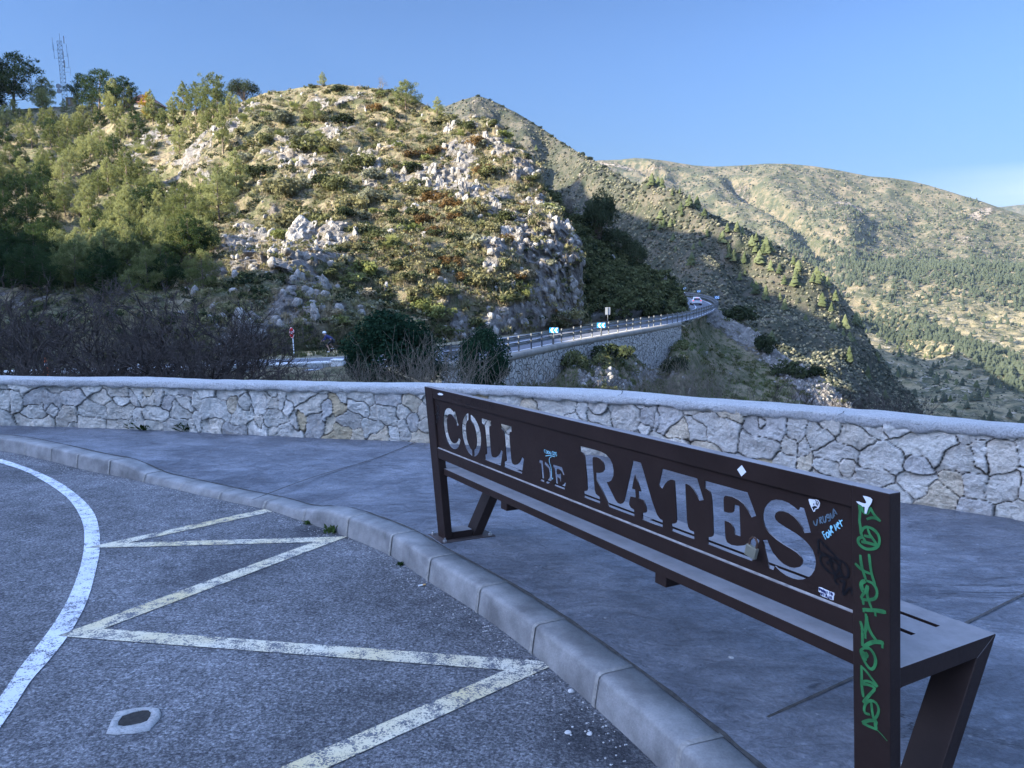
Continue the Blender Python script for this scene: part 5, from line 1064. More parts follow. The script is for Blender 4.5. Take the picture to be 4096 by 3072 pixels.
# --- white hatchback braking into the bend
def make_car(D, px, py, yaw):
    q = at(px, py, D); car = empty('parked_car' if 0 else 'car', (float(q[0]), float(q[1]), RZ + .05), yaw); tag(car, 'white hatchback seen from behind, brake lights on, entering the bend', 'car')
    MP = NT('car_white_paint').pbr((.62, .64, .68), .25, spec=.6); MG = NT('car_glass').pbr((.012, .014, .018), .08, spec=.6); MT = flat('tyre_rubber', (.012, .012, .013), .8)
    MRl = NT('brake_light').pbr((.7, .02, .02), .3, emis=(1, .07, .06), estr=.35); MK = flat('dark_trim', (.02, .02, .022), .6)
    # body lofted from cross sections along y (rear at -2.1, front +2.1); (half width, z) rings
    S = [(-2.12, .80, .32, .62, .80, .62, .95), (-2.16, .86, .30, .68, .88, .70, 1.0), (-2.0, .89, .26, .72, .90, .60, 1.28), (-1.6, .90, .24, .74, .90, .58, 1.44), (-.6, .90, .24, .74, .90, .60, 1.49), (.2, .90, .24, .74, .89, .58, 1.44), (.9, .90, .24, .74, .86, .66, 1.02), (1.5, .88, .25, .72, .82, .6, .94), (2.05, .80, .28, .6, .62, .5, .76), (2.14, .66, .34, .5, .5, .4, .6)]
    V = []
    for (y, w0, z0, w1, z1, w2, z2) in S:
        half = [(w0 * .85, z0), (w0, z0 + .14), (w0, z1 - .12), (w1 + .12 if w1 < .8 else w1, z1), (w2 + .03, z2 - .06), (w2 * .8, z2)]
        V.append([(x, y, z) for x, z in half] + [(-x, y, z) for x, z in half[::-1]])
    n = 12; k = len(S); V = np.array(V).reshape(-1, 3)
    Fq = [(i * n + j, i * n + (j + 1) % n, (i + 1) * n + (j + 1) % n, (i + 1) * n + j) for i in range(k - 1) for j in range(n)]
    bm = bmesh.new(); vs = [bm.verts.new(p) for p in V]
    for f in Fq: bm.faces.new([vs[i] for i in f])
    bm.faces.new([vs[i] for i in range(n)]); bm.faces.new([vs[(k - 1) * n + i] for i in range(n)][::-1])
    bmesh.ops.recalc_face_normals(bm, faces=bm.faces); me = bpy.data.meshes.new('body'); bm.to_mesh(me); bm.free(); me.materials.append(MP)
    o = inst('body', me, car); m_ = o.modifiers.new('s', 'SUBSURF'); m_.levels = m_.render_levels = 2
    for p in me.polygons: p.use_smooth = True
    b = MB(); b.prism([(-.60, .97), (.60, .97), (.50, 1.30), (-.50, 1.30)], -2.20, -2.02, lambda u, a, z: Vector((a, u + (z - .97) * .38, z)), .03); b.build('rear_window', MG, car)
    for sx in (-1, 1):
        b = MB(); b.prism([(-1.5, .98), (.75, .98), (.15, 1.36), (-1.3, 1.38)], sx * .70, sx * .80, lambda u, a, z: Vector((u - sx * (z - .98) * .28, a, z)), .02); b.build('side_window', MG, car)
        b = MB(); b.box(sx * .66 - .12, -2.17, .80, sx * .66 + .12, -2.02, .93, bevel=.03); b.build('tail_light', MRl, car)
        b = MB(); b.box(sx * .97 - .08, .45, .95, sx * .97 + .08, .58, 1.08, bevel=.03); b.build('wing_mirror', MP, car)
        for y in (-1.32, 1.3):
            b = MB(); b.tube([(sx * .68, y, .31), (sx * .90, y, .31)], .31, 20); wh_ = b.build('wheel', MT, car)
            b = MB(); b.tube([(sx * .89, y, .31), (sx * .915, y, .31)], .2, 12); b.build('rim', M_GALV, wh_)
    b = MB(); b.box(-.28, -2.13, 1.335, .28, -2.02, 1.37, bevel=.01); b.build('high_brake_light', MRl, car)
    b = MB(); b.box(-.74, -2.17, .24, .74, -2.02, .42, bevel=.03); b.build('lower_bumper', MK, car)
    b = MB(); b.box(-.26, -2.20, .62, .26, -2.14, .73, bevel=.01); b.build('number_plate', M_SWHT, car)
make_car(136, 2783, 1210, R_(-8))

# --- cyclists
def skin_mesh(name, V, E, Rd, mat, parent, root=0, lv=2):
    me = bpy.data.meshes.new(name); me.from_pydata(V, E, []); o = bpy.data.objects.new(name, me); COL.objects.link(o)
    m = o.modifiers.new('skin', 'SKIN'); m.use_smooth_shade = True
    for i, r_ in enumerate(Rd): me.skin_vertices[0].data[i].radius = (r_, r_) if np.isscalar(r_) else r_
    for i in range(len(V)): me.skin_vertices[0].data[i].use_root = (i == root)
    s = o.modifiers.new('sub', 'SUBSURF'); s.levels = s.render_levels = lv
    dg = bpy.context.evaluated_depsgraph_get(); m2 = bpy.data.meshes.new_from_object(o.evaluated_get(dg)); bpy.data.objects.remove(o); m2.name = name
    m2.materials.clear(); m2.materials.append(mat); return inst(name, m2, parent)
M_SKIN = flat('skin', (.45, .27, .19), .6, var=.05); M_NVY = flat('jersey_navy', (.012, .02, .10), .7); M_LYC = flat('shorts_black', (.012, .012, .018), .6); M_HLM = flat('helmet_white', (.78, .80, .82), .35); M_BIK = flat('bike_black', (.015, .015, .017), .35); M_TYR = flat('bike_tyre', (.02, .02, .02), .8)
def ring_mesh(b, c, R0, r0, n=28, m=6):
    pts = [(c[0] + R0 * math.cos(2 * math.pi * k / n), c[1], c[2] + R0 * math.sin(2 * math.pi * k / n)) for k in range(n + 1)]; b.tube(pts, r0, m, caps=False)
def cyclist(loc, yaw, lab_p, lab_b, jersey, grp=False):
    bk = empty('bicycle', loc, yaw); tag(bk, lab_b, 'bicycle')
    for x in (.52, -.50):
        b = MB(); ring_mesh(b, (x, 0, .34), .325, .017); w_ = b.build('wheel', M_TYR, bk)
        b = MB(); ring_mesh(b, (x, 0, .34), .300, .010, 24, 4); b.build('rim', M_BIK, w_)
        b = MB()
        for k in range(12): a = k * math.pi / 6; b.tube([(x, 0, .34), (x + .3 * math.cos(a), 0, .34 + .3 * math.sin(a))], .0015, 3)
        b.build('spokes', M_GALV, w_)
    b = MB(); ht, st_, bb, ra_, fa = (.38, 0, .86), (-.20, 0, .86), (-.06, 0, .30), (-.50, 0, .34), (.52, 0, .34)
    for p_, q_, r_ in ((st_, bb, .016), (ht, st_, .015), ((.41, 0, .76), bb, .02), (ht, (.43, 0, .72), .02), (bb, ra_, .010), (st_, ra_, .009), ((.43, 0, .72), fa, .014), (st_, (-.225, 0, .96), .013)): b.tube([p_, q_], r_, 8)
    b.build('frame', M_BIK, bk)
    b = MB(); b.box(-.36, -.06, .955, -.10, .06, .99, bevel=.02); b.build('saddle', M_BIK, bk)
    b = MB(); b.tube([(.38, 0, .86), (.37, 0, .93), (.44, 0, .95)], .013, 6); b.tube([(.44, -.2, .95), (.44, .2, .95)], .013, 6)
    for s in (-.2, .2): b.tube([(.44, s, .95), (.54, s, .95), (.56, s, .87), (.48, s, .80)], .012, 6)
    b.build('handlebar', M_BIK, bk)
    b = MB(); b.tube([(-.06, .06, .30), (.06, .08, .18)], .01, 5); b.tube([(-.06, -.06, .30), (-.18, -.08, .42)], .01, 5); b.tube([(-.06, -.03, .3), (-.06, -.05, .3)], .09, 16); b.build('cranks', M_BIK, bk)
    ps = empty('person', loc, yaw); tag(ps, lab_p, 'person')
    J = dict(pel=(-.22, 0, 1.04), wst=(-.08, 0, 1.17), chs=(.12, 0, 1.31), nck=(.27, 0, 1.40), hd0=(.33, 0, 1.45), hd=(.38, 0, 1.51), hdt=(.38, 0, 1.58),
             shl=(.20, .16, 1.36), ell=(.32, .24, 1.14), wrl=(.50, .21, 1.0), hal=(.55, .2, .96), shr=(.20, -.16, 1.36), elr=(.32, -.24, 1.14), wrr=(.50, -.21, 1.0), har=(.55, -.2, .96),
             hpl=(-.20, .09, 1.0), knl=(.16, .10, .70), anl=(.00, .09, .30), tol=(.12, .09, .215), hpr=(-.20, -.09, 1.0), knr=(.14, -.10, .86), anr=(-.22, -.09, .52), tor=(-.10, -.09, .43))
    nm = list(J); V = [J[k_] for k_ in nm]; ix = {k_: i for i, k_ in enumerate(nm)}
    E = [('pel', 'wst'), ('wst', 'chs'), ('chs', 'nck'), ('nck', 'hd0'), ('hd0', 'hd'), ('hd', 'hdt'), ('chs', 'shl'), ('shl', 'ell'), ('ell', 'wrl'), ('wrl', 'hal'), ('chs', 'shr'), ('shr', 'elr'), ('elr', 'wrr'), ('wrr', 'har'), ('pel', 'hpl'), ('hpl', 'knl'), ('knl', 'anl'), ('anl', 'tol'), ('pel', 'hpr'), ('hpr', 'knr'), ('knr', 'anr'), ('anr', 'tor')]
    Rd = dict(pel=.13, wst=.12, chs=.14, nck=.055, hd0=.065, hd=.095, hdt=.085, shl=.06, ell=.043, wrl=.03, hal=.035, shr=.06, elr=.043, wrr=.03, har=.035, hpl=.095, knl=.06, anl=.036, tol=.035, hpr=.095, knr=.06, anr=.036, tor=.035)
    skin_mesh('body', V, [(ix[a], ix[c_]) for a, c_ in E], [Rd[k_] for k_ in nm], M_SKIN, ps)
    def sub(keys, edges, scale, name, mat, rt=0):
        skin_mesh(name, [J[k_] for k_ in keys], [(keys.index(a), keys.index(c_)) for a, c_ in edges], [Rd[k_] * scale for k_ in keys], mat, ps, rt)
    sub(['chs', 'wst', 'pel', 'nck', 'shl', 'ell', 'wrl', 'shr', 'elr', 'wrr'], [('pel', 'wst'), ('wst', 'chs'), ('chs', 'nck'), ('chs', 'shl'), ('shl', 'ell'), ('ell', 'wrl'), ('chs', 'shr'), ('shr', 'elr'), ('elr', 'wrr')], 1.14, 'jersey', jersey)
    sub(['pel', 'hpl', 'knl', 'hpr', 'knr'], [('pel', 'hpl'), ('hpl', 'knl'), ('pel', 'hpr'), ('hpr', 'knr')], 1.13, 'shorts', M_LYC)
    b = MB(); b.ball((.37, 0, 1.585), .118, 16, 10, (1.22, .92, .82)); b.build('helmet', M_HLM, ps, smooth=True)
    b = MB(); b.box(.46, -.035, 1.49, .49, .035, 1.52, bevel=.01); b.build('glasses', M_BIK, ps)
    for a_ in ('tol', 'tor'):
        b = MB(); x, y, z = J[a_]; b.ball((x - .03, y, z), .06, 10, 6, (1.9, .75, .7)); b.build('shoe', M_HLM, ps, smooth=True)
q = at(1320, 1400, 53.2); cyclist((float(q[0]), float(q[1]), RZ + .03), R_(180 - 6), 'cyclist in navy jersey and white helmet riding left, crouched over the bars', 'black road bicycle ridden leftwards beside the large dark bush', M_NVY)
q = at(2737, 1180, 163); cyclist((float(q[0]), float(q[1]), RZ + .03), R_(75), 'distant cyclist in dark clothes riding away ahead of the white car', 'dark bicycle far up the road ahead of the white car', M_LYC)

# --- lattice masts and hut on the left skyline
M_MAST = flat('mast_steel', (.16, .17, .19), .5, metal=.3); M_ANT = flat('antenna_white', (.42, .43, .45), .5); M_MRED = flat('mast_grey', (.36, .38, .42), .5)
def mast(px0, y0, px1, y1, D, w0, w1, lab, extras):
    A_ = at(px0, y0, D); B_ = at(px1, y1, D); r = empty('antenna_mast', tuple(A_)); tag(r, lab, 'mast', 'lattice masts on the skyline'); Hm = B_[2] - A_[2]; sx = B_[0] - A_[0]
    legs = [(math.cos(R_(90 + 120 * k)), math.sin(R_(90 + 120 * k))) for k in range(3)]; nseg = 15; paths = []
    pt = lambda k, z: np.array([legs[k][0] * (w0 + (w1 - w0) * z) + sx * z, legs[k][1] * (w0 + (w1 - w0) * z), Hm * z])
    for k in range(3): paths.append((np.array([pt(k, 0), pt(k, .5), pt(k, 1)]), np.array([.09, .08, .07])))
    for s in range(nseg):
        z0_, z1_ = s / nseg, (s + 1) / nseg
        for k in range(3): paths.append((np.array([pt(k, z0_), pt((k + 1) % 3, z1_)]), np.array([.045, .045]))); paths.append((np.array([pt(k, z1_), pt((k + 1) % 3, z1_)]), np.array([.04, .04])))
    V, Fq = tubes_np(paths, 4); mesh_np('lattice', V, Fq, M_MAST, r)
    for (kind, zf, dx, s) in extras:
        c_ = np.array([sx * zf + dx, -.4, Hm * zf]); b = MB()
        if kind == 'panel': b.box(c_[0] - .15, c_[1] - .1, c_[2] - s / 2, c_[0] + .15, c_[1] + .1, c_[2] + s / 2, bevel=.02); b.build('panel_antenna', M_ANT, r)
        elif kind == 'dish':
            b.tube([c_ + (0, -.25, 0), c_ + (0, 0, 0), c_ + (0, .2, 0)], [s, s, s * .4], 18); b.build('dish', M_ANT, r)
            b = MB(); b.tube([c_ + (0, .1, 0), (sx * zf, 0, c_[2])], .05, 5); b.build('arm', M_MAST, r)
        elif kind == 'whip': b.tube([c_ + (0, 0, -s / 2), c_ + (0, 0, s / 2)], .06, 5); b.tube([c_ + (0, 0, -s / 2 + .2), (sx * zf, 0, c_[2] - s / 2 + .2)], .04, 4); b.build('whip_antenna', M_MAST, r)
        elif kind == 'dipole': b.tube([c_ + (0, 0, -s / 2), c_ + (0, 0, s / 2)], .05, 5); b.tube([c_, (sx * zf, 0, c_[2])], .05, 4); b.build('dipole', M_ANT, r)
mast(265, 412, 240, 165, 290, 1.15, 1.0, 'tall lattice mast crowded with antennas on the left skyline', [('whip', .95, -2.6, 4.5), ('whip', .83, -2.4, 5), ('whip', 1.03, .2, 4), ('panel', 1.02, 1.7, 2.6), ('panel', .78, .9, 2.6), ('panel', .63, 1.1, 2.6), ('dipole', .5, 3.0, 3.6), ('dipole', .30, 2.4, 3.2), ('dish', .27, -2.0, .9), ('dish', .19, -1.9, .85), ('whip', .85, 2.4, 4.5), ('whip', .68, 2.6, 5)])
mast(136, 420, 114, 255, 300, .6, .5, 'shorter lattice mast with a round dish near the big pine', [('dish', .86, -2.0, .95), ('panel', .98, .1, 3.4), ('whip', .93, -1.6, 4), ('whip', .93, 1.9, 4.4), ('whip', .85, 2.0, 4.4), ('panel', .35, -.9, .7), ('whip', .63, 2.6, 3.5)])
M_TILE = NT('red_roof_tiles'); t = M_TILE; wv = t.n('TexWave', {'Vector': t.co(), 'Scale': 2.2, 'Distortion': .4}).outputs['Fac']; M_TILE = t.pbr(t.mix(1, t.ramp(t.noise(t.co(), 2, 4), [(.3, (.20, .07, .04)), (.7, (.28, .12, .08))]), t.ramp(wv, [(0, .6), (1, 1.15)]), 'MULTIPLY'), .8)
M_HUT = flat('hut_wall', (.26, .25, .23), .9); M_HUT2 = flat('tan_hut_wall', (.28, .20, .12), .9)
q = at(560, 428, 205); h = empty('building', tuple(q)); tag(h, 'pale building with red hipped tile roof half hidden by pines on the skyline', 'building')
b = MB(); b.box(-3.6, 0, -3, 3.4, 7, 1.1, bevel=.02); b.build('wall', M_HUT, h)
b = MB(); P_ = [(-4.1, -.5, 1.1), (4.2, -.5, 1.1), (4.2, 7.5, 1.1), (-4.1, 7.5, 1.1), (-1.4, 3.5, 3.9), (.6, 3.5, 3.9)]; b.poly(P_, [(0, 1, 5, 4), (1, 2, 5), (2, 3, 4, 5), (3, 0, 4), (3, 2, 1, 0)]); rf = b.build('roof', M_TILE, h)
b = MB()
for a_, c_ in ((0, 4), (1, 5), (4, 5), (2, 5)): b.tube([P_[a_], P_[c_]], .14, 5)
b.build('ridge_tiles', M_HUT, rf)
for x in (-2.2, 1.6): b = MB(); b.box(x - .5, -.04, -.6, x + .5, .03, .5, bevel=.01); b.build('window', M_BIK, h)
q = at(277, 418, 262); h = empty('building', tuple(q)); tag(h, 'small tan flat-roofed hut at the foot of the tall mast', 'building')
b = MB(); b.box(-1.1, 0, -3, 1.2, 2.4, 2.2, bevel=.02); b.build('wall', M_HUT2, h); b = MB(); b.box(-1.25, -.15, 2.2, 1.35, 2.55, 2.38, bevel=.02); b.build('roof', M_HUT, h); b = MB(); b.box(-.3, -.04, .0, .4, .02, 1.8, bevel=.01); b.build('door', M_SGRY, h)
# ------------------------------------------------------------------ vegetation
def leaves(C, rad, n, size, rs, aspect=1.0, up=.2, flat_=.85, shell=.45):
    """n leaf quads scattered through clumps centred at C (k,3) with radii rad (k,)"""
    C = np.asarray(C, float); rad = np.asarray(rad, float); w_ = rad ** 2; idx = rs.choice(len(C), n, p=w_ / w_.sum())
    d = rs.normal(size=(n, 3)); d /= np.linalg.norm(d, axis=1, keepdims=True); r = (shell + (1 - shell) * rs.rand(n) ** .5)
    p = C[idx] + d * (rad[idx] * r)[:, None] * np.array([1, 1, flat_])
    nrm = d + rs.normal(size=(n, 3)) * .8 + np.array([0, 0, up]); nrm /= np.linalg.norm(nrm, axis=1, keepdims=True)
    a = np.cross(nrm, rs.normal(size=(n, 3))); a /= np.linalg.norm(a, axis=1, keepdims=True); b = np.cross(nrm, a)
    s = size * rs.uniform(.6, 1.3, n)[:, None]
    V = np.stack([p - a * s * aspect, p - b * s * .5, p + a * s * aspect, p + b * s * .5], 1).reshape(-1, 3)
    return V, np.arange(4 * n).reshape(n, 4)
def tufts(C, rad, n, ln, wd, rs, out=.8, up=.7):
    """needle sprays: thin triangles leaving clump centres outward and up"""
    C = np.asarray(C, float); rad = np.asarray(rad, float); idx = rs.choice(len(C), n, p=rad ** 2 / (rad ** 2).sum())
    d = rs.normal(size=(n, 3)); d /= np.linalg.norm(d, axis=1, keepdims=True); p = C[idx] + d * (rad[idx] * (.35 + .65 * rs.rand(n) ** .6))[:, None]
    t_ = d * out + rs.normal(size=(n, 3)) * .5 + np.array([0, 0, up]); t_ /= np.linalg.norm(t_, axis=1, keepdims=True)
    s = np.cross(t_, rs.normal(size=(n, 3))); s /= np.linalg.norm(s, axis=1, keepdims=True); L_ = (ln * rs.uniform(.6, 1.3, n))[:, None]; W_ = (wd * rs.uniform(.7, 1.3, n))[:, None]
    V = np.stack([p - s * W_ - t_ * L_ * .4, p + s * W_ - t_ * L_ * .4, p + t_ * L_ * .6], 1).reshape(-1, 3)
    return V, np.arange(3 * n).reshape(n, 3)
def join(parts):
    V, Fq, o_ = [], [], 0
    for v, f in parts: V.append(v); Fq.append(f + o_); o_ += len(v)
    return np.concatenate(V), Fq
M_BARK = flat('pine_bark', (.13, .10, .08), .95, var=.35, sc=6); M_BARK2 = flat('grey_twig_bark', (.050, .039, .033), .95, var=.3, sc=8); M_DRY = flat('dry_stalk', (.15, .13, .10), .95, var=.3, sc=10)
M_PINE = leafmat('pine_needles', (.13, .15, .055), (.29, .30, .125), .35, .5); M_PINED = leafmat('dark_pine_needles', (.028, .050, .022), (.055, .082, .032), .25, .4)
M_YELT = leafmat('yellow_blossom', (.30, .20, .02), (.42, .30, .04), .3, .2); M_OAK = leafmat('holm_oak_leaves', (.032, .045, .024), (.07, .085, .045), .15, .3)
M_IVY = leafmat('ivy_leaves', (.014, .034, .020), (.032, .062, .034), .12, .3, 3.)

def pine_tree(seed, H, W, conical=.5, dens=1., foot=.18):
    rs = np.random.RandomState(seed); C, Rd, paths = [], [], []; lean = rs.normal(0, .03, 2)
    tr = np.array([(lean[0] * H * z + .08 * math.sin(3 * z + seed), lean[1] * H * z, H * z) for z in np.linspace(0, .96, 9)]); paths.append((tr, np.linspace(.028 * H ** .9, .012, 9)))
    nb = int(34 * dens)
    for k in range(nb):
        z = foot + (1 - foot) * (k + rs.rand()) / nb; prof = (1 - z) ** (.45 + .5 * conical) * (.55 + .9 * min(1, (z - foot) / .25 + .25)); r = W / 2 * prof * rs.uniform(.65, 1.15) + .12
        az = k * 2.4 + rs.rand() * .8; b0 = np.array([np.interp(z, np.linspace(0, .96, 9), tr[:, 0]), np.interp(z, np.linspace(0, .96, 9), tr[:, 1]), z * H * .97])
        e = b0 + np.array([math.cos(az) * r, math.sin(az) * r, r * rs.uniform(.12, .5)]); m_ = b0 * .5 + e * .5 + np.array([0, 0, -.05 * r])
        paths.append((np.array([b0, m_, e]), np.array([.035, .022, .008]) * (H / 6) * (1.3 - z)))
        for q, rr in ((.45, .5), (.75, .62), (1.0, .5)):
            if q == .45 and r < .7: continue
            C.append(b0 * (1 - q) + e * q + rs.normal(0, .12, 3) + (0, 0, .08)); Rd.append((.20 + .20 * r) * rr * 1.35 * rs.uniform(.75, 1.2))
    C.append((tr[-1][0], tr[-1][1], H * .97)); Rd.append(.26)
    s = (H / 6) ** .5
    crown = join([tufts(C, Rd, int(3600 * dens), .30 * s, .042 * s, rs), leaves(C, np.array(Rd) * .8, int(250 * dens), .13 * s, rs)])
    tv, tf = tubes_np(paths, 5); return (crown, (tv, tf))
def crown_ball(seed, H, W, n=2600, leaf=.10, trunk=.25, lumps=26):
    rs = np.random.RandomState(seed); C, Rd, paths = [], [], []
    for k in range(lumps):
        d = rs.normal(size=3); d /= np.linalg.norm(d); d[2] = abs(d[2]) * .9 - .15; C.append(np.array([d[0] * W * .33, d[1] * W * .33, H * (trunk + (1 - trunk) * .42) + d[2] * H * (1 - trunk) * .42])); Rd.append(W * rs.uniform(.12, .21))
        paths.append((np.array([(0, 0, H * trunk * .6), C[-1] * (.5, .5, .75), C[-1]]), np.array([.05, .03, .012]) * H / 4))
    paths.append((np.array([(0, 0, -.2), (.03, 0, H * trunk * .6), (0, 0, H * .6)]), np.array([.09, .07, .03]) * H / 4))
    return (join([leaves(C, Rd, n, leaf, rs, up=.35)]), tubes_np(paths, 5))
def tree_meshes(g, leafm, barkm, nm='crown'):
    (cv, cf), (tv, tf) = g
    return mesh_np(nm, cv, cf, leafm, add=False), mesh_np('trunk', tv, tf, barkm, add=False)
def plant_tree(name, ms, loc, rot, sc, label, cat, group=None):
    r = empty(name, tuple(loc), rot); r.scale = (sc, sc, sc) if np.isscalar(sc) else sc; tag(r, label, cat, group)
    inst('crown', ms[0], r); inst('trunk', ms[1], r); return r
def at_sheet(S, x, y):
    P_, X_, Y_ = S; i = np.unravel_index(np.argmin((X_ - x) ** 2 + (Y_ - y) ** 2), X_.shape); return P_[i]
SH_H = (HP, HX, HY); SH_S = (SP_, SX, SY); SH_G = (GP, GX, GY); SH_A = (AP, AX, AY); SH_V = (VP_, VX, VY)

# --- pines of the left slope. (x, base y, crown top y) in the photo set foot and height
PN = [tree_meshes(pine_tree(s, 6, w_, c_, d_), M_PINE, M_BARK) for s, w_, c_, d_ in ((1, 3.6, .5, 1), (2, 4.2, .35, 1.05), (3, 3.2, .75, .95), (4, 4.0, .6, 1.), (5, 3.0, .5, .9), (6, 4.6, .3, 1.1))]
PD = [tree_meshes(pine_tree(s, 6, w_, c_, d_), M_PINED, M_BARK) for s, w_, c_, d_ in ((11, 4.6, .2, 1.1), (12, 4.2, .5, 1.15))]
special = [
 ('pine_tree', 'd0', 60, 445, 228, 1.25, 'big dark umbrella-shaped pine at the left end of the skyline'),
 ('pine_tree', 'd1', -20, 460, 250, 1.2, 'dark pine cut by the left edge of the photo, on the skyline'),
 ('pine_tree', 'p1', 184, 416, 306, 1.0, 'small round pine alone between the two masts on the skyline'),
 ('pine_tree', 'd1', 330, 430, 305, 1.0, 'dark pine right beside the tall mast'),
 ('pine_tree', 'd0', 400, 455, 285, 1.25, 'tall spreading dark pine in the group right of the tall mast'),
 ('pine_tree', 'd1', 500, 445, 322, 1.35, 'dark pine standing against the red tiled roof'),
 ('pine_tree', 'p3', 468, 470, 338, .95, 'grey-green pine in front of the dark skyline group'),
 ('pine_tree', 'p2', 606, 480, 352, .8, 'slender pine with yellow-green top right of the red roof'),
 ('pine_tree', 'p2', 735, 460, 332, 1., 'pale pine on the skyline left of the broad one'),
 ('pine_tree', 'p1', 850, 465, 293, 1.1, 'broad pale pine rising highest on the skyline before the round oak'),
 ('pine_tree', 'p0', 775, 470, 325, .9, 'slim pale pine leaning against the broad skyline pine'),
 ('pine_tree', 'p4', 912, 642, 452, .7, 'young thin pine with bare lower trunk on the rocky slope'),
 ('pine_tree', 'p2', 785, 830, 650, 1.0, 'airy pale pine on the open rocky slope, below the young thin one'),
 ('pine_tree', 'p0', 1290, 352, 290, .8, 'small dark pine on the very top of the near hill'),
 ('pine_tree', 'p5', 1622, 425, 305, 1.1, 'rounded green pine on the crest right of the bare tree'),
 ('pine_tree', 'p3', 1748, 460, 383, 1.0, 'small pine on the crest at the notch before the pointed mountain'),
 ('pine_tree', 'p5', 1255, 480, 395, 1.3, 'soft grey-green bushy pine on the upper rocky slope'),
 ('pine_tree', 'p1', 1560, 480, 428, 1.2, 'low blue-green bushy pine below the crest'),
]
PM = {'p%d' % i: m for i, m in enumerate(PN)}; PM.update({'d%d' % i: m for i, m in enumerate(PD)})
rs = np.random.RandomState(21)
for nm, k, x, yb_, yt_, wf, lb in special:
    p = at_sheet(SH_H, x, yb_); D = p[1]; h_ = (yb_ - yt_) / F * D; s = h_ / 6
    plant_tree(nm, PM[k], p - (0, 0, .2), rs.rand() * 6, (s * wf, s * wf, s), lb, 'tree')
# mimosa in yellow, holm oak, bare tree on the crest
p = at_sheet(SH_H, 592, 470); plant_tree('mimosa_tree', tree_meshes(pine_tree(31, 6, 3.0, .4, 1.1, .05), M_YELT, M_BARK), p - (0, 0, .5), 0, (105 / F * p[1]) / 6, 'yellow flowering tree below the red tiled roof', 'tree')
p = at_sheet(SH_H, 975, 408); plant_tree('holm_oak', tree_meshes(crown_ball(41, 5, 7.2, 5200, .13, .12, 34), M_OAK, M_BARK), p - (0, 0, .3), 0, (95 / F * p[1]) / 5, 'dark round holm oak on the skyline between pines and rocks', 'tree')
def bare_tree(seed, H, W, depth=5, n0=3, r0=.07, up=.35, lean=(0, 0)):
    rs = np.random.RandomState(seed); paths = []
    def grow(p, d, L_, r, lv):
        k = 5; pts = [p]; 
        for i in range(k - 1):
            d = d + rs.normal(0, .16, 3) + (0, 0, up * .12); d /= np.linalg.norm(d); pts.append(pts[-1] + d * L_ / (k - 1))
        paths.append((np.array(pts), np.linspace(r, r * .55, k)))
        if lv == 0: return
        for i in range(rs.randint(2, 4) + (lv < 3)):
            q = pts[rs.randint(2, k)]; a = rs.normal(0, .62, 3); nd = d + a + (0, 0, up * .3); nd /= np.linalg.norm(nd); grow(q, nd, L_ * rs.uniform(.55, .85), max(.005, r * .58), lv - 1)
    for i in range(n0):
        az = rs.rand() * 6.28; d = np.array([math.cos(az) * W + lean[0], math.sin(az) * W * .6 + lean[1], 1.]); d /= np.linalg.norm(d); grow(np.array([rs.normal(0, .08), rs.normal(0, .08), -.1]), d, H * .42, r0, depth)
    V, Fq = tubes_np(paths, 4); V[:, 2] *= 1; return V, Fq
p = at_sheet(SH_H, 1530, 352); V, Fq = bare_tree(51, 4.2, .5, 5, 4, .06)
o = mesh_np('bare_tree', V, Fq, M_DRY); o.location = tuple(p); sc_ = (48 / F * p[1]) / (V[:, 2].max()); o.scale = (sc_,) * 3; tag(o, 'leafless grey tree on the crest of the near hill', 'tree')
V, Fq = bare_tree(52, 3, .6, 5, 4, .05); p = at_sheet(SH_S, 2275, 880); o = mesh_np('bare_tree', V, Fq, M_DRY); o.location = tuple(p); o.scale = (1.3,) * 3; tag(o, 'leafless pinkish-grey tree clinging behind the sunlit cliff edge', 'tree')
# the wood of pale pines filling the left slope
zones = [((0, 300), (480, 780), 'pale green pine in the wood below the skyline, left part'), ((300, 620), (480, 780), 'pale green pine in the wood under the red roof'), ((620, 960), (430, 560), 'pale green pine near the crest left of the round oak'), ((0, 300), (780, 1120), 'pine on the lower left slope above the bare trees'), ((300, 900), (780, 1150), 'pine at the foot of the wooded slope left of the cliff')]
cnt = 0; placed = []
def try_tree(x, y, zi, hm=1.0):
    global cnt
    for (a, b_) in placed:
        if abs(a - x) < 30 and abs(b_ - y) < 20: return
    placed.append((x, y)); p = at_sheet(SH_H, x, y); dk = (zi == 3 and x < 220) or rs.rand() < .10; k = ('d%d' % rs.randint(2)) if dk else ('p%d' % rs.randint(6)); h_ = rs.uniform(3.6, 6.6) * hm * (1.0 if p[1] > 90 else .8); s = h_ / 6
    plant_tree('pine_tree', PM[k], p - (0, 0, .3), rs.rand() * 6, (s * rs.uniform(.8, 1.1), s * rs.uniform(.8, 1.1), s), zones[zi][2], 'tree', 'pines of the wooded left slope'); cnt += 1
for i in range(2600):
    x = rs.uniform(-60, 950); y = rs.uniform(446, 1230)
    if x > 560 and 520 < y < 760 and rs.rand() < .93: continue
    if 480 < x and 590 < y < 760 and (x - 480) > (y - 520) * -.4 and rs.rand() < .8: continue
    if x > 700 and y > 560 and y < 1000 and rs.rand() < .8: continue
    if x > 880 and y > 900: continue
    if x < 500 and 600 < y < 640 and rs.rand() < .4: continue
    zi = 0 if (x < 300 and y < 780) else 1 if (x < 620 and y < 780) else 2 if y < 560 else 3 if x < 300 else 4
    if cnt < 280: try_tree(x, y, zi)
for x, y in ((640, 500), (690, 520), (745, 505), (800, 520), (655, 560), (700, 590), (600, 600), (880, 500)): try_tree(x, y, 2)
print('pines', cnt)

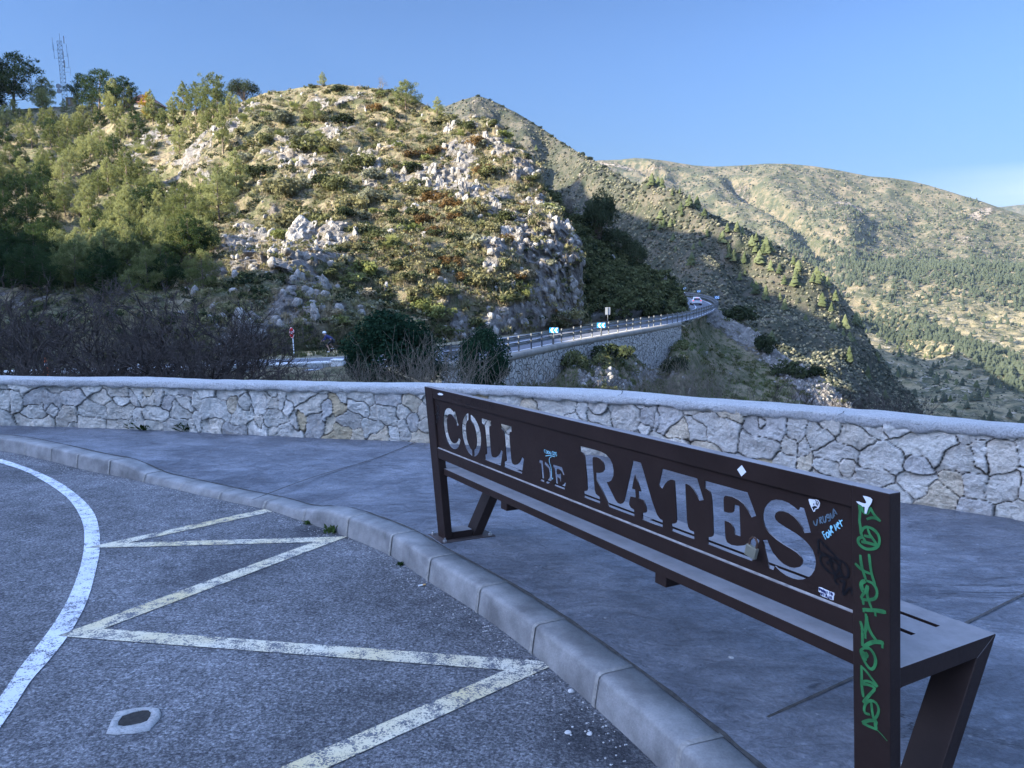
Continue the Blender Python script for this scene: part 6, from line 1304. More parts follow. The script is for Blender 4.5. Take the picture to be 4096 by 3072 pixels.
# --- shrubs of the near hill
def bush(seed, n, leaf, H=.75, lumps=9, asp=1., shell=.35):
    rs_ = np.random.RandomState(seed); C = [(rs_.uniform(-.55, .55), rs_.uniform(-.55, .55), rs_.uniform(.12, H * .75)) for _ in range(lumps)]; C = np.array(C); C[:, 2] *= (1 - .45 * np.hypot(C[:, 0], C[:, 1]))
    Rd = rs_.uniform(.2, .36, lumps); V, Fq = leaves(C, Rd, n, leaf, rs_, asp, .4, .8, shell); V[:, 2] = np.maximum(V[:, 2], -.05); return V, Fq
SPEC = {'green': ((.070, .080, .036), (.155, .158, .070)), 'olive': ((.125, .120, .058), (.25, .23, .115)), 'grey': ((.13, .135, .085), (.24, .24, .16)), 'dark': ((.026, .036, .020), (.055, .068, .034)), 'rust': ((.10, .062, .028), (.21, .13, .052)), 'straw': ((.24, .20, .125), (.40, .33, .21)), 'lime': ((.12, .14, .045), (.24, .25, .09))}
MS = {k: leafmat('shrub_' + k, a, b_, .2, .35, 1.5) for k, (a, b_) in SPEC.items()}
BG = [bush(s, 330, .105, H=h_, lumps=l_) for s, h_, l_ in ((1, .7, 9), (2, .9, 11), (3, .6, 7))]
def palm_shrub(seed):
    rs_ = np.random.RandomState(seed); V = []; Fq = []
    for i in range(46):
        az = rs_.rand() * 6.28; el = rs_.uniform(.15, 1.4); L_ = rs_.uniform(.5, .95); d = np.array([math.cos(az) * math.cos(el), math.sin(az) * math.cos(el), math.sin(el)]); tip = d * L_ * .62
        sdir = np.cross(d, (0, 0, 1)); sdir /= np.linalg.norm(sdir)
        for j in range(7):
            a = (j - 3) * .33; e = tip + (d * math.cos(a) + sdir * math.sin(a)) * L_ * .4; w_ = np.cross(d, sdir) * .0 + sdir * math.cos(a) * .022 - d * math.sin(a) * .022; k = len(V); V += [tip, tip * .35 + e * .65 + w_, e, tip * .35 + e * .65 - w_]; Fq.append((k, k + 1, k + 2, k + 3))
    return np.array(V), np.array(Fq)
PSH = [mesh_np('palm_shrub', *palm_shrub(s), MS['lime'], add=False) for s in (1, 2)]
def density(S, RK, n, fn, seed):
    """random points on a sheet with probability fn(x, y, rock) per pixel area"""
    P_, X_, Y_ = S; r_ = np.random.RandomState(seed); out = []
    R0, C0 = P_.shape[0] - 5, P_.shape[1] - 1
    ii = r_.uniform(0, R0 - 1, n); jj = r_.uniform(0, C0 - 1, n); i = ii.astype(int); j = jj.astype(int); fi = (ii - i)[:, None]; fj = (jj - j)[:, None]
    Pt = (P_[i, j] * (1 - fj) + P_[i, j + 1] * fj) * (1 - fi) + (P_[i + 1, j] * (1 - fj) + P_[i + 1, j + 1] * fj) * fi
    x = X_[i, j]; y = Y_[i, j]; rk = RK[i, j]; keep = r_.rand(n) < fn(x, y, rk); return Pt[keep], x[keep], y[keep], rk[keep]
def merge(name, geos, pts, sizes, rots, mat, label, kind='stuff', zs=None):
    VV, FF, o_ = [], [], 0; which = np.random.RandomState(1).randint(len(geos), size=len(pts))
    for g_i, (gv, gf) in enumerate(geos):
        m_ = which == g_i
        if not m_.any(): continue
        c_, s_ = np.cos(rots[m_]), np.sin(rots[m_]); k = sizes[m_]; kz = k if zs is None else zs[m_]
        V = np.stack([(gv[None, :, 0] * c_[:, None] - gv[None, :, 1] * s_[:, None]) * k[:, None], (gv[None, :, 0] * s_[:, None] + gv[None, :, 1] * c_[:, None]) * k[:, None], gv[None, :, 2] * kz[:, None]], -1) + pts[m_][:, None]
        Fq = gf[None] + (np.arange(m_.sum()) * len(gv))[:, None, None] + o_; VV.append(V.reshape(-1, 3)); FF.append(Fq.reshape(-1, gf.shape[1])); o_ += V.shape[0] * V.shape[1]
    o = mesh_np(name, np.concatenate(VV), np.concatenate(FF), mat); tag(o, label, kind=kind); return o
r7 = np.random.RandomState(77)
open_ = lambda x, y: (x > 480) & ((x > 900) | (y < 1000)) | (x > 1000)
sp_w = [('olive', .30), ('green', .24), ('grey', .14), ('dark', .10), ('straw', .12), ('rust', .05), ('lime', .05)]
words = {'olive': 'olive-green', 'green': 'dark green', 'grey': 'grey-green', 'dark': 'very dark', 'straw': 'straw-coloured', 'rust': 'rust-coloured', 'lime': 'yellow-green'}
def zone(x, y): return ('high on the rocky crest' if y < 480 else 'on the middle of the rocky slope' if y < 800 and x < 1500 else 'on the upper right flank among rocks' if y < 800 else 'above the road left of the sunlit cliff' if x < 1950 else 'on the sunlit cliff')
# individuals: the larger ones
SM = {k: [mesh_np('shrub', gv, gf, MS[k], add=False) for gv, gf in BG] for k in SPEC}
BIGB = [bush(s, 900, .085, H=.8, lumps=16) for s in (8, 9)]; BM_ = {k: [mesh_np('shrub', gv, gf, MS[k], add=False) for gv, gf in BIGB] for k in SPEC}
placedB = []
for (x, y, w_px, k) in [(1450, 1060, 130, 'lime'), (1520, 950, 80, 'green'), (1400, 1000, 90, 'olive'), (1560, 990, 90, 'dark'), (1700, 900, 90, 'rust'), (1740, 960, 70, 'rust'), (1790, 1060, 80, 'rust'), (1830, 1110, 70, 'rust'), (1730, 1110, 60, 'rust'), (1690, 1180, 80, 'lime'), (1760, 1200, 110, 'lime'), (1660, 1240, 80, 'lime'), (1880, 1290, 60, 'rust'), (2090, 1180, 80, 'lime'), (2060, 1130, 60, 'rust'), (1580, 1180, 70, 'green'), (1620, 1110, 80, 'olive'), (1120, 480, 110, 'grey'), (1180, 520, 80, 'grey'), (1370, 445, 80, 'dark'), (1500, 420, 60, 'rust'), (1350, 320 + 25, 50, 'dark'), (1240, 560, 150, 'green'), (1330, 570, 90, 'olive'), (1450, 620, 120, 'green'), (1490, 670, 90, 'grey'), (1340, 700, 130, 'green'), (1120, 740, 150, 'olive'), (1290, 700, 90, 'dark'), (1150, 800, 150, 'olive'), (1400, 780, 130, 'olive'), (1500, 760, 110, 'grey'), (1380, 850, 90, 'dark'), (1560, 830, 100, 'dark'), (1650, 640, 80, 'dark'), (1750, 600, 80, 'olive'), (1740, 780, 100, 'rust'), (1820, 850, 100, 'rust'), (1920, 610, 80, 'rust'), (1880, 570, 70, 'green'), (1950, 700, 70, 'rust'), (1870, 930, 90, 'olive'), (1950, 960, 90, 'olive'), (2010, 1010, 70, 'rust'), (2070, 830, 50, 'rust'), (2020, 590, 60, 'lime'), (1060, 560, 100, 'green'), (990, 620, 90, 'grey'), (1030, 670, 90, 'dark'), (620, 800, 90, 'grey'), (700, 830, 80, 'olive'), (1070, 860, 100, 'olive'), (1120, 910, 80, 'lime'), (1240, 1000, 70, 'green'), (1190, 1000, 60, 'olive'), (1420, 950, 60, 'straw')]:
    p = at_sheet(SH_H, x, y + w_px * .25); s = w_px / F * p[1] / 1.35; placedB.append((x, y, w_px))
    o = inst('shrub', BM_[k][len(placedB) % 2], None, tuple(p - (0, 0, .12)), (0, 0, x), (s, s, s * .95)); tag(o, 'large %s shrub %s' % (words[k], zone(x, y)), 'shrub', 'large shrubs on the near hill')
pts, px_, py_, rk = density(SH_H, HROCK, 1700, lambda x, y, r: open_(x, y) * (r < .45) * (x < 2300) * .6 + (x < 0) * 0, 5)
n_i = 0
for p, x, y in zip(pts, px_, py_):
    if n_i >= 225: break
    k = r7.choice([a for a, _ in sp_w], p=[b_ for _, b_ in sp_w]); s = r7.uniform(1.3, 2.3) * (.75 if y < 450 else 1)
    if k == 'rust' and x < 1400: k = 'green'
    o = inst('shrub', SM[k][n_i % 3], None, tuple(p - (0, 0, .1)), (0, 0, r7.rand() * 6), (s, s, s * r7.uniform(.6, .95))); tag(o, '%s rounded shrub %s' % (words[k], zone(x, y)), 'shrub', 'rounded shrubs on the near hill'); n_i += 1
for i, (x, y, w_px) in enumerate([(560, 612, 110), (480, 660, 80), (1180, 450, 90), (1020, 480, 70), (1000, 530, 100), (1280, 520, 70), (1300, 600, 60), (1570, 1010, 110), (2100, 1180, 60), (1690, 560, 60), (1480, 505, 60), (1130, 560, 60), (1180, 640, 60), (1850, 600, 60), (2030, 620, 60), (1010, 420, 60), (480, 720, 80)]):
    p = at_sheet(SH_H, x, y + 10); s = w_px / F * p[1] / 1.5; o = inst('palm_shrub', PSH[i % 2], None, tuple(p - (0, 0, .1)), (0, 0, i), s); tag(o, 'fan-leaved dwarf palm %s' % zone(x, y), 'dwarf palm', 'dwarf palms on the near hill')
# countless low scrub between them
for key, nn, fr, s0, s1 in (('olive', 7000, .26, .35, 1.2), ('green', 5600, .20, .35, 1.1), ('grey', 4200, .18, .35, 1.0), ('straw', 4200, .22, .35, .9), ('dark', 3200, .16, .4, 1.3), ('rust', 700, .2, .4, 1.)):
    pts, px_, py_, rk = density(SH_H, HROCK, nn, lambda x, y, r: np.where(r < .4, .62, .12) * (x > -400) * np.where(open_(x, y), 1, .6) * ((x > 1400) | (key != 'rust')), hash(key) % 1000 if 0 else len(key) * 31 + nn)
    n_ = len(pts); merge('scrub', [bush(90 + j, 70, .15, H=.7, lumps=5) for j in range(3)], pts - (0, 0, .08), r7.uniform(s0, s1, n_), r7.uniform(0, 6.28, n_), MS[key], 'low %s scrub covering the near hill' % words[key])
# dry grass
def grass_tuft(seed, n=14, h=.6):
    rs_ = np.random.RandomState(seed); az = rs_.rand(n) * 6.28; ti = rs_.uniform(.1, .8, n); L_ = h * rs_.uniform(.5, 1, n); d = np.stack([np.cos(az) * np.sin(ti), np.sin(az) * np.sin(ti), np.cos(ti)], -1); b0 = np.c_[rs_.normal(0, .12, (n, 2)), np.zeros(n)]; sd = np.stack([-np.sin(az), np.cos(az), az * 0], -1) * .02
    return np.stack([b0 - sd, b0 + sd, b0 + d * L_[:, None]], 1).reshape(-1, 3), np.arange(3 * n).reshape(n, 3)
pts, px_, py_, rk = density(SH_H, HROCK, 15000, lambda x, y, r: np.where(r < .5, .75, .15) * (x > 300), 91); n_ = len(pts)
merge('dry_grass', [grass_tuft(s) for s in (1, 2, 3)], pts - (0, 0, .03), r7.uniform(.6, 1.5, n_), r7.uniform(0, 6.28, n_), MS['straw'], 'dry straw-coloured grass between the shrubs of the near hill')
# --- loose rocks and outcrops
t = NT('limestone'); pos = t.n('NewGeometry').outputs['Position']
r1 = t.noise(pos, 1.3, 8, .7, .6); r2 = t.noise(t.n('VectorMath', {0: pos, 1: (1, 1, .35)}, operation='MULTIPLY').outputs[0], 5, 5, .7)
c = t.ramp(r1, [(.34, (.14, .13, .12)), (.55, (.33, .31, .28)), (.7, (.44, .42, .38))]); c = t.mix(t.ramp(t.noise(pos, .8, 4), [(.55, 0), (.72, .4)]), c, (.26, .19, .13)); c = t.mix(1, c, t.ramp(r2, [(.3, .7), (.6, 1.08)]), 'MULTIPLY')
M_LIME = t.pbr(c, .95, t.bump(t.math('ADD', r1, r2), 1, .18), spec=.2)
def rock_mesh(seed, sub=3, spike=.0):
    bm = bmesh.new(); bmesh.ops.create_icosphere(bm, subdivisions=sub, radius=.5); co = np.array([v_.co[:] for v_ in bm.verts]); d = co / np.linalg.norm(co, axis=1, keepdims=True)
    r_ = np.random.RandomState(seed); 
    rad = np.full(len(co), 9.)
    for k in range(16):      # cut by random planes: facetted block
        nn = r_.normal(size=3); nn /= np.linalg.norm(nn); h_ = r_.uniform(.28, .55); dd = d @ nn; rad = np.minimum(rad, np.where(dd > .05, h_ / np.maximum(dd, .05), 9.))
    rad = np.clip(rad, .2, .75) + .05 * ridged(d * 3 + seed, 3) + .03 * ridged(d * 9 + seed, 2); co = d * rad[:, None]; co[:, 2] *= 1 + spike
    for v_, c_ in zip(bm.verts, co): v_.co = c_
    me = bpy.data.meshes.new('rock'); bmesh.ops.recalc_face_normals(bm, faces=bm.faces); bm.to_mesh(me); bm.free(); me.materials.append(M_LIME); return me
RK = [rock_mesh(s, 4, sp) for s, sp in ((1, 0), (2, .3), (3, .5), (4, .15), (5, -.2), (6, .6))]
p = at_sheet(SH_H, 1213, 930); o = inst('rock', RK[3], None, tuple(p + (0, -.3, .3)), (0, .1, .6), (3.4, 3., 3.0)); tag(o, 'single large round-topped grey boulder above the shaded cliff', 'rock')
n_i = 0; pts, px_, py_, rk = density(SH_H, HROCK, 9000, lambda x, y, r: (r > .30) * (x > 480) * (y > 345) * np.where(y < 1000, .5, .15) * np.where(x > 2020, .35, 1), 33)
for p, x, y in zip(pts, px_, py_):
    if n_i >= 190: break
    s = r7.uniform(.5, 1.35); o = inst('rock', RK[r7.randint(6)], None, tuple(p - (0, 0, .15 * s)), (r7.uniform(-.3, .3), r7.uniform(-.3, .3), r7.rand() * 6), (s, s * .8, s * r7.uniform(.8, 1.5))); n_i += 1
    tag(o, 'jagged pale limestone rock %s' % zone(x, y), 'rock', 'limestone rocks on the near hill')
# scattered stones too many to count
pts, px_, py_, rk = density(SH_H, HROCK, 9000, lambda x, y, r: (x > 480) * (x < 2320) * np.clip(.05 + r * .35, 0, .35), 34); n_ = len(pts)
gs = [(np.array([v_.co[:] for v_ in m_.vertices]), np.array([q.vertices[:] for q in m_.polygons])) for m_ in [rock_mesh(s, 2, .2) for s in (21, 22, 23)]]
merge('loose_stones', gs, pts, r7.uniform(.2, .8, n_), r7.uniform(0, 6.28, n_), M_LIME, 'loose limestone scattered over the near hill')

# --- dark spur: dense evergreen scrub, three big crowns on its crest
for i, (x, y, wpx, hpx, lb) in enumerate([(2395, 960, 170, 220, 'tall dark rounded evergreen behind the sunlit cliff edge'), (2460, 1000, 150, 110, 'dark evergreen on the spur crest, right of the tallest one'), (2540, 1030, 130, 100, 'dark evergreen bush lowest of three on the spur crest')]):
    p = at_sheet(SH_S, x, y); D = p[1]; plant_tree('evergreen_tree', tree_meshes(crown_ball(61 + i, 5, 5, 4200, .14, .05, 30), M_OAK, M_BARK), p - (0, 0, 1.2), i, (wpx / F * D / 5, wpx / F * D / 5, (hpx / F * D + 1.2) / 5), lb, 'tree')
pts, px_, py_, rk = density(SH_S, SROCK, 3000, lambda x, y, r: np.where(r < .45, .7, .22), 41); n_ = len(pts)
merge('scrub', [bush(95 + j, 80, .15, H=.8, lumps=5) for j in range(3)], pts - (0, 0, .1), r7.uniform(.8, 2.2, n_), r7.uniform(0, 6.28, n_), MS['green'], 'dense dark green scrub covering the shaded spur')
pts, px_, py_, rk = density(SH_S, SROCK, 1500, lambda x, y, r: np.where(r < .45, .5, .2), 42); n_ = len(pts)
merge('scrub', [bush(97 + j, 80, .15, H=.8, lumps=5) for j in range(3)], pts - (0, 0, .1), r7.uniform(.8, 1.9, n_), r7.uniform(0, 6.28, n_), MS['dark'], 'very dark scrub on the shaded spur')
# --- gully slope
pts, px_, py_, rk = density(SH_G, GROCK, 8000, lambda x, y, r: np.where(r < .35, .8, .12), 43); n_ = len(pts)
merge('grass', [grass_tuft(s, 18, .4) for s in (5, 6)], pts - (0, 0, .02), r7.uniform(.6, 1.3, n_), r7.uniform(0, 6.28, n_), leafmat('green_grass', (.055, .085, .025), (.10, .13, .04), .3), 'green grass on the slope below the guardrail')
pts, px_, py_, rk = density(SH_G, GROCK, 2200, lambda x, y, r: np.where(r < .4, .45, .1) * ((x < 2760) | (y > 1420) | (r7.rand(len(x)) < .3)), 44); n_ = len(pts)
merge('scrub', [bush(98 + j, 80, .14, H=.8, lumps=5) for j in range(3)], pts - (0, 0, .1), r7.uniform(.4, 1.2, n_), r7.uniform(0, 6.28, n_), MS['green'], 'low scrub on the gully slope below the road')
pts, px_, py_, rk = density(SH_G, GROCK, 9000, lambda x, y, r: np.clip(r * .8 - .1, .02, .6), 45); n_ = len(pts)
merge('scree', gs, pts, r7.uniform(.1, .5, n_), r7.uniform(0, 6.28, n_), M_LIME, 'pale scree running down the slope right of the guardrail')
for i, (x, y, wpx, hpx, lb) in enumerate([(2950, 1280, 130, 80, 'dark low bush on the slope edge right of the guardrail end'), (3050, 1420, 90, 90, 'dark bush beside the scree, upper of two'), (3150, 1510, 110, 100, 'dark bush beside the scree, lower of two'), (3250, 1520, 90, 60, 'dark bush at the rocky toe of the slope'), (2315, 1460, 110, 90, 'dark green bush on the first mound against the retaining wall'), (2450, 1420, 150, 80, 'dark bush on the second mound against the retaining wall'), (2700, 1480, 90, 90, 'dark bush at the right foot of the retaining wall')]):
    p = at_sheet(SH_G, x, y); s = wpx / F * p[1] / 1.3; o = inst('bush', BM_['dark' if i != 4 else 'green'][i % 2], None, tuple(p - (0, 0, .15)), (0, 0, i), (s, s, hpx / F * p[1] / .9)); tag(o, lb, 'bush')

# --- far slopes
def cone_tree(seed, m=9, lv=4):
    rs_ = np.random.RandomState(seed); V, Fq = [], []
    for l in range(lv):
        z0 = .12 + .8 * l / lv; r_ = .30 * (1 - l / lv) + .05; ztop = z0 + .42; k = len(V); V.append((0, 0, min(1, ztop)))
        for j in range(m): a = 2 * math.pi * (j + rs_.rand() * .5) / m; q = r_ * rs_.uniform(.55, 1.2); V.append((math.cos(a) * q, math.sin(a) * q, z0 + rs_.uniform(-.05, .07)))
        for j in range(m): Fq.append((k, k + 1 + j, k + 1 + (j + 1) % m))
    return np.array(V), np.array(Fq)
def blob(seed):
    bm = bmesh.new(); bmesh.ops.create_icosphere(bm, subdivisions=1, radius=.5); r_ = np.random.RandomState(seed)
    V = np.array([v_.co[:] for v_ in bm.verts]) * r_.uniform(.6, 1.25, (len(bm.verts), 1)); Fq = np.array([[q.index for q in f.verts] for f in bm.faces]); bm.free(); V[:, 2] = V[:, 2] * .75 + .2; return V, Fq
M_FS = {k: leafmat('far_shrub_' + k, a, b_, .1, .3, .05) for k, a, b_ in (('g', (.050, .056, .040), (.10, .103, .076)), ('o', (.13, .125, .085), (.21, .198, .135)), ('d', (.030, .036, .026), (.055, .060, .042)))}
M_FT = leafmat('far_pine', (.060, .076, .036), (.118, .134, .065), .2, .4, .05); M_FT2 = leafmat('far_pine_blue', (.050, .062, .042), (.095, .108, .07), .2, .4, .05)
CT = [cone_tree(s) for s in (1, 2, 3)]; BL_ = [blob(s) for s in (1, 2, 3)]
rkA = np.zeros(AX.shape)
for k, nn, s0, s1, nm_ in (('g', 15000, 1.2, 3.2, 'green'), ('o', 14000, 1.0, 2.8, 'olive'), ('d', 8000, 1.2, 3.6, 'dark')):
    pts, px_, py_, rk = density(SH_A, rkA, nn, lambda x, y, r: np.where((x < 2150) & (y < 640), .35 if k != 'd' else .12, .85) * (x > 1700), 51 + nn); n_ = len(pts)
    merge('mountain_scrub', BL_, pts, r7.uniform(s0, s1, n_) * np.where(py_ > 1000, .7, 1), r7.uniform(0, 6.28, n_), M_FS[k], 'low %s scrub covering the pointed mountain' % nm_)
for k, nn, s0, s1, nm_ in (('g', 15000, 3, 8, 'green'), ('o', 12000, 3, 7, 'olive'), ('d', 9000, 3, 9, 'dark')):
    pts, px_, py_, rk = density(SH_V, np.zeros(VX.shape), nn, lambda x, y, r: np.where(y < 900, .7, .45) * (x < 4300) * np.where(fbm(np.stack([x * .012, y * .03, x * 0 + nn], -1), 3) > -.15, 1, .25), 52 + nn); n_ = len(pts)
    merge('valley_scrub', BL_, pts, r7.uniform(s0, s1, n_) * np.clip(pts[:, 1] / 1700, .3, 1), r7.uniform(0, 6.28, n_), M_FS[k], 'low %s scrub covering the far ridge and valley floor' % nm_)
def forest(x, y):
    belt = np.exp(-((y - (1040 + (x - 3350) * .10)) / 95) ** 2) * (x > 3000) * np.clip((x - 3000) / 200, 0, 1)
    belt = np.maximum(belt, .8 * np.exp(-(seg_d(x, y, [(3500, 1230), (3750, 1330), (4000, 1470), (4200, 1540)]) / 45) ** 2))
    belt = np.maximum(belt, .15 * np.exp(-(seg_d(x, y, [(3350, 900), (3700, 850), (4096, 960)]) / 60) ** 2))
    return np.clip(belt * (1.1 + .5 * fbm(np.stack([x * .01, y * .02, x * 0], -1), 3)), .015, 1)
pts, px_, py_, rk = density(SH_V, np.zeros(VX.shape), 38000, lambda x, y, r: forest(x, y) * (x < 4250), 61); n_ = len(pts); hh_ = r7.uniform(7, 13, n_)
merge('valley_forest', CT, pts - (0, 0, .4), hh_ * 1.15, r7.uniform(0, 6.28, n_), M_FT2, 'far pine forest filling the valley', zs=hh_)
# pines one can tell apart on the slope beyond the pass and in the near valley
CM = [mesh_np('mountain_pine', v, f, M_FT, add=False) for v, f in [cone_tree(s, 11, 6) for s in (7, 8, 9, 10)]]
def spots(S, RKz, n, fn, seed, cap, hr, lab, grp):
    pts, px_, py_, rk = density(S, RKz, n, fn, seed); k = 0
    for p in pts[:cap]:
        h_ = r7.uniform(*hr) * r7.choice([.6, .85, 1.]); o = inst('mountain_pine', CM[k % 4], None, tuple(p - (0, 0, .3)), (0, 0, r7.rand() * 6), (h_ * r7.uniform(.75, 1.3), h_ * r7.uniform(.75, 1.3), h_)); tag(o, lab, 'tree', grp); k += 1
    return k
a_ = spots(SH_A, rkA, 60000, lambda x, y, r: .05 * np.exp(-(seg_d(x, y, [(2640, 895), (2780, 955), (2920, 1030), (3080, 1110), (3270, 1190)]) / 40) ** 2), 71, 110, (6, 10), 'small sunlit pine on the lit slope beyond the pass, above the shadow line', 'pines on the slope beyond the pass')
b__ = spots(SH_A, rkA, 60000, lambda x, y, r: .02 * np.exp(-(seg_d(x, y, [(3200, 1180), (3330, 1250), (3450, 1350)]) / 45) ** 2) + .0012, 72, 60, (5, 9), 'small scattered pine on the terraced slope beyond the pass', 'scattered pines beyond the pass')
c__ = spots(SH_V, np.zeros(VX.shape), 40000, lambda x, y, r: .05 * np.exp(-(seg_d(x, y, [(3300, 1220), (3450, 1330), (3700, 1450), (3900, 1560)]) / 80) ** 2) + .004 * (y > 1200), 73, 110, (6, 10), 'small pine on the valley floor right of the shaded slope', 'pines on the valley floor')
print('far pines', a_, b__, c__)
# knob and tower-like stub on the pointed peak, trees along its right edge
for i, (x, y, s) in enumerate([(1912, 384, 3), (1958, 402, 2.5), (2010, 425, 3), (2100, 478, 2.5), (2130, 495, 3), (2160, 510, 3), (2205, 540, 3), (2250, 570, 3), (2330, 620, 4), (2360, 638, 3.5), (2420, 668, 4), (1760, 436, 2.5)]):
    p = at_sheet(SH_A, x, y + 6); o = inst('mountain_bush', BM_['dark'][i % 2], None, tuple(p), (0, 0, i), (s, s, s)); tag(o, 'dark bush silhouetted on the right-hand edge of the pointed peak', 'bush', 'bushes along the edge of the pointed peak')

# --- foreground behind the wall: bare trees, bushes, stalks
MB_ = []
for s in range(5):
    V, Fq = bare_tree(101 + s, 3.0, .95, 5 if s % 2 else 6, 3 + s % 2, .06, .5, (-.35 if s % 2 else .2, 0)); MB_.append((mesh_np('bare_tree', V, Fq, M_BARK2, add=False), V[:, 2].max()))
bank_z = lambda X, Y: float(BKP.reshape(-1, 3)[np.argmin((BKP[..., 0] - X) ** 2 + (BKP[..., 1] - Y) ** 2)][2])
for i, (px, D, ytop, lb) in enumerate([(30, 13, 1060, 'leafless tree leaning at the left edge behind the wall'), (130, 17, 1085, 'tall leafless tree with upright twigs, second from the left edge'), (250, 15, 1100, 'leafless tree with a trunk leaning left over the wall, third from the left'), (360, 19, 1090, 'dark leafless tree with forked crown, fourth from the left'), (440, 14, 1110, 'leafless tree with thick dark leaning trunk above the cone'), (640, 15, 1120, 'leafless tree with purplish twigs in the middle of the thicket'), (830, 16, 1130, 'leafless spreading tree in the right half of the thicket'), (880, 18, 1170, 'leafless tree left of the STOP sign, tallest there'), (985, 14, 1290, 'low leafless tree in front of the STOP sign road'), (190, 12, 1250, 'low leafless branches crossing the left of the wall top'), (600, 12, 1220, 'low leafless tree close behind the middle of the wall')]):
    x = (px - 2048) / F * D; z = bank_z(x, D); ztop = float(at(px, ytop, D)[2]); me, mh = MB_[i % 5]; s = (ztop - z + .1) / mh
    o = inst('bare_tree', me, None, (x, D, z - .1), (0, 0, i * 1.7), (s * 1.25, s * 1.25, s)); tag(o, lb, 'tree', 'leafless trees behind the wall')
def ivy(seed, n, lumps): 
    rs_ = np.random.RandomState(seed); C, Rd = [], []
    for k in range(lumps):
        d = rs_.normal(size=3); d /= np.linalg.norm(d); C.append((d[0] * .30, d[1] * .30, .48 + d[2] * .34)); Rd.append(rs_.uniform(.12, .2))
    return leaves(C, Rd, n, .020, rs_, 1., .3, .9, .5)
for i, (px, D, y0_, y1_, wpx, lb) in enumerate([(1555, 21, 1540, 1222, 395, 'large dark evergreen bush left of centre behind the wall, with the cyclist at its edge'), (1938, 20, 1540, 1285, 240, 'dense rounded ivy-dark bush where the guardrail begins'), (1700, 24, 1500, 1330, 260, 'dark evergreen bush between the large one and the rounded one'), (1425, 26, 1490, 1395, 110, 'small dark bush hiding the cyclist\'s back wheel')]):
    x = (px - 2048) / F * D; za = float(at(px, y0_, D)[2]) - .3; zb = float(at(px, y1_, D)[2]); v_, f__ = ivy(120 + i, 12000 if i < 2 else 6000, 42); o = mesh_np('evergreen_bush', v_, f__, M_IVY); w_ = wpx / F * D; o.location = (x, D, za); o.scale = (w_ / .95, w_ / .95, (zb - za)); tag(o, lb, 'bush')
def stalks(seed, n, h, spread, r=.0035, lean=0., side=3):
    rs_ = np.random.RandomState(seed); paths = []
    for i in range(n):
        b0 = np.array([rs_.normal(0, spread), rs_.normal(0, .25), 0]); az = rs_.rand() * 6.28; ti = abs(rs_.normal(0, .30)); L_ = h * rs_.uniform(.35, 1); d = np.array([math.cos(az) * ti + lean, math.sin(az) * ti * .5, 1.]); bend = rs_.normal(0, .25)
        k = 5; pts = np.array([b0 + d * L_ * q + np.array([bend * q * q * L_, 0, -.12 * abs(bend) * q * q * L_]) for q in np.linspace(0, 1, k)]); paths.append((pts, np.linspace(r, r * .45, k)))
        for j in range(side):
            q = rs_.randint(1, k - 1); e = pts[q] + (rs_.normal(0, .12), rs_.normal(0, .12), rs_.uniform(.08, .3)); paths.append((np.array([pts[q], (pts[q] + e) / 2 + rs_.normal(0, .01, 3), e]), np.array([r * .6, r * .5, r * .3])))
    return tubes_np(paths, 3)
M_TWIG = flat('dark_twig', (.05, .04, .035), .95)
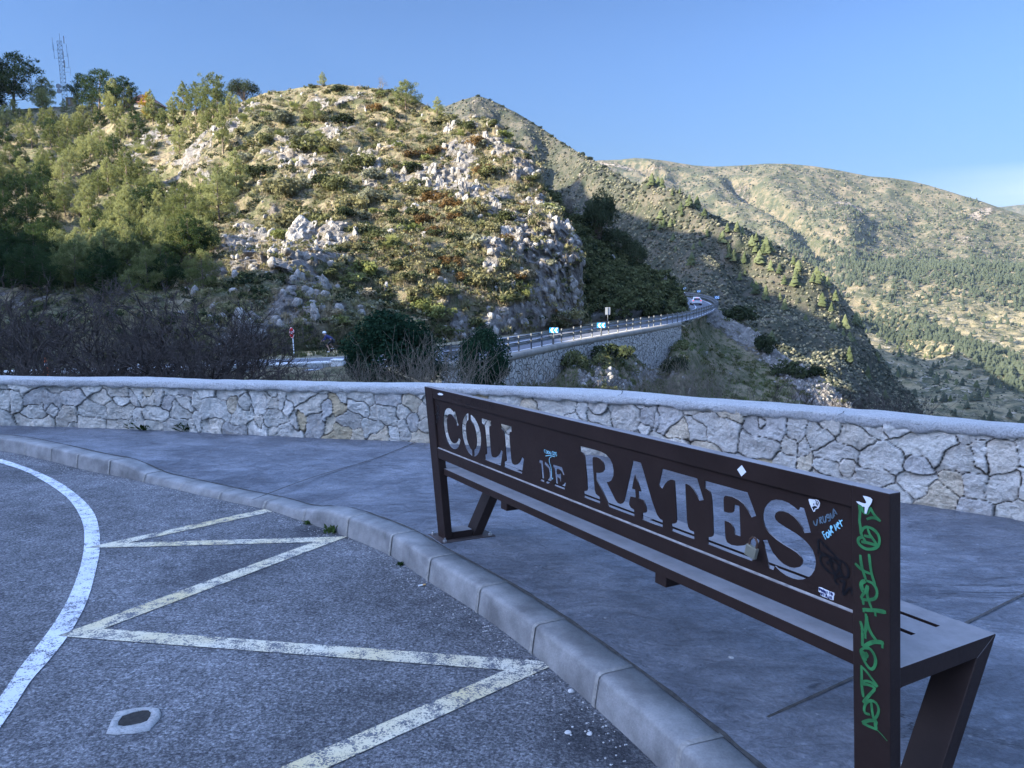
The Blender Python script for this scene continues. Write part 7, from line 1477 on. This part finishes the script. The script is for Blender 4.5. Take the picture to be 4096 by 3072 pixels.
for i, (px, D, y0_, ytop, n_, sp, mat, lean, lb) in enumerate([(1690, 11.5, 1560, 1320, 62, .36, M_DRY, .05, 'clump of tall dry straw-grey stalks right of the large dark bush'), (1840, 11, 1560, 1390, 44, .30, M_DRY, .1, 'clump of dry stalks in front of the rounded dark bush'), (1500, 12, 1560, 1440, 60, .5, M_DRY, -.1, 'low dry stalks in front of the large dark bush'), (1240, 12, 1560, 1470, 90, .8, M_BARK2, -.05, 'low grey twigs behind the wall below the white parapet'), (2380, 10, 1600, 1400, 14, .25, M_TWIG, 1.1, 'long dark twigs arching right across the retaining wall'), (2200, 10, 1590, 1470, 70, .5, M_DRY, .1, 'low dry grass behind the wall below the retaining wall'), (2740, 10, 1620, 1445, 170, .38, M_DRY, -.05, 'dry brown bush behind the wall at the gully edge'), (3130, 8.5, 1650, 1530, 22, .18, M_TWIG, .2, 'thin dark twigs above the wall, left of the seed-headed ones'), (3480, 8, 1700, 1560, 60, .26, M_TWIG, .1, 'dark twigs with seed heads rising over the wall before the sunlit valley'), (3300, 8, 1680, 1600, 24, .2, M_TWIG, -.2, 'sparse dark twigs between two taller clumps over the wall'), (3720, 7.8, 1720, 1590, 12, .2, M_TWIG, .15, 'few slender twigs over the wall, rightmost clump')]):
    q0_ = at(px, y0_, D); ht = float(at(px, ytop, D)[2] - q0_[2]); V, Fq = stalks(140 + i, n_, ht * 1.15, sp, .0030 if D < 11 else .0045, lean); o = mesh_np('dry_shrub' if mat is M_DRY else 'twiggy_shrub', V, Fq, mat); o.location = tuple(q0_); tag(o, lb, 'shrub')
# undergrowth on the bank: one dark tangle
rU = np.random.RandomState(88); n_ = 2600; X = rU.uniform(-26, -1.5, n_); Y = 8.9 + 18 * rU.rand(n_) ** 1.6; ok = (X > -.72 * Y - 1) & (X < -.02 * Y - .4); X, Y = X[ok], Y[ok]; Z = np.array([bank_z(a, b_) for a, b_ in zip(X, Y)])
merge('undergrowth', [bush(150 + j, 120, .06, H=.8, lumps=7) for j in range(3)], np.stack([X, Y, Z - .05], -1), rU.uniform(.3, .75, len(X)), rU.uniform(0, 6.28, len(X)), leafmat('undergrowth', (.030, .036, .022), (.06, .062, .04), .1), 'dark tangled undergrowth on the bank behind the wall')
X = rU.uniform(-40, 0, 1400); Y = rU.uniform(48, 58, 1400); P__ = np.stack([X, Y], -1); ok = []
for a, b_ in P__:
    k = np.argmin((OUT[:, 0] - a) ** 2 + (OUT[:, 1] - b_) ** 2); off = (np.array([a, b_]) - OUT[k]) @ oN[k]; ok.append(7.4 < off < 10.5)
P__ = P__[np.array(ok)]; merge('roadside_grass', [grass_tuft(s, 18, .5) for s in (7, 8)], np.c_[P__, np.full(len(P__), RZ)], rU.uniform(.6, 1.3, len(P__)), rU.uniform(0, 6.28, len(P__)), MS['green'], 'rough grass along the hill side of the road')
# ------------------------------------------------------------------ the air between here and the far ridge
HAZE = 1
if HAZE:
    hz = NT('haze_air'); pv = hz.n('VolumePrincipled', {'Color': (.55, .75, 1.0), 'Density': .000026, 'Anisotropy': .1}); hz.t.links.new(pv.outputs[0], hz.out.inputs['Volume'])
    b = MB(); b.box(-4900, -4900, -302, 4900, 5300, 460); o = b.build('haze', hz.m); tag(o, 'thin bluish haze over the far ridge and valley', kind='stuff')
print('objects', len(bpy.data.objects))
